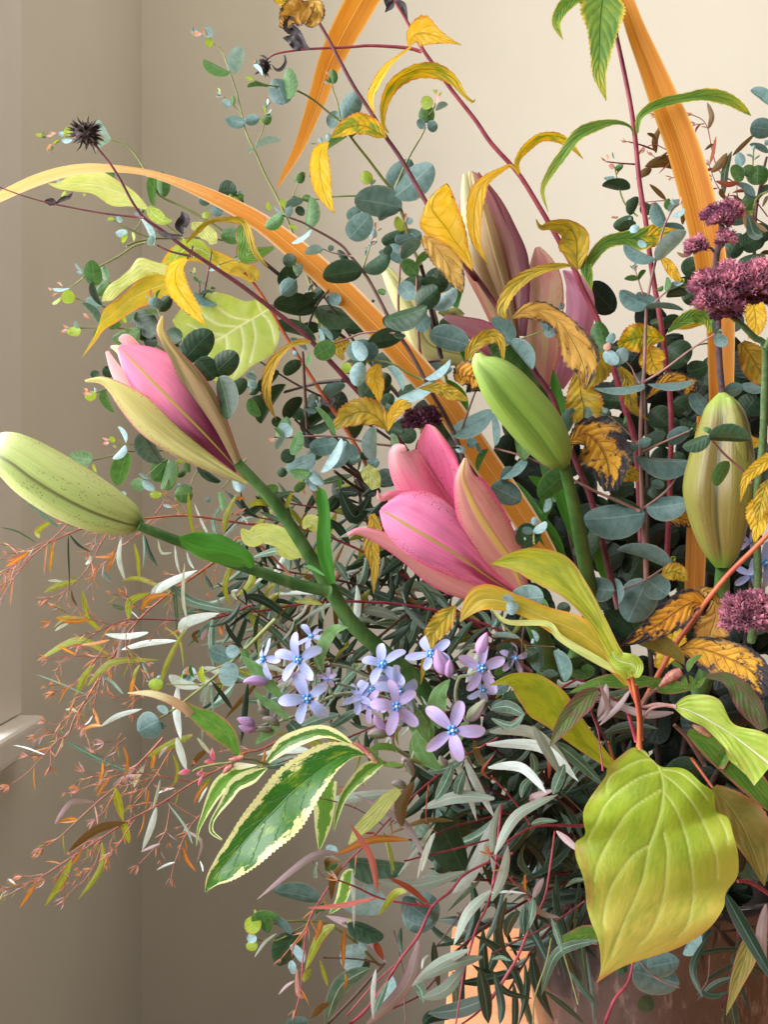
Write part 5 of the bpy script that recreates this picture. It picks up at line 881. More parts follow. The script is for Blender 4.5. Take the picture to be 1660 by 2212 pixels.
# flower-bud spike by the orange stem
g.stem('I1000,1180 940,1230 890,1300', 22, 30, 'stem_brown', d=(.42, .42))
def scaly(p, s, w, d, mat, n=16):
    pp = path3(s, d); k = sc(); c = cr(pp, n); ws = cr([(x*k,) for x in w], n); vs, fs, seg = [], [], 10
    for i, q_ in enumerate(c):
        t = (P(*c[min(i+1, n-1)])-P(*c[max(i-1, 0)])).normalized(); a = t.cross(Vector((.1, 1, .1))).normalized(); b = t.cross(a); r = ws[i][0]/2*MP(q_[2])*(1+.18*(i % 2))
        for j in range(seg): vs.append(P(*q_)+a*r*cos(2*pi*j/seg+i*.3)+b*r*sin(2*pi*j/seg+i*.3))
    for i in range(n-1):
        for j in range(seg): fs.append((i*seg+j, i*seg+(j+1) % seg, (i+1)*seg+(j+1) % seg, (i+1)*seg+j))
    fs.append(tuple(range(seg))); fs.append(tuple(range((n-1)*seg, n*seg)))
    return link('bud', mesh('scaly', vs, fs), p.root, MATS[mat])
scaly(g, 'I1140,1080 1080,1110 1010,1170', [50, 60, 14], .415, 'bud_scale', 20); scaly(g, 'I1210,1400 1260,1430 1320,1470', [16, 40, 16], .43, 'bud_scale', 16)
for t_ in ('I1150,1060 1100,1030 1080,1020 30', 'I1180,1080 1200,1020 1270,975 40', 'I1100,1100 1090,1150 1080,1180 30', 'I1160,1100 1160,1160 1180,1170 40', 'I1190,1100 1230,1160 1290,1110 40'):
    a_ = t_.split(); lf(' '.join(a_[:3]), float(a_[3]), .415, .415, 'cornus_green', g.root, n=14, m=6)
# left dogwood leaves
g = dog('pale yellow dogwood leaf lying under the arching strap leaf at upper left', (330, 465), .525)
ribbon('leaf', 'A1010,1420 900,1340 780,1290 640,1250 500,1240 400,1250 325,1240', .525, .52, [5, 60, 100, 60, 50, 26, 3], [5, 40, 70, 100, 60, 20, 3], 'cornus_pale', g.root, n=50, m=12, wave=.1, fold=.1)
ribbon('leaf', 'A1000,1400 1040,1450 1100,1490 1160,1490', .52, .52, [20, 50, 40, 5], [20, 40, 30, 5], 'cornus_lime', g.root, n=24, m=8, fold=.2)
g.stem('A1010,1420 1100,1500 1250,1620', 10, 14, 'stem_olive', d=(.525, .53))
g = dog('large gold and white green dogwood leaf group at left above the pink bud', (400, 560), .53)
outline_leaf('D1160,230 1060,170 960,200 880,280 800,350 730,400 690,450 640,600 548,760', 'D1160,230 1100,260 1000,300 900,350 820,410 750,470 690,520 630,620 548,760', 'D1160,230 1160,320 1080,370 960,410 870,460 780,520 700,570 640,650 548,760', .53, .51, 'cornus_gold', g.root, wave=.08, cup=.1, label='gold dogwood leaf with drooping thread like tip')
outline_leaf('D1200,150 1060,110 940,80 880,150 800,220 730,270 695,330 688,375', 'D1200,150 1080,170 960,150 880,210 810,270 750,310 710,350 688,375', 'D1200,150 1150,210 1050,190 950,220 870,270 800,330 750,370 688,375', .525, .515, 'cornus_pale', g.root, wave=.2, cup=.2, label='pale green rolled leaf edge')
ribbon('leaf', 'D1100,130 1200,60 1300,40 1420,70 1560,150 1700,210', .535, .54, [20, 60, 60, 50, 60, 20], [20, 60, 60, 60, 40, 20], 'cornus_gold', g.root, n=50, m=10, wave=.15)
ribbon('leaf', 'D1150,120 1240,30 1340,20 1440,80', .53, .535, [20, 60, 60, 10], [20, 60, 60, 20], 'cornus_lime', g.root, n=30, m=10, wave=.15)
ribbon('leaf', 'E-60,130 0,160 50,200 80,240', .53, .53, [20, 50, 50, 5], [20, 40, 30, 5], 'cornus_gold', g.root, n=24, m=8, wave=.1)
ribbon('leaf', 'A1290,1520 1360,1540 1420,1600 1440,1650', .53, .53, [20, 40, 50, 20], [20, 60, 40, 20], 'cornus_pale', g.root, n=24, m=8, wave=.1)
ribbon('leaf', 'A1655,1500 1640,1560 1660,1640 E0,60 60,60 190,10', .52, .52, [10, 50, 60, 60, 50, 10], [10, 50, 60, 60, 50, 10], 'cornus_green', g.root, n=30, m=8, wave=.1)
g.stem('D1180,190 1280,60 1300,0', 12, 14, 'stem_brown', d=(.53, .53))
g = dog('big pale green dogwood leaf with white veins, seen from below, left of centre', (575, 660), .54)
outline_leaf('Z588,663 568,646 530,650 490,636 450,632 405,652 372,692', 'Z588,663 552,685 515,706 480,728 445,742 405,732 372,692', 'Z588,663 604,722 586,766 545,790 500,824 436,806 372,692', .54, .525, 'cornus_under', g.root, n=70, m=60, cup=.05, wave=.08, vdepth=.0006, label='pale green leaf with white veins seen from below', veins=['Z588,663 552,685 515,706 480,728 445,742', 'Z566,677 556,650', 'Z540,692 500,684 470,664', 'Z515,706 470,700 436,678 420,660', 'Z486,724 440,716 405,700', 'Z566,677 584,700 594,740', 'Z545,690 552,730 540,784', 'Z520,703 526,750 505,815', 'Z488,724 490,770 476,810', 'Z455,738 450,770 440,800'])
g.stem('E135,415 170,400 200,420', 20, 14, 'stem_pinkbrown', d=(.54, .54))
g = dog('pale crumpled dogwood leaf left of the main lily stem', (705, 1190), .50)
ribbon('leaf', 'H440,420 340,390 230,330 120,290 30,310 -30,250', .50, .49, [10, 60, 50, 60, 60, 10], [10, 60, 90, 80, 60, 10], 'cornus_pale', g.root, n=40, m=10, wave=.2, wf=3)
ribbon('leaf', 'H380,430 300,420 200,400', .505, .50, [10, 40, 10], [10, 40, 10], 'cornus_pale', g.root, n=20, m=6)
ribbon('leaf', 'H390,250 430,200 500,230 560,180', .51, .51, [10, 50, 50, 10], [10, 50, 50, 10], 'cornus_pale', g.root, n=20, m=8, wave=.2)
ribbon('leaf', 'E800,1500 850,1560 880,1640', .53, .53, [40, 60, 30], [40, 60, 30], 'cornus_pale', g.root, n=20, m=8, wave=.1)
g.stem('H440,420 500,450 600,500', 10, 14, 'stem_olive', d=(.50, .51))
# ---------------------------------------------------------------- variegated shrub sprigs
def var_mat(name, green, cream, thr, shine=.28):
    q = NT(name); uv = q.n('UVMap').outputs[0]; sp = q.n('SeparateXYZ'); q.put(sp.inputs[0], uv); u, v = sp.outputs[0], sp.outputs[1]; a = q.math('ABSOLUTE', q.math('MULTIPLY_ADD', u, 2.0, -1.0))
    rnd = q.n('ObjectInfo').outputs['Random']; w = q.math('MULTIPLY', rnd, 20.0)
    n1 = q.noise(q.comb(u, q.math('MULTIPLY', v, 1.8)), 6, 5, w, .7); n2 = q.noise(q.comb(u, q.math('MULTIPLY', v, 2.0)), 26, 3, w)
    e = q.math('ADD', q.math('ADD', a, q.math('MULTIPLY_ADD', u, .14, -.07)), q.math('ADD', q.math('MULTIPLY_ADD', n1, 1.3, -.65), q.math('MULTIPLY_ADD', n2, .3, -.15))); f = q.ss(e, thr, thr+.05)
    gr = q.mix(q.ss(n1, .5, .66), lin(green), lin((136, 168, 44))); gr = q.mix(q.math('MULTIPLY', q.ss(n2, .4, .65), .35), gr, lin((46, 92, 46)))
    ph = q.math('ADD', q.math('SUBTRACT', q.math('MULTIPLY', v, 8.0), q.math('MULTIPLY', a, 1.6)), n1); tri = q.math('ABSOLUTE', q.math('SUBTRACT', q.math('FRACT', ph), .5))
    vn = q.math('MAXIMUM', q.math('MULTIPLY', q.math('SUBTRACT', 1.0, q.ss(tri, 0.0, .05)), .6), q.math('SUBTRACT', 1.0, q.ss(a, .015, .04)))
    gr = q.mix(q.math('MULTIPLY', vn, .5), gr, lin((40, 84, 40)))
    cm = q.mix(q.math('MULTIPLY', q.ss(n2, .6, .68), .8), lin(cream), lin((90, 110, 60))); c = q.mix(f, gr, cm)
    bp = q.n('Bump'); bp.inputs['Strength'].default_value = .5; bp.inputs['Distance'].default_value = .0008; q.put(bp.inputs['Height'], q.math('MULTIPLY', vn, -1.0))
    pr = q.n('BsdfPrincipled'); q.put(pr.inputs['Base Color'], c); pr.inputs['Roughness'].default_value = shine; pr.inputs['Specular IOR Level'].default_value = .6; q.put(pr.inputs['Normal'], bp.outputs[0])
    tl = q.n('BsdfTranslucent'); q.put(tl.inputs[0], c); mx = q.n('MixShader'); mx.inputs[0].default_value = .25; q.put(mx.inputs[1], pr.outputs[0]); q.put(mx.inputs[2], tl.outputs[0]); q.put(q.out.inputs[0], mx.outputs[0]); MATS[name] = q.m
var_mat('var_main', (62, 118, 40), (232, 230, 160), .72, .22); var_mat('var_more', (84, 132, 44), (232, 232, 170), .45, .35); var_mat('var_light', (110, 160, 52), (226, 234, 160), .62, .35)
vg = Plant('variegated_sprig', 'variegated sprig with a big cream edged green leaf at lower centre', 'shrub sprig', (.415, .44), 'variegated shrub sprigs'); 
vg.stem('Q1380,350 1450,390 1540,430 1660,460 K1100,150 1300,200', 26, 30, 'stem_olive')
ribbon('leaf', 'Q1392,372 1280,360 1130,420 980,530 830,650 700,780 560,920 430,1070 320,1200 220,1310 172,1400 165,1430', .415, .405, [4, 40, 90, 150, 220, 250, 230, 200, 150, 80, 20, 8], [4, 80, 150, 185, 190, 165, 140, 110, 85, 46, 14, 6], 'var_main', vg.root, n=110, m=20, ser=.03, fold=.26, wave=.06, bow=.004, label='largest cream edged leaf')
ribbon('leaf', 'Q1370,350 1200,240 1060,200 900,230 760,300 640,420', .422, .425, [4, 20, 40, 60, 60, 20], [4, 40, 60, 60, 60, 20], 'var_more', vg.root, n=60, m=12, fold=.2, label='upper cream edge leaf')
ribbon('leaf', 'Q1540,430 1430,480 1320,580 1230,690 1180,830 1150,970', .43, .425, [8, 50, 40, 30, 20, 2], [8, 60, 50, 30, 20, 2], 'var_light', vg.root, n=50, m=8, fold=.3, label='narrow leaf hanging down, pale edged')
ribbon('leaf', 'Q1120,560 1090,680 1080,820 1060,960 1040,1112', .435, .43, [60, 80, 74, 54, 2], [60, 90, 80, 50, 2], 'var_light', vg.root, n=50, m=10, ser=.02, label='hanging green leaf with pale margins')
ribbon('leaf', 'Q1660,640 1560,720 1440,860 1340,960 1270,1060', .44, .43, [30, 60, 60, 44, 8], [30, 50, 54, 40, 8], 'cornus_pale', vg.root, n=50, m=10, label='mottled cream leaf behind the red twigs')
lf('K790,120 900,60 1000,70 1030,90', 50, .425, .43, 'cornus_green', vg.root, ser=.03); lf('K740,900 690,940 640,1100 560,1190', 90, .44, .435, 'var_light', vg.root)
for t_ in ('K790,70 840,90 900,140 36', 'K860,130 900,150 930,180 34', 'K930,190 1000,180 1060,190 40'):
    a_ = t_.split(); lf(' '.join(a_[:3]), float(a_[3]), .412, .412, 'cornus_green', vg.root, n=12, m=6)
scaly(vg, 'K720,30 790,70 850,130 890,170', [20, 30, 36, 20], .412, 'bud_scale')
vg = Plant('variegated_sprig', 'smaller variegated sprig with curled ribbon like pale leaves left of the big leaf', 'shrub sprig', (.42, .43), 'variegated shrub sprigs')
vg.stem('J1640,120 Q440,400 520,400 600,430 660,440', 20, 24, 'stem_olive'); vg.stem('Q60,500 110,470 240,440 340,430 440,400', 12, 20, 'stem_olive', d=(.42, .42))
ribbon('leaf', 'Q600,450 500,470 380,530 280,600 210,700 150,830 105,950 92,1075', .42, .41, [4, 20, 40, 60, 50, 30, 14, 2], [4, 20, 60, 60, 40, 20, 10, 2], 'var_light', vg.root, n=50, m=8, fold=.15)
ribbon('leaf', 'Q640,470 520,540 400,600 330,700 260,800 215,880 210,960 290,1025', .418, .41, [4, 50, 50, 40, 24, 16, 16, 6], [4, 60, 60, 40, 20, 16, 16, 6], 'var_more', vg.root, n=60, m=8, fold=.15, label='cream ribbon leaf curling back at the tip')
ribbon('leaf', 'G1530,1650 Q400,375 380,300 310,200 200,110 80,40 G1240,1430', .42, .415, [4, 10, 40, 76, 80, 50, 20], [4, 10, 40, 66, 66, 40, 20], 'cornus_green', vg.root, n=60, m=12, ser=.02, fold=.15, label='green leaf lit yellow at its upper end') 
ribbon('leaf', 'G1300,1500 1230,1440 1120,1390 1000,1360 860,1358', .415, .41, [30, 40, 30, 22, 3], [20, 24, 26, 22, 3], 'p_tancream', vg.root, n=30, m=8, ser=.03, label='pink tinged pale leaf end pointing left')
lf('Q380,450 420,455 560,450', 56, .416, .416, 'p_white', vg.root, shape=[.4, 1, .1], n=14)
for t_ in ('Q340,410 400,400 460,385', 'Q300,510 330,480 370,450'): scaly(vg, t_, [14, 40, 26], .415, 'bud_scale')
for t_, w_ in (('Q40,490 0,500 -50,515', 46), ('Q230,430 190,420 150,425', 36), ('Q230,410 215,370 215,315', 40), ('Q150,500 120,510 95,525', 34), ('Q110,610 120,570 145,515', 24)):
    lf(t_, w_, .415, .412, 'p_pale', vg.root, shape=[.5, 1, .1], n=12, m=6, cup=.6)
# ---------------------------------------------------------------- pale blue star flowers
def petal_mesh(name, mat, L=1, w=.34, cup=.18, bend=.12):
    v, f, u = unit_leaf(lambda t: max(.16, sqrt(max(0, 1-(abs(2*t**1.25-1))**2.4)))*w*1.25, cup, bend, m=6, n=12, ripple=.01)
    me = mesh(name, v, f, u); me.materials.append(MATS[mat]); return me
PM = {k: [petal_mesh('star_petal', k, cup=c, bend=b) for c, b in ((.2, .5), (.45, -.35), (.12, .9))] for k in ('t_blue', 't_lilac')}
def core_mesh():
    import bmesh
    bm = bmesh.new(); bmesh.ops.create_cone(bm, cap_ends=True, segments=10, radius1=.09, radius2=.07, depth=.14)
    for v in bm.verts: v.co.z += .06
    for i in range(5):
        a = 2*pi*i/5; r = bmesh.ops.create_icosphere(bm, subdivisions=1, radius=.075)
        for v in r['verts']: v.co = Vector((v.co.x+cos(a)*.12, v.co.y+sin(a)*.12, v.co.z*1.5+.07))
    me = bpy.data.meshes.new('corona'); bm.to_mesh(me); bm.free(); me.materials.append(MATS['t_corona']); [setattr(p, 'use_smooth', True) for p in me.polygons]; return me
COR = core_mesh()
def eye_mesh():
    import bmesh
    bm = bmesh.new(); bmesh.ops.create_icosphere(bm, subdivisions=2, radius=.05); me = bpy.data.meshes.new('eye'); bm.to_mesh(me); bm.free(); me.materials.append(MATS['t_eye']); return me
EYE = eye_mesh()
def flower(par, s, R, d, nx, nz, rot, mat='t_blue', lens=(1, 1, 1, 1, 1), npet=5):
    """star flower facing (nx, -1, nz); R apparent petal length, rot degrees of the first petal in the picture"""
    (x, y), = pts(s)[:1]; k = sc(); R = R*1.12*k*MP(d); c = P(x, y, d)
    n = Vector((nx, -1, nz)).normalized(); up = Vector((0, 0, 1)); xr = up.cross(n).normalized()*1.0; yr = n.cross(xr)
    B = Matrix((xr, yr, n)).transposed()
    fl = link('flower_corona', COR, par, None, Matrix.Translation(c) @ B.to_4x4() @ Matrix.Scale(R, 4)); pl = par.location; fl.name = 'flower'
    inv = fl.matrix_basis.inverted()
    for i in range(npet):
        a = radians(rot)+2*pi*i/npet+random.uniform(-.12, .12)
        M = Matrix.Rotation(a-pi/2, 4, 'Z') @ Matrix.Rotation(random.uniform(-.4, .25), 4, 'X') @ Matrix.Rotation(random.uniform(-.3, .3), 4, 'Y') @ Matrix.Translation((0, .06, .02)) @ Matrix.Diagonal((.98*lens[i]**.5*random.uniform(.85, 1.08), lens[i]*random.uniform(.9, 1.02), .4, 1))
        o = bpy.data.objects.new('petal', random.choice(PM[mat])); COL.objects.link(o); o.parent = fl; o.matrix_basis = M
    o = bpy.data.objects.new('flower_eye', EYE); COL.objects.link(o); o.parent = fl; o.matrix_basis = Matrix.Translation((0, 0, .15))
    return fl
def tbud(par, s, w, d, mat='t_bud'):
    o = bud('flower_bud', s, [w*.25, w*.8, w, w*.85, w*.5, w*.1], d, d-.004, mat, par, nl=5, groove=.12, n=18, seg=20); return o
tw = Plant('star_flower_stem', 'left stem of pale blue star flowers with fuzzy grey green buds', 'blue flower stem', (.44, .50), 'pale blue star flower stems')
tw.stem('H60,1600 160,1560 260,1540 420,1480 560,1390 700,1360 900,1380 1100,1450', 16, 30, 'stem_fuzzy', bow=0)
for s_ in ('H250,1545 240,1450 100,1380', 'H360,1500 400,1440 415,1400', 'H350,1500 470,1300 450,1200 365,1150', 'H250,1540 130,1600 40,1620', 'H420,1480 520,1400 560,1310 555,1290', 'H600,1390 500,1180 440,1000'):
    tw.stem(s_, 14, 10, 'stem_fuzzy', d=(.445, .442), name='flower_stalk')
tw.stem('H560,1160 700,1190 850,1260 1000,1330', 20, 26, 'stem_fuzzy', d=(.455, .47)); tw.stem('H610,1290 740,1330 860,1370', 20, 24, 'stem_fuzzy', d=(.45, .46))
flower(tw.root, 'H355,1135', 158, .436, -.25, .35, 100, 't_blue'); flower(tw.root, 'H415,1395', 172, .432, -.1, .15, 108, 't_blue', (1, 1.05, .95, 1, .8))
flower(tw.root, 'H122,1128', 135, .444, -1.6, .2, 80, 't_blue'); flower(tw.root, 'H440,980', 100, .452, -.2, 1.2, 60, 't_blue')
flower(tw.root, 'H330,1240', 110, .446, .3, -.8, 200, 't_lilac')
for s_, w_, m_ in (('H60,1570 0,1550 -60,1530', 70, 't_lilac'), ('H70,1590 10,1600 -50,1580', 60, 't_lilac'), ('H220,1570 170,1540 110,1530', 60, 't_bud'), ('H130,1490 100,1420 90,1380', 44, 't_bud'), ('H150,1500 110,1480 80,1470', 40, 't_bud'), ('H150,1290 60,1270 -20,1285', 70, 't_lilac'), ('H180,1610 120,1600 80,1590', 44, 't_bud')):
    tbud(tw.root, s_, w_, .44, m_)
flower(tw.root, 'H550,1262', 66, .436, .1, .1, 20, 't_lilac', (1, 1, 1, 1, 1)); 
lf('H510,1200 495,1120 540,1000 600,930 690,915', 86, .445, .44, 'tweedia_leaf', tw.root, wave=.2, shape=[.5, .9, 1, .8, .05]); lf('H240,1390 150,1290 60,1190 -30,1110', 92, .445, .44, 'tweedia_leaf', tw.root, wave=.15, shape=[.3, .8, 1, .7, .1])
lf('H300,1540 200,1460 110,1400 50,1330', 60, .438, .435, 'tweedia_leaf', tw.root, wave=.2); lf('H230,1560 160,1620 120,1660', 60, .44, .44, 'tweedia_leaf', tw.root); lf('H290,1560 340,1620 320,1700', 110, .45, .45, 'w_green', tw.root, shape=[.6, 1, .5]); lf('Q700,190 620,220 550,290', 70, .44, .44, 'tweedia_leaf', tw.root)
tw = Plant('star_flower_stem', 'middle stem of pale blue star flowers in front of the thick green lily stem', 'blue flower stem', (.435, .50), 'pale blue star flower stems')
tw.stem('H1010,1470 1010,1560 990,1640 1000,1720 K1100,130 1300,260', 26, 34, 'stem_fuzzy')
flower(tw.root, 'H1015,1450', 172, .43, .1, .2, 105, 't_lilac', (1, .95, 1.05, 1.05, .9)); flower(tw.root, 'H1032,1352', 160, .44, .5, .4, 20, 't_blue'); flower(tw.root, 'H925,1170', 170, .446, -.3, .8, 110, 't_blue', (1.0, .7, .8, 1, .9)); flower(tw.root, 'H850,1340', 130, .452, -.4, .9, 150, 't_blue')
flower(tw.root, 'H760,1390', 105, .452, -.5, .4, 60, 't_blue'); flower(tw.root, 'H980,1250', 105, .45, .6, .8, 40, 't_blue'); flower(tw.root, 'H840,1440', 110, .45, -.7, .1, 200, 't_lilac'); flower(tw.root, 'H1090,1480', 110, .45, 1, -.2, 300, 't_blue')
tbud(tw.root, 'H960,1640 880,1630 820,1640', 70, .438); tbud(tw.root, 'K1130,260 1110,200 1070,150 1065,180', 60, .43); tbud(tw.root, 'K1080,330 1030,310 985,310', 60, .43); tbud(tw.root, 'K1360,180 1330,160 1310,120', 60, .43); tbud(tw.root, 'H1000,1660 900,1560 870,1500', 60, .45, 't_lilac')
tw.stem('K1130,260 1120,160 1150,60', 14, 20, 'stem_fuzzy', d=(.43, .44), name='flower_stalk')
lf('H1230,1700 1180,1600 1130,1500 1120,1380', 130, .45, .44, 'tweedia_leaf', tw.root, wave=.15); lf('H1250,1720 1230,1560 1200,1420', 80, .452, .445, 'tweedia_leaf', tw.root, wave=.2); lf('K1320,220 1220,130 1160,20 1150,-60', 110, .435, .43, 'tweedia_leaf', tw.root, wave=.12); lf('K1200,200 1140,100 1120,0', 70, .44, .44, 'tweedia_leaf', tw.root)
tw = Plant('star_flower_stem', 'right stem of lilac star flowers and pink buds under the yellow leaf', 'blue flower stem', (.43, .50), 'pale blue star flower stems')
tw.stem('H1400,1630 1430,1700 1480,1760 K1550,260', 26, 30, 'stem_fuzzy'); tw.stem('H1590,1200 1500,1240 1440,1260 1420,1400 1500,1560', 20, 26, 'stem_fuzzy', d=(.44, .46)); tw.stem('H1240,1120 1330,1200 1420,1260', 16, 20, 'stem_fuzzy', d=(.445, .45))
flower(tw.root, 'H1395,1610', 195, .42, 0, .15, 70, 't_lilac', (1, 1, .95, 1, 1.05)); flower(tw.root, 'H1592,1190', 165, .436, .1, .15, 88, 't_lilac', (.9, 1, 1, 1, .9)); flower(tw.root, 'H1250,1095', 155, .444, -.3, .5, 120, 't_blue', (1, 1, .7, .9, .9)); flower(tw.root, 'H1600,1330', 110, .45, .2, -.3, 0, 't_blue')
tbud(tw.root, 'H1350,1230 1320,1150 1290,1060', 110, .438, 't_lilac'); tbud(tw.root, 'H1370,1250 1375,1190 1380,1130', 70, .436, 't_lilac'); tbud(tw.root, 'H1590,1110 1600,1030 1630,950', 90, .44, 't_lilac'); tbud(tw.root, 'H1500,1540 1560,1480 1620,1400', 90, .43); 
flower(tw.root, 'I140,1000', 90, .44, .4, .3, 10, 't_lilac')
lf('H1310,1600 1290,1480 1310,1360 1380,1265', 128, .44, .435, 'tweedia_leaf', tw.root, wave=.15); lf('H1500,1560 1470,1600 1440,1700', 60, .43, .43, 'tweedia_leaf', tw.root)
tw = Plant('star_flower_stem', 'blue star flowers at the right edge behind the tan lily bud', 'blue flower stem', (.50, .52), 'pale blue star flower stems')
tw.stem('I1640,520 1620,700 1560,900', 20, 26, 'stem_fuzzy'); flower(tw.root, 'I1640,430', 130, .495, .3, .3, 60, 't_blue'); flower(tw.root, 'I1560,500', 100, .50, -.3, .3, 150, 't_blue'); flower(tw.root, 'I1560,300', 70, .505, -.3, .3, 150, 't_lilac')
# ---------------------------------------------------------------- dusky purple flower clusters
def cluster(par, s, rx, ry, d, n, mat='floret', fl=1.0, up=.35):
    (x, y), = pts(s)[:1]; k = sc(); c = P(x, y, d); rx *= .86; ry *= .86; R = Vector((rx*k*MP(d), (rx+ry)/2*k*MP(d), ry*k*MP(d))); vs, fs = [], []
    for i in range(int(n*1.8)):
        a = random.uniform(0, 2*pi); z = random.uniform(-.5, 1); q_ = sqrt(max(0, 1-z*z)); dr = Vector((cos(a)*q_, sin(a)*q_, z))
        rr = random.uniform(.6, 1.0)*(.86+.2*sin(a*5+z*4)); p = c+Vector((dr.x*R.x, dr.y*R.y, dr.z*R.z))*rr; g_ = (dr+Vector((0, 0, up))).normalized()
        s1 = g_.cross(Vector((.3, .8, .2))).normalized(); s2 = g_.cross(s1); L = .0026*fl*random.uniform(.6, 1.3); w = L*.3
        rings = ((0, .35), (.3, .8), (.75, 1.0), (1.0, .8))
        b0 = len(vs)
        for t, wr in rings:
            for j in range(5): vs.append(p+g_*L*t+(s1*cos(j*1.2566)+s2*sin(j*1.2566))*w*wr)
        for t in range(3):
            for j in range(5): fs.append((b0+t*5+j, b0+t*5+(j+1) % 5, b0+t*5+5+(j+1) % 5, b0+t*5+5+j))
        b1 = len(vs)   # five tiny spreading lobes
        for j in range(5):
            dv = (s1*cos(j*1.2566)+s2*sin(j*1.2566)); q0 = p+g_*L
            vs.extend([q0+dv*w*.7+s1*w*.3, q0+dv*w*.7-s1*w*.3, q0+dv*w*2.0+g_*w*.9]); fs.append((b1+3*j, b1+3*j+1, b1+3*j+2))
    o = link('flower_head', mesh('florets', vs, fs), par, MATS[mat]); o['kind'] = 'stuff'
    import bmesh
    bm = bmesh.new(); bmesh.ops.create_icosphere(bm, subdivisions=2, radius=1); me = bpy.data.meshes.new('c'); bm.to_mesh(me); bm.free()
    me.transform(Matrix.Translation(c) @ Matrix.Diagonal((R.x*.66, R.y*.66, R.z*.6, 1))); link('calyx', me, par, MATS['floret_dark'])
pu = Plant('purple_flower_stem', 'tall stem with three small purple flower clusters before the wide orange strap', 'purple flower stem', (.46, .50), 'dusky purple clustered flower stems')
pu.stem('N690,1190 680,1300 650,1440 640,1560 640,1680 655,1990 660,2200 F1370,700 1385,880', 36, 40, 'stem_purple'); pu.stem('N530,1395 590,1400 625,1440', 22, 26, 'stem_purple', d=(.46, .46), name='side_stem'); pu.stem('N710,1370 680,1400 660,1440', 30, 26, 'stem_purple', d=(.455, .46), name='side_stem')
cluster(pu.root, 'N640,1120', 105, 95, .455, 110); cluster(pu.root, 'N770,1090', 100, 90, .455, 110); cluster(pu.root, 'N700,1150', 90, 60, .45, 60); cluster(pu.root, 'N460,1400', 70, 85, .455, 80); cluster(pu.root, 'N725,1330', 55, 60, .455, 45)
pu = Plant('purple_flower_stem', 'wide dusky purple flower cluster on a branching dark stem at the right edge', 'purple flower stem', (.42, .50), 'dusky purple clustered flower stems')
pu.stem('F1440,420 1500,470 1580,550 1645,610 1640,900 1630,1200 I1590,100 1600,560 1560,900', 34, 50, 'stem_green'); pu.stem('F1680,540 1660,580 1645,620', 28, 30, 'stem_green', d=(.42, .42), name='side_stem')
for s_, a_, b_, n_ in (('N560,1740', 110, 90, 120), ('N600,1880', 120, 120, 130), ('N730,1730', 110, 120, 120), ('N780,1640', 80, 90, 80), ('N720,1920', 130, 100, 120), ('N940,1680', 110, 110, 120), ('N1040,1650', 110, 120, 120), ('N1000,1780', 140, 100, 120), ('N850,1800', 80, 90, 80)):
    cluster(pu.root, s_, a_, b_, .41, n_, fl=1.15)
cluster(pu.root, 'N740,2000', 110, 60, .415, 60, 'floret_dark'); cluster(pu.root, 'N1030,1860', 120, 60, .415, 60, 'floret_dark')
pu = Plant('purple_flower_stem', 'fuzzy magenta purple flower cluster low at the right edge beside the blackened leaf', 'purple flower stem', (.41, .46), 'dusky purple clustered flower stems')
pu.stem('I1560,740 1620,790 1700,860', 24, 40, 'stem_purple')
for s_, a_, b_, n_ in (('I1480,700', 90, 80, 110), ('I1450,780', 60, 80, 70), ('I1590,680', 100, 70, 110), ('I1540,770', 120, 80, 110)): cluster(pu.root, s_, a_, b_, .415, n_, fl=1.0, up=-.1)
pu = Plant('purple_flower_stem', 'small almost black purple flower tuft just above the open pink lily', 'purple flower stem', (.50, .54), 'dusky purple clustered flower stems')
pu.stem('E1190,1260 1260,1400 1340,1600', 26, 30, 'stem_dark'); cluster(pu.root, 'E1165,1190', 95, 80, .50, 150, 'floret_dark', 1.1, up=.2); cluster(pu.root, 'E1240,1170', 70, 80, .505, 70, 'floret_dark', 1.1)
# ---------------------------------------------------------------- narrow leaved eucalyptus
def autoleaf(p, path, gap, L, w, codes, start=.05, end=1.0, spread=(18, 60), dz=.0, jit=.012, droop=.25):
    """leaves along a drawn path, base end = last point"""
    tot = sum(math.hypot(a[0]-b[0], a[1]-b[1]) for a, b in zip(path, path[1:])); n = max(2, int(tot/gap)); c = cr([tuple(x) for x in path], n*2+2); sgn = 1
    for i in range(n):
        j = min(2*i+1, len(c)-2); f = i/n
        if f < start or f > end: continue
        t = (c[j-1][0]-c[j+1][0], c[j-1][1]-c[j+1][1]); an = math.atan2(t[1], t[0]); sgn = -sgn
        a = an+sgn*radians(random.uniform(*spread)); l = random.uniform(*L); dx, dy = cos(a)*l, sin(a)*l+droop*l
        place_leaf(c[j][:2], (c[j][0]+dx, c[j][1]+dy), l*random.uniform(*w), c[j][2]+dz+random.uniform(-jit, jit), 'w_'+random.choice(codes), p.root, 'lance', pitch=random.uniform(-.7, .6), ratio=None, roll=random.uniform(-1.0, 1.0))
SIDE = [0]
def wil(label, d): return Plant('willow_eucalyptus_branch', label, 'eucalyptus branch', d, GW)
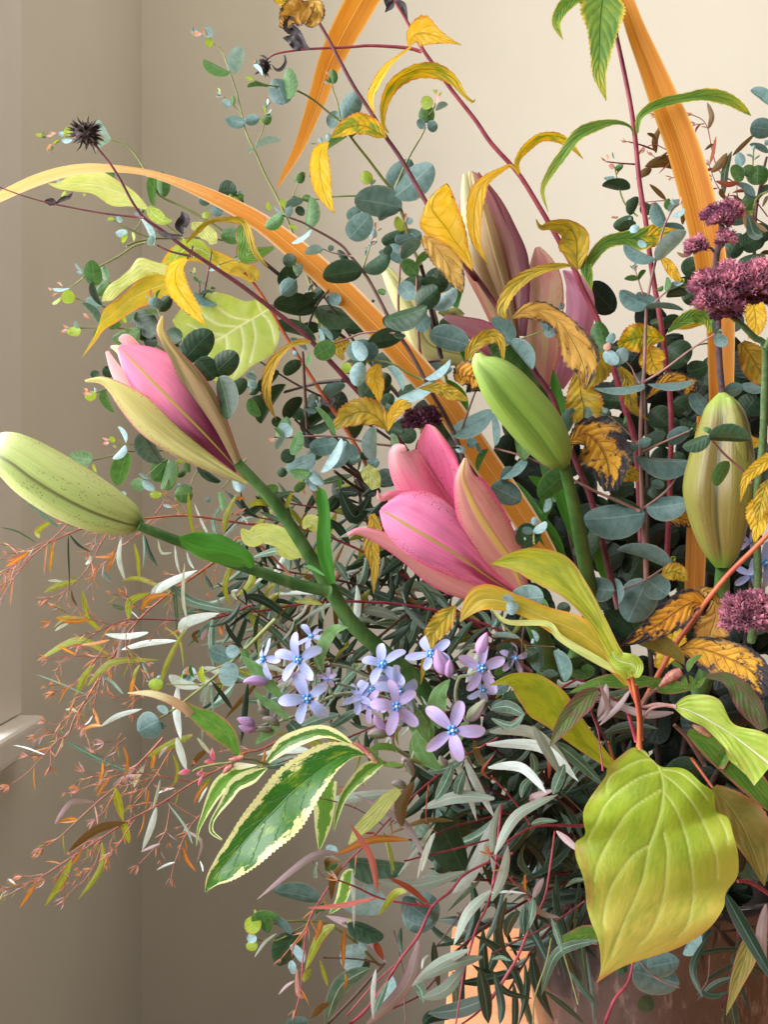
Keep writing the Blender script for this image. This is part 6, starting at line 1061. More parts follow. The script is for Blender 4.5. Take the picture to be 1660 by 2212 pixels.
def shoot(p, path, w0, w1, mat, gap=26, L=(30, 64), wr=(.075, .13), codes='opplm', tip=True, d=None, tl=34, name='twig', **kw):
    pp = path3(path, *(d or p.d)); k = sc(); p.ensure(pp[-1]); link(name, tube_mesh(pp, w0*.8*k*MP(pp[0][2])/2, w1*.72*k*MP(pp[-1][2])/2, seg=6, knob=.2), p.root, MATS[mat]); p.paths.append(cr(pp, 24))
    if gap: autoleaf(p, pp, gap, L, wr, codes, **kw)
    if SIDE[0] and gap:
        c = cr([tuple(x) for x in pp], 40); tot = sum(math.hypot(a[0]-b[0], a[1]-b[1]) for a, b in zip(c, c[1:]))
        for i in range(int(tot/SIDE[0])):
            j = random.randint(3, 34); an = math.atan2(c[j-2][1]-c[j+2][1], c[j-2][0]-c[j+2][0])+random.choice((-1, 1))*random.uniform(.25, .8); l = random.uniform(26, 80)
            x, y, d_ = c[j]; b_ = random.uniform(-.25, .35); q3 = [(x+cos(an+b_)*l, y+sin(an+b_)*l+l*.12, d_+random.uniform(-.02, .02)), (x+cos(an+b_*.5)*l*.5, y+sin(an+b_*.5)*l*.5, d_), (x, y, d_)]
            link(name, tube_mesh(q3, .9*MP(d_)/2, 2.0*MP(d_)/2, seg=5, n=7), p.root, MATS['stem_twig']); autoleaf(p, q3, 11, (9, 26), (.09, .16), 'oopplm', jit=.004)
            p.paths.append(cr(q3, 8)); p.tip(q3[0][0], q3[0][1], -math.degrees(an+b_), 15, 'pppoo', n=random.randint(3, 6))
    if tip:
        a = math.degrees(math.atan2(-(pp[0][1]-pp[1][1]), pp[0][0]-pp[1][0])); p.tip(pp[0][0], pp[0][1], a, tl*.8, 'pppoom', n=random.randint(4, 8))
SIDE[0] = 62
w = wil('narrow leaved branch with pinkish red twigs reaching left under the pale bud', (.46, .53))
shoot(w, 'G-10,580 60,520 180,420 330,345 450,290 580,240 800,190 1000,178 1200,160 1400,175 1660,215 H300,240', 5, 26, 'stem_twig', gap=60, codes='popsl', name='stem'); shoot(w, 'G-20,800 20,700 130,530 230,420 330,340 460,215', 5, 14, 'stem_twig', gap=60, tip=False, codes='pop', d=(.455, .47)); shoot(w, 'G0,460 130,420 250,360 340,330', 5, 10, 'stem_twig', gap=40, L=(20, 44), d=(.46, .465))
shoot(w, 'G330,720 420,680 520,600 600,500 680,350 730,270', 6, 12, 'stem_twig', gap=34, L=(20, 40), d=(.46, .48)); shoot(w, 'G650,515 760,410 860,340 930,285', 5, 12, 'stem_twig', gap=30, L=(20, 40), d=(.46, .48)); shoot(w, 'G780,390 860,290 870,280', 5, 8, 'stem_twig', gap=0, tip=False, d=(.47, .48)); shoot(w, 'G1040,160 1100,80 1120,60 1210,155', 10, 12, 'stem_twig', gap=0, tip=False, d=(.49, .49))
w.blades('g 34 G390,240 290,160 185,80; l 46 G265,310 255,260 360,190; g 16 G250,350 120,270 0,240; o 40 G190,410 110,460 38,505; l 26 G340,360 348,440 325,530; k 22 G470,290 530,360 615,410; s 30 G610,430 600,470 575,490; l 50 G520,600 400,630 295,680; s 24 G420,605 370,600 320,600; l 46 G680,940 590,840 555,660; m 40 G630,870 600,800 580,720; s 44 G840,590 800,450 820,305; l 34 G940,590 930,460 905,345; g 20 G965,520 975,400 965,290; k 40 G1060,500 1000,400 975,290; s 22 G1440,350 1370,220 1310,75; s 24 G1210,540 1190,460 1180,360; s 24 G1160,410 1090,410 1065,320; s 26 G1310,520 1280,470 1260,400; l 60 G1285,330 1310,290 1370,260; l 50 G1510,280 1530,160 1600,10; l 34 G1300,300 1280,150 1270,0; o 26 G1560,60 1620,40 1660,60; p 26 G1560,170 1620,130 1660,110; g 40 G1480,330 1440,200 1500,80; p 12 G120,420 70,370 20,340; o 30 G640,440 740,440 760,400; o 30 G720,540 740,490 760,440; r 10 G510,400 610,405 610,410; k 14 G470,660 460,400 460,290; k 40 G750,605 700,560 690,545; z 20 G520,770 490,720 480,660')
w = wil('long slender red branch sweeping down left to an orange tuft near the window sill', (.45, .53))
shoot(w, 'J60,320 180,240 290,120 400,10 G460,1640 500,1530 600,1370 700,1200 800,1050 880,930 1000,800 1150,680 1250,610 1390,515 1500,430 1660,300 H300,560', 5, 26, 'stem_twig', gap=54, L=(22, 48), codes='oopp', name='stem', tl=40)
shoot(w, 'G340,880 380,855 480,860 600,860 720,890 860,905', 6, 10, 'stem_twig', gap=40, L=(20, 44), codes='ooppl', d=(.45, .465)); shoot(w, 'G540,1030 640,960 750,900 860,865 1000,860 1270,870 1400,860 1560,825 1700,760', 6, 22, 'stem_crimson', gap=70, L=(30, 60), codes='oopsg', d=(.45, .50)); shoot(w, 'G320,1130 380,1115 500,1110 700,1115 760,1090', 6, 10, 'stem_twig', gap=36, L=(20, 44), codes='oopp', d=(.45, .46))
shoot(w, 'G370,1350 450,1320 520,1280 620,1160 720,1030', 6, 12, 'stem_twig', gap=30, L=(20, 40), codes='oopp', d=(.45, .46)); shoot(w, 'G310,1550 380,1570 480,1500 500,1400 600,1370', 6, 10, 'stem_twig', gap=30, L=(20, 40), codes='oopp', d=(.45, .455)); shoot(w, 'G240,1640 280,1600 360,1620 410,1660', 6, 8, 'stem_twig', gap=26, L=(16, 30), codes='oopp', d=(.45, .455))
shoot(w, 'G890,1480 905,1350 880,1180 850,1050 850,960', 6, 10, 'stem_twig', gap=34, L=(20, 40), codes='ool', d=(.45, .46)); shoot(w, 'G850,700 900,760 1000,830 ', 6, 10, 'stem_twig', gap=30, L=(16, 30), codes='oop', d=(.455, .46)); shoot(w, 'G570,1570 630,1500 640,1400 680,1260', 6, 10, 'stem_twig', gap=34, L=(20, 44), codes='oop', d=(.45, .455)); shoot(w, 'G780,1390 900,1400 980,1370 1100,1300', 6, 10, 'stem_twig', gap=34, L=(20, 36), codes='oop', d=(.455, .46))
w.blades('l 44 G610,870 480,855 375,850; o 44 G600,865 480,875 370,850; s 26 G465,885 410,910 370,940; m 40 G860,850 820,1000 770,1230; s 70 G1050,690 1130,620 1330,530; s 64 G1020,690 1080,640 1180,590; l 60 G870,860 880,740 1010,680; o 60 G955,800 1010,720 1150,690; l 40 G1180,690 950,590 820,600; s 30 G1260,860 1235,700 1245,480; g 76 G1570,800 1300,740 1140,610; s 90 G1230,960 1260,880 1480,820; s 50 G820,1065 1000,1020 1200,1005; s 54 G1000,950 850,975 705,960; g 40 G845,790 800,780 755,765; l 60 G730,1095 520,1000 250,1140; o 24 G510,1100 450,1070 390,1040; m 26 G500,1110 430,1140 350,1150; o 30 G740,1000 660,1020 540,1035; l 64 G590,1310 760,1150 1070,1135; l 56 G515,1370 560,1260 630,1165; g 30 G830,1365 760,1290 690,1250; g 14 G580,1370 400,1290 230,1228; l 44 G1075,1330 1130,1150 1250,920; l 30 G905,1290 910,1220 945,1165; o 36 G875,1390 890,1300 900,1260; s 44 G685,1580 800,1510 960,1465; s 64 G1200,1310 1190,1480 1220,1670; o 30 G540,1620 620,1580 690,1580; s 24 G440,1470 490,1470 520,1490; o 26 G625,1460 650,1520 670,1580; s 14 G570,1575 600,1550 625,1510; o 40 G1500,970 1490,900 1540,840; z 40 G1340,1020 1310,970 1350,930; m 50 G1360,1000 1380,960 1400,920; k 60 G1640,600 1560,660 1460,710; l 40 G1550,760 1520,660 1550,540; s 30 G1600,730 1570,680 1610,660; s 90 G1140,1240 1220,1290 1350,1320; g 40 G1130,600 1180,700 1200,1000; k 40 G1640,1060 1560,960 1520,880; s 20 G1310,1530 1290,1500 1250,1520; g 40 G1280,780 1240,790 1220,790; g 50 G1680,860 1620,800 1580,800; k 34 G1440,660 1400,600 1380,560; l 20 G1240,1190 1210,1000 1110,910; g 20 G1010,1260 980,1200 960,1150; g 26 G1440,1480 1430,1380 1430,1310; k 40 G1570,1470 1500,1370 1420,1270')
w = wil('lowest left red branch reaching to the left edge with orange tufts and lime leaves', (.44, .50))
shoot(w, 'J-30,1060 0,1040 80,1005 240,960 400,860 600,730 850,570 1000,490 1110,430 1300,305 1560,170 1660,100 K100,80 300,-20 500,-100', 6, 24, 'stem_twig', gap=52, L=(24, 50), codes='oolp', name='stem', tl=44)
shoot(w, 'J290,745 400,670 520,560 650,440 780,330 900,210 1000,110 1100,0', 5, 20, 'stem_twig', gap=44, L=(20, 44), codes='ooppl', d=(.44, .46)); shoot(w, 'J570,230 650,265 750,260 900,240 1060,255 1200,280 1310,300', 6, 16, 'stem_twig', gap=36, L=(20, 40), codes='oopp', d=(.44, .455)); shoot(w, 'J540,350 640,310 720,280 760,262', 6, 10, 'stem_twig', gap=24, L=(14, 30), codes='oo', d=(.44, .44)); shoot(w, 'J890,460 960,380 1060,240 1130,120 1190,50', 6, 12, 'stem_twig', gap=34, L=(18, 34), codes='oopp', d=(.44, .45)); shoot(w, 'J640,100 700,130 770,70 850,0', 6, 10, 'stem_twig', gap=28, L=(14, 30), codes='oopp', d=(.44, .45)); shoot(w, 'J700,30 780,20 820,-30', 6, 10, 'stem_twig', gap=22, L=(12, 24), codes='oop', d=(.44, .45))
shoot(w, 'J930,860 1000,790 1070,710 1120,620 1150,450', 6, 12, 'stem_twig', gap=48, L=(18, 34), codes='oopm', d=(.44, .45)); shoot(w, 'J1155,940 1180,840 1220,730 1270,620 1350,520', 6, 10, 'stem_twig', gap=48, L=(18, 34), codes='oops', d=(.44, .45)); shoot(w, 'J1330,540 1240,490 1130,420', 8, 10, 'stem_twig', gap=0, tip=False, d=(.45, .45)); shoot(w, 'J440,1080 520,1000 570,960 640,850 690,700', 6, 10, 'stem_twig', gap=50, L=(14, 26), codes='oo', d=(.44, .45)); shoot(w, 'J720,790 800,720 850,640 910,550', 6, 10, 'stem_twig', gap=34, L=(16, 30), codes='oop', d=(.44, .45)); shoot(w, 'J300,960 360,950 440,870 500,800', 6, 10, 'stem_twig', gap=28, L=(14, 26), codes='oops', d=(.44, .45)); shoot(w, 'J150,930 200,935 290,920', 6, 8, 'stem_twig', gap=28, L=(12, 20), codes='oo', d=(.44, .44)); shoot(w, 'J640,550 700,500 740,430 790,340', 6, 8, 'stem_twig', gap=26, L=(14, 26), codes='oop', d=(.44, .445)); shoot(w, 'J340,190 340,100 345,60', 6, 8, 'stem_twig', gap=20, L=(12, 18), codes='oo', d=(.44, .445)); shoot(w, 'J190,120 240,120 290,120', 6, 8, 'stem_twig', gap=20, L=(12, 16), codes='oo', d=(.44, .445))
w.blades('w_ 1 J0,0 1,1 2,2' if False else 'm 50 J640,435 480,440 365,585; o 30 J520,550 460,545 380,575; l 66 J770,330 800,440 830,560; l 60 J830,560 850,640 870,715; z 70 J850,570 650,620 460,770; l 50 J690,710 680,880 530,1090; l 56 J480,820 420,960 300,1140; o 34 J235,980 190,1060 130,1150; o 30 J555,735 520,810 480,860; s 54 J1055,470 1020,600 960,760; s 60 J1190,0 1220,100 1260,220; l 70 J1300,-20 1150,50 990,130; g 50 J860,230 640,130 440,20; o 30 J840,280 860,150 830,50; o 28 J665,300 690,230 690,160; o 28 J740,280 700,320 655,400; m 40 J930,255 840,270 755,330; s 50 J975,190 930,260 905,335; o 22 J980,480 1000,400 1005,350; s 20 J1175,340 1120,350 1055,380; m 30 J1240,620 1360,700 1325,850; o 30 J1235,740 1260,820 1320,900; s 20 J1180,840 1120,860 1055,895; m 26 J1080,715 1020,740 950,770; g 20 J1130,440 1250,600 1300,720; l 30 J1165,110 1200,220 1170,330; z 50 J1400,80 1340,130 1290,200; l 50 J1420,270 1370,340 1350,420; o 30 J1310,440 1340,380 1400,300; s 20 J1340,440 1370,380 1400,330; s 14 J1350,830 1365,870 1370,905; s 26 J1030,480 1060,380 1080,280; o 40 J1020,210 1035,150 1040,110; m 20 J100,985 60,960 40,980; s 14 J0,1080 20,1050 50,1030; s 14 J300,115 180,70 85,50; s 30 J1330,0 1380,60 1420,110; m 26 J1070,140 1100,90 1130,60')
w.tip(*pts('J60,320')[0], 200, 28, 'ppoo', 7)
SIDE[0] = 0
# inner tangle under the lilies
w = wil('tangle of narrow grey green leaves and red twigs behind the blue star flowers', (.52, .60))
random.seed(21)
for s_, a, b, d0, d1 in (('Z420,1330 560,1320 700,1300 900,1310 1100,1370 1300,1500', 8, 12, .50, .58), ('Z470,1180 600,1230 760,1260 950,1330 1150,1450', 6, 12, .53, .58), ('Z480,1400 620,1340 740,1260 830,1200 950,1180', 7, 10, .52, .58), ('Z500,1110 620,1130 760,1180 900,1260 1100,1400', 6, 12, .54, .59), ('Z600,1520 700,1440 800,1390 920,1300 1080,1260', 7, 11, .50, .58), ('Z420,1480 560,1470 700,1440 860,1430 1050,1500 1200,1640', 6, 12, .49, .57), ('Z560,1080 700,1100 850,1150 1000,1250', 6, 10, .55, .60), ('Z600,1650 760,1590 900,1540 1100,1560 1300,1700', 6, 12, .48, .56), ('Z470,1260 640,1380 820,1470 1000,1600 1200,1750', 6, 12, .5, .57), ('Z760,1010 800,1150 880,1330 1000,1560', 5, 9, .56, .6)):
    shoot(w, s_, a*.5, b, random.choice(('stem_crimson', 'stem_maroon', 'stem_brown')), gap=15, L=(45, 120), wr=(.1, .2), codes='ggkkkglzsak', tip=False, d=(d0, d1), spread=(15, 90), jit=.02)
w.blades('s 30 H60,620 140,560 240,540; s 26 H300,880 380,820 420,740; s 30 H560,900 520,820 540,740; a 40 H700,880 800,860 900,900; s 24 H820,700 790,800 830,880; a 36 H1000,600 1100,640 1150,720; l 26 H420,640 400,560 440,500; s 26 H250,1000 300,940 330,860; g 40 H400,1240 500,1280 640,1260; l 24 H680,1250 640,1320 560,1380; k 80 H0,700 130,740 340,890; g 56 H0,810 200,950 330,1100; k 90 H1200,850 1000,740 760,640; g 60 H1160,900 1000,880 880,890; k 60 H760,980 640,1130 560,1160; g 70 H900,1000 780,1080 700,1160; k 90 H660,1020 700,950 800,960; k 60 H700,560 760,660 840,760; g 36 H220,560 210,700 230,880; s 30 H200,690 350,680 480,690; l 30 H130,730 150,660 210,610; l 50 H330,740 430,740 520,760; k 60 H100,470 120,600 180,540; g 70 H600,470 640,520 690,600; l 60 H0,800 60,900 90,1150; s 30 H150,440 170,520 150,640; g 60 H50,440 200,400 230,420; k 56 H400,140 450,60 470,0; l 50 H20,90 90,70 190,100; l 40 H260,130 290,60 310,0; g 50 H180,50 250,20 330,0; k 60 H1300,560 1200,460 1100,420; k 130 H640,0 740,170 850,20; k 90 H560,130 620,60 640,0; g 80 H300,1620 480,1540 640,1500; g 70 H560,1600 680,1520 760,1470; k 60 H700,1400 740,1520 780,1600; k 50 H1060,760 1150,860 1250,960; k 50 H920,1000 1010,960 1100,900; l 30 H700,1300 740,1200 760,1150; l 26 H590,1160 640,1080 700,1040; g 90 H940,440 1000,520 1060,430')
# lower centre, authored large leaves
w = wil('front red branch with long pale sickle leaves hanging down at bottom centre', (.40, .52))
shoot(w, 'K700,1934 800,1850 930,1680 1050,1490 1170,1330 1260,1140 1380,1040 1470,930 1620,850 1800,780', 30, 24, 'stem_crimson', gap=0, tip=False, name='stem', d=(.395, .46)); shoot(w, 'K620,960 750,1010 900,1080 1100,1122 1250,1135', 14, 26, 'w_red' if False else 'stem_crimson', gap=30, L=(14, 26), codes='rro', d=(.40, .42)); shoot(w, 'K680,1880 850,1680 1000,1540', 14, 16, 'stem_crimson', gap=0, tip=False, d=(.40, .41))
shoot(w, 'K340,1830 370,1700 385,1500 410,1300 440,1200 500,1100 650,880 850,680 1000,520 1180,350 1400,180 1540,90 1700,0', 10, 22, 'stem_crimson', gap=44, L=(18, 40), codes='ooprz', d=(.40, .47), name='side_stem', tl=36); shoot(w, 'K240,1490 340,1370 400,1290 430,1220', 10, 12, 'stem_twig', gap=26, L=(18, 34), codes='oopp', d=(.40, .41), tl=30); shoot(w, 'K180,770 230,710 270,650 280,600', 6, 8, 'stem_twig', gap=30, L=(14, 24), codes='oo', d=(.43, .44))
shoot(w, 'K1070,835 1200,800 1400,755 1560,710 1720,670', 16, 18, 'stem_crimson', gap=0, tip=False, d=(.43, .47)); shoot(w, 'K1100,690 1250,670 1400,600 1560,560 1700,520', 16, 20, 'stem_maroon', gap=0, tip=False, d=(.44, .48)); shoot(w, 'K550,1934 750,1730 920,1540 940,1530', 30, 24, 'stem_brown', gap=0, tip=False, d=(.44, .46)); shoot(w, 'K520,1485 700,1490 850,1510 930,1545', 14, 20, 'stem_brown', gap=0, tip=False, d=(.44, .45)); shoot(w, 'K1420,1934 1440,1800 1470,1600 1510,1450 1560,1280 1660,1040 L60,400', 12, 22, 'stem_crimson', gap=0, tip=False, d=(.40, .45)); shoot(w, 'K940,1850 1100,1780 1200,1720 1340,1560', 16, 20, 'stem_maroon', gap=0, tip=False, d=(.44, .46)); shoot(w, 'K1460,1934 1560,1860 1660,1760', 16, 20, 'stem_crimson', gap=0, tip=False, d=(.41, .43)); shoot(w, 'K450,400 600,430 750,480 900,570 930,600', 10, 12, 'stem_brown', gap=0, tip=False, d=(.43, .44)); shoot(w, 'K1230,350 1220,560 1290,640', 10, 12, 'stem_twig', gap=0, tip=False, d=(.43, .45)); shoot(w, 'K930,640 960,720 990,920', 10, 10, 'stem_olive', gap=0, tip=False, d=(.43, .44)); shoot(w, 'K450,830 540,950 700,1000', 6, 8, 'stem_twig', gap=0, tip=False, d=(.44, .45)); shoot(w, 'K680,340 770,310 800,350 720,500', 6, 8, 'stem_twig', gap=22, L=(14, 24), codes='pp', d=(.46, .46)); shoot(w, 'K1080,1934 1070,1750 1060,1560 1000,1300', 10, 14, 'stem_brown', gap=0, tip=False, d=(.44, .46)); shoot(w, 'K1280,1420 1400,1260 1500,1120', 14, 16, 'stem_brown', gap=0, tip=False, d=(.47, .48))
w.blades('m 66 K620,780 430,810 75,1092; m 62 K1200,795 1060,570 735,378; a 82 K1070,365 760,400 460,445; a 104 K1680,410 1420,400 1185,480; z 110 K1055,600 1050,450 1140,290; o 60 K1100,690 850,690 595,800; z 44 K1400,560 1200,560 960,655; r 56 K890,1050 840,800 700,575; r 44 K890,1080 650,1130 410,1150; r 50 K1245,1130 1100,1010 960,945; a 100 K1480,905 1150,1000 870,960; m 84 K950,1520 780,1300 540,1200; s 104 K1670,560 1530,900 1400,1050; m 118 K1170,1370 1080,1680 790,1960; a 90 K1660,1030 1500,1180 1405,1400; a 84 K1510,1430 1300,1530 1120,1680; a 86 K1600,1480 1400,1530 1150,1640; a 110 K1480,1540 1350,1700 1190,1760; k 130 K1680,1740 1450,1830 1230,1860; g 150 K830,1560 640,1680 540,1930; l 84 K600,1265 500,1340 400,1570; l 60 K440,1560 410,1600 390,1650; s 70 K1480,150 1560,320 1680,540; s 60 K1380,90 1480,300 1560,560; g 70 K1220,230 1370,200 1500,120; g 90 K1280,420 1350,300 1400,180; g 90 K1420,420 1440,320 1480,220; z 60 K1620,200 1570,120 1540,10; r 24 K1650,280 1600,220 1680,110; s 40 K1030,930 1200,700 1280,580; s 40 K1190,900 1240,720 1280,640; s 30 K1160,950 1200,800 1250,660; l 44 K1000,900 970,760 935,650; z 60 K550,880 560,830 640,830; z 60 K580,1090 590,950 650,860; l 60 K900,1200 1010,1050 1090,1040; s 40 K720,890 730,1050 730,1290; o 50 K470,1370 500,1280 510,1230; o 40 K660,1560 660,1400 670,1280; r 60 K930,1500 890,1420 880,1380; l 34 K500,1500 530,1600 555,1680; p 40 K345,1560 350,1720 395,1760; m 24 K330,1640 270,1680 220,1735; o 30 K670,1590 680,1650 660,1700; g 60 K960,1640 900,1780 870,1860; k 60 K1270,1380 1280,1520 1310,1700; k 110 K1580,1560 1620,1760 1640,1930; s 24 K1190,1560 1200,1500 1240,1460; g 60 K1400,1580 1420,1750 1410,1900; k 44 K1050,1280 1040,1380 1060,1480; g 90 K1120,1640 1180,1700 1200,1790; z 60 K440,1890 500,1830 570,1790; k 90 K1200,1934 1260,1880 1420,1880; s 40 K860,1900 860,1700 880,1560; m 20 K440,1240 480,1200 520,1170; s 26 K60,1480 130,1380 210,1320')
w = wil('grey green sickle leaves and red twigs beside the large yellow green leaf, lower right', (.42, .50))
shoot(w, 'L0,700 100,620 250,535 400,525 530,530 640,520', 14, 26, 'stem_crimson', gap=0, tip=False, name='stem', d=(.42, .47)); shoot(w, 'L-10,1580 150,1330 240,1110 320,960 360,720 380,560', 26, 14, 'stem_crimson', gap=0, tip=False, d=(.415, .43)); shoot(w, 'L0,710 100,830 200,930 260,980', 16, 10, 'stem_crimson', gap=20, L=(14, 30), codes='rom', d=(.42, .42)); shoot(w, 'L670,200 655,80 640,-40 I600,1320 590,1200', 14, 10, 'stem_crimson', gap=0, tip=False, d=(.42, .43)); shoot(w, 'L0,900 60,760 110,620', 10, 12, 'stem_crimson', gap=0, tip=False, d=(.42, .43)); shoot(w, 'L0,1300 130,1230 300,1150 450,1060 560,980', 16, 18, 'stem_maroon', gap=0, tip=False, d=(.45, .46)); shoot(w, 'L680,1719 740,1570 820,1470 850,1350 860,1280', 30, 22, 'stem_crimson', gap=0, tip=False, d=(.42, .44)); shoot(w, 'L0,230 100,340 180,440 230,520', 14, 14, 'stem_crimson', gap=0, tip=False, d=(.43, .44)); shoot(w, 'I60,1420 250,1300 400,1190 540,1110', 20, 22, 'stem_crimson', gap=0, tip=False, d=(.45, .48)); shoot(w, 'L1480,860 1560,870 1700,960', 30, 36, 'stem_crimson', gap=0, tip=False, d=(.45, .46)); shoot(w, 'L420,330 480,380 540,440', 8, 10, 'stem_brown', gap=0, tip=False, d=(.43, .44)); shoot(w, 'I0,-0 20,740 180,900 350,1100', 12, 14, 'stem_twig', gap=0, tip=False, d=(.47, .47)) if False else None
shoot(w, 'L250,1719 260,1560 330,1350 360,1200', 12, 14, 'stem_olive', gap=0, tip=False, d=(.45, .46)); shoot(w, 'L520,1600 480,1450 420,1250 370,1100', 10, 14, 'stem_olive', gap=0, tip=False, d=(.44, .45)); shoot(w, 'L1240,1540 1300,1450 1310,1300', 8, 10, 'stem_brown', gap=0, tip=False, d=(.46, .46))
w.blades('s 84 L-30,40 300,60 522,262; s 70 L-20,180 180,180 330,330; g 96 L380,30 500,120 680,290; a 76 L20,700 150,470 400,340; m 60 L300,400 250,360 380,310; a 56 L10,800 10,560 50,400; a 70 L0,980 70,820 100,650; m 50 L390,560 460,620 540,690; m 46 L215,960 300,1050 412,1078; s 20 L0,930 100,925 210,935; g 70 L640,1215 400,1290 300,1545; k 100 L1400,930 1520,1150 1720,1500; m 80 L1650,1000 1620,1200 1640,1370; k 46 L0,1390 80,1520 245,1565; k 56 L90,960 50,1150 100,1330; k 60 L20,1420 60,1600 50,1719; k 40 L470,1400 540,1500 640,1620; k 40 L320,1520 450,1620 560,1719; k 24 L570,1290 600,1500 615,1719; g 30 L0,1330 60,1320 120,1340; g 40 L360,1080 400,1200 430,1290; k 50 L1310,1180 1210,1380 1270,1560; r 30 L340,100 350,170 345,250; o 24 L200,820 200,880 205,930; m 50 L250,960 280,900 315,840; g 34 L560,850 500,860 440,900; g 60 L240,90 260,170 240,280; g 80 L440,160 400,260 370,340; g 50 L180,360 200,280 300,200; g 44 L240,520 300,500 400,500; k 80 L160,1040 110,1110 90,1200; k 60 L200,1000 190,1100 200,1190; g 60 L250,960 240,1060 200,1180; m 60 I640,1350 680,1250 690,1150' if True else '')
w.blades('m 60 I1095,1325 900,1330 600,1215; m 40 I650,1400 760,1290 840,1180; s 90 I-10,1440 250,1450 480,1660; a 70 I420,1700 320,1530 250,1400; g 90 I0,1300 100,1290 200,1340; g 60 I0,1360 120,1400 200,1330; m 36 I640,1380 700,1300 640,1130; s 60 I430,1150 430,1060 400,940; b 1 I0,0 1,1 2,2'.replace('; b 1 I0,0 1,1 2,2', ''))
e = euc('blue green eucalyptus leaves low in front of the vase below the big leaf', (.47, .50))
e.stem('L1130,1500 1000,1450 880,1330 820,1200', 10, 14, 'stem_brown'); e.leaves('L850,1400 1130,1480 220 b; 940,1380 1130,1340 150 b-.5; 800,1420 760,1340 80 k; 960,1640 900,1560 110 k; 1240,1150 1150,1300 70 b')
e = euc('small blue eucalyptus sprigs in front of the dark centre, below the pink lily', (.43, .47))
e.stem('I255,310 255,250 260,180', 12, 10, 'stem_olive'); e.leaves('I250,245 185,225 50 b; 255,245 330,180 60 s; 255,200 265,150 44 s; 250,200 220,190 20 s; 150,240 290,290 150 k; 205,290 200,270 14 s', dz=0)
e.stem('I310,630 230,660 150,680', 10, 10, 'stem_olive', d=(.43, .43)); e.stem('I20,730 100,830 180,890 240,1000 350,1150', 12, 14, 'stem_olive', d=(.44, .45)); e.stem('I200,790 185,900 190,1080', 12, 16, 'stem_brown', d=(.44, .45)); e.stem('I180,920 280,925 380,930', 8, 8, 'stem_brown', d=(.44, .44))
e.leaves('I315,630 110,650 168 b; 130,655 120,740 74 s-.8; 130,650 70,630 50 s-.8; 310,640 310,760 34 g-.4; 0,780 30,790 60 b; 0,870 170,880 30 s; 240,830 270,900 30 s; 250,880 240,910 20 s; 30,940 150,960 80 k; 130,920 130,1070 40 b; 200,1000 280,960 100 k; 290,1080 290,920 90 b; 380,950 440,1140 90 b; 460,1080 620,1060 100 g.3; 540,1065 620,1065 60 g; 420,1140 560,1000 110 k.6; 400,720 470,680 80 k.4; 100,1050 20,1100 60 g; 0,1280 170,1330 110 b; 100,1150 0,1200 80 b; 60,1250 190,1230 90 k; 300,1110 400,1100 50 b; 20,740 60,740 12 s')
# red tipped narrow leaves at upper right
w = wil('thin red twigs with small dark bronze leaves behind the orange strap at upper right', (.57, .60))
for s_ in ('N430,205 520,250 570,340 600,500 640,650 690,730 830,830 950,920 1106,1120', 'N100,220 160,225 210,215', 'N0,500 90,470 200,520 330,560 400,600 600,760', 'N70,570 150,620 250,640 320,670 600,800', 'N580,660 640,820 720,930 860,1050 1106,1200', 'N250,770 350,760 600,780', 'N0,990 200,975 400,1000 600,1060', 'N830,840 830,920 860,980', 'N460,290 530,285', 'C820,850 900,870 980,900', 'C690,970 780,980 860,985'):
    shoot(w, s_, 9, 16, 'stem_crimson', gap=44, L=(16, 34), wr=(.14, .24), codes='rrzr', d=(.57, .59), tl=22)
w.blades('z 60 N570,330 600,220 560,90; z 70 N100,545 90,430 150,295; z 40 N20,370 70,390 100,430; z 30 N160,300 180,280 210,265; z 130 N330,690 180,620 0,670; z 90 N60,690 0,720 -80,780; z 56 N190,970 120,900 40,825; r 40 N640,400 610,560 585,640; z 34 N540,520 590,480 620,470; z 90 N600,720 680,640 740,545; z 50 N790,570 880,480 1000,365; g 80 N710,930 720,720 780,530; r 60 N640,800 760,830 860,800; z 60 N340,1190 350,1100 390,1030; z 40 N370,1000 380,900 365,820; z 70 N800,930 880,1000 930,900; z 120 N900,1060 960,1200 1106,1250; k 120 N930,1100 980,1260 1060,1300; l 80 N1010,1060 950,1060 920,960; z 40 N1106,780 1060,820 1040,850; z 40 N290,1440 340,1470 400,1470; r 40 N370,1360 370,1400 400,1430; z 40 N1060,1030 1090,960 1106,930; z 50 N1040,1450 1100,1440 1150,1460; r 30 N20,1050 60,1010 110,990; m 50 N30,1140 80,1110 130,1080; z 60 N720,960 690,900 700,870')
# ---------------------------------------------------------------- inner foliage, from the vase mouth outward
random.seed(33)
def filler(label, path, d, n, spread, size, mats, kinds=('round', 'oval'), w=(8, 14)):
    p = Plant('eucalyptus_branch', label, 'eucalyptus branch', d, GE); p.stem(path, *w, 'stem_dark', n=30); c = p.paths[0]
    for i in range(n):
        q_ = c[int(random.random()**.9*(len(c)-5))]; a = random.uniform(0, 2*pi); r = random.uniform(0, spread); x, y = q_[0]+cos(a)*r, q_[1]+sin(a)*r*.9; s_ = random.uniform(*size); a2 = random.uniform(0, 2*pi)
        place_leaf((x, y), (x+cos(a2)*s_, y+sin(a2)*s_), s_*random.uniform(.55, .95), q_[2]+random.uniform(.0, .03), random.choice(mats), p.root, random.choice(kinds), pitch=random.uniform(-.5, .5))
DK = ['shade_fill', 'shade_fill', 'e_k', 'shade_fill', 'helio_green'][:4]  # mostly the leaf colour with inner shade painted in
filler('deep shaded eucalyptus branch rising behind the open pink lily', 'Z960,900 1040,1080 1120,1300 1250,1600 1400,1880', (.58, .62), 80, 100, (44, 90), DK)
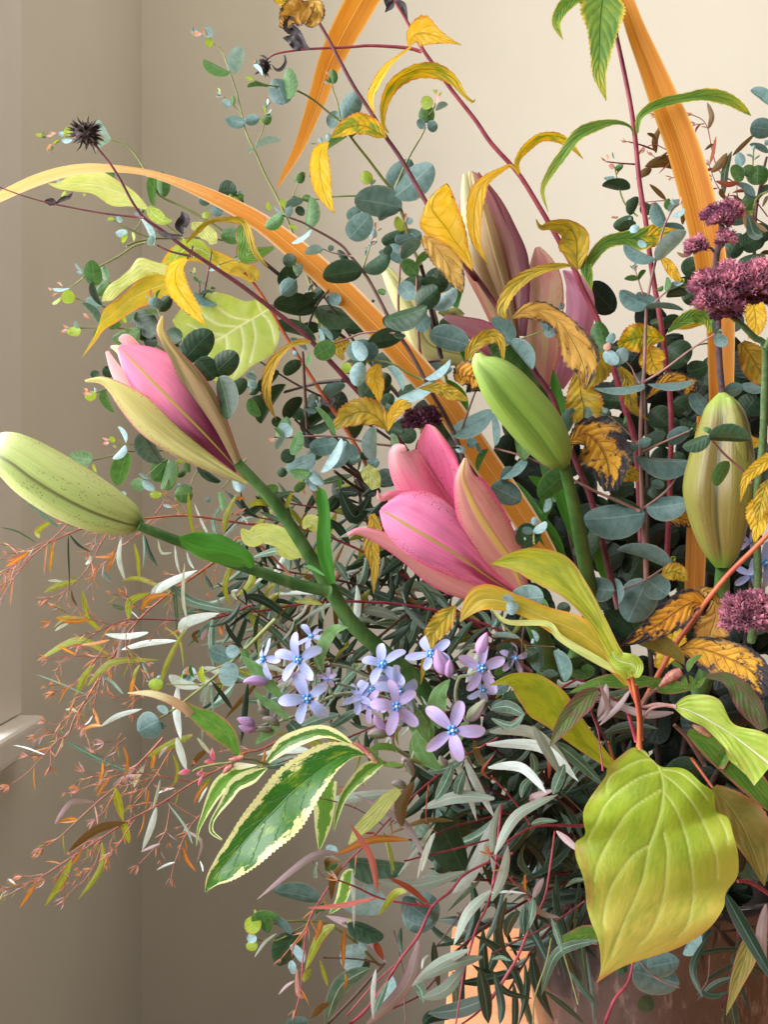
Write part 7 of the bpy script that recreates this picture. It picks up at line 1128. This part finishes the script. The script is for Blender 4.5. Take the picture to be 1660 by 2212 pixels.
filler('deep shaded eucalyptus branch behind the bright green lily bud', 'Z1180,860 1220,1100 1280,1350 1360,1650 1440,1880', (.60, .62), 100, 120, (44, 90), DK)
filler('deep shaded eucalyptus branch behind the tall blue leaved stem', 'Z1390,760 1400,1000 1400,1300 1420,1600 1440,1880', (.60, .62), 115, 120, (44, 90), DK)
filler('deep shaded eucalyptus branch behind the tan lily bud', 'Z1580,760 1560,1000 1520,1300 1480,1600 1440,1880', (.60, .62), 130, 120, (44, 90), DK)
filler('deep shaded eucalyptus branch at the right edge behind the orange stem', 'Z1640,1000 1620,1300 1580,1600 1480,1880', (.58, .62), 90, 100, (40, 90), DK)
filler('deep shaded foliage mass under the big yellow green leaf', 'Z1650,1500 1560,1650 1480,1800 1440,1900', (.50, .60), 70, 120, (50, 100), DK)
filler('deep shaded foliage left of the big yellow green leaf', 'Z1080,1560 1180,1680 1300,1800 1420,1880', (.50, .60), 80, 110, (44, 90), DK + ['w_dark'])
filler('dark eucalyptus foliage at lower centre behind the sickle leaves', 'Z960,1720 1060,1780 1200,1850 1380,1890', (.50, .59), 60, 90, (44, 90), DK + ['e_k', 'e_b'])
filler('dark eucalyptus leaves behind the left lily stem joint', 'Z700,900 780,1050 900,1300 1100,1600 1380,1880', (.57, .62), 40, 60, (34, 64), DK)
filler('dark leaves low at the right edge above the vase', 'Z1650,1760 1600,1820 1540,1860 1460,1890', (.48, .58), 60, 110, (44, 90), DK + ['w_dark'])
random.seed(44)
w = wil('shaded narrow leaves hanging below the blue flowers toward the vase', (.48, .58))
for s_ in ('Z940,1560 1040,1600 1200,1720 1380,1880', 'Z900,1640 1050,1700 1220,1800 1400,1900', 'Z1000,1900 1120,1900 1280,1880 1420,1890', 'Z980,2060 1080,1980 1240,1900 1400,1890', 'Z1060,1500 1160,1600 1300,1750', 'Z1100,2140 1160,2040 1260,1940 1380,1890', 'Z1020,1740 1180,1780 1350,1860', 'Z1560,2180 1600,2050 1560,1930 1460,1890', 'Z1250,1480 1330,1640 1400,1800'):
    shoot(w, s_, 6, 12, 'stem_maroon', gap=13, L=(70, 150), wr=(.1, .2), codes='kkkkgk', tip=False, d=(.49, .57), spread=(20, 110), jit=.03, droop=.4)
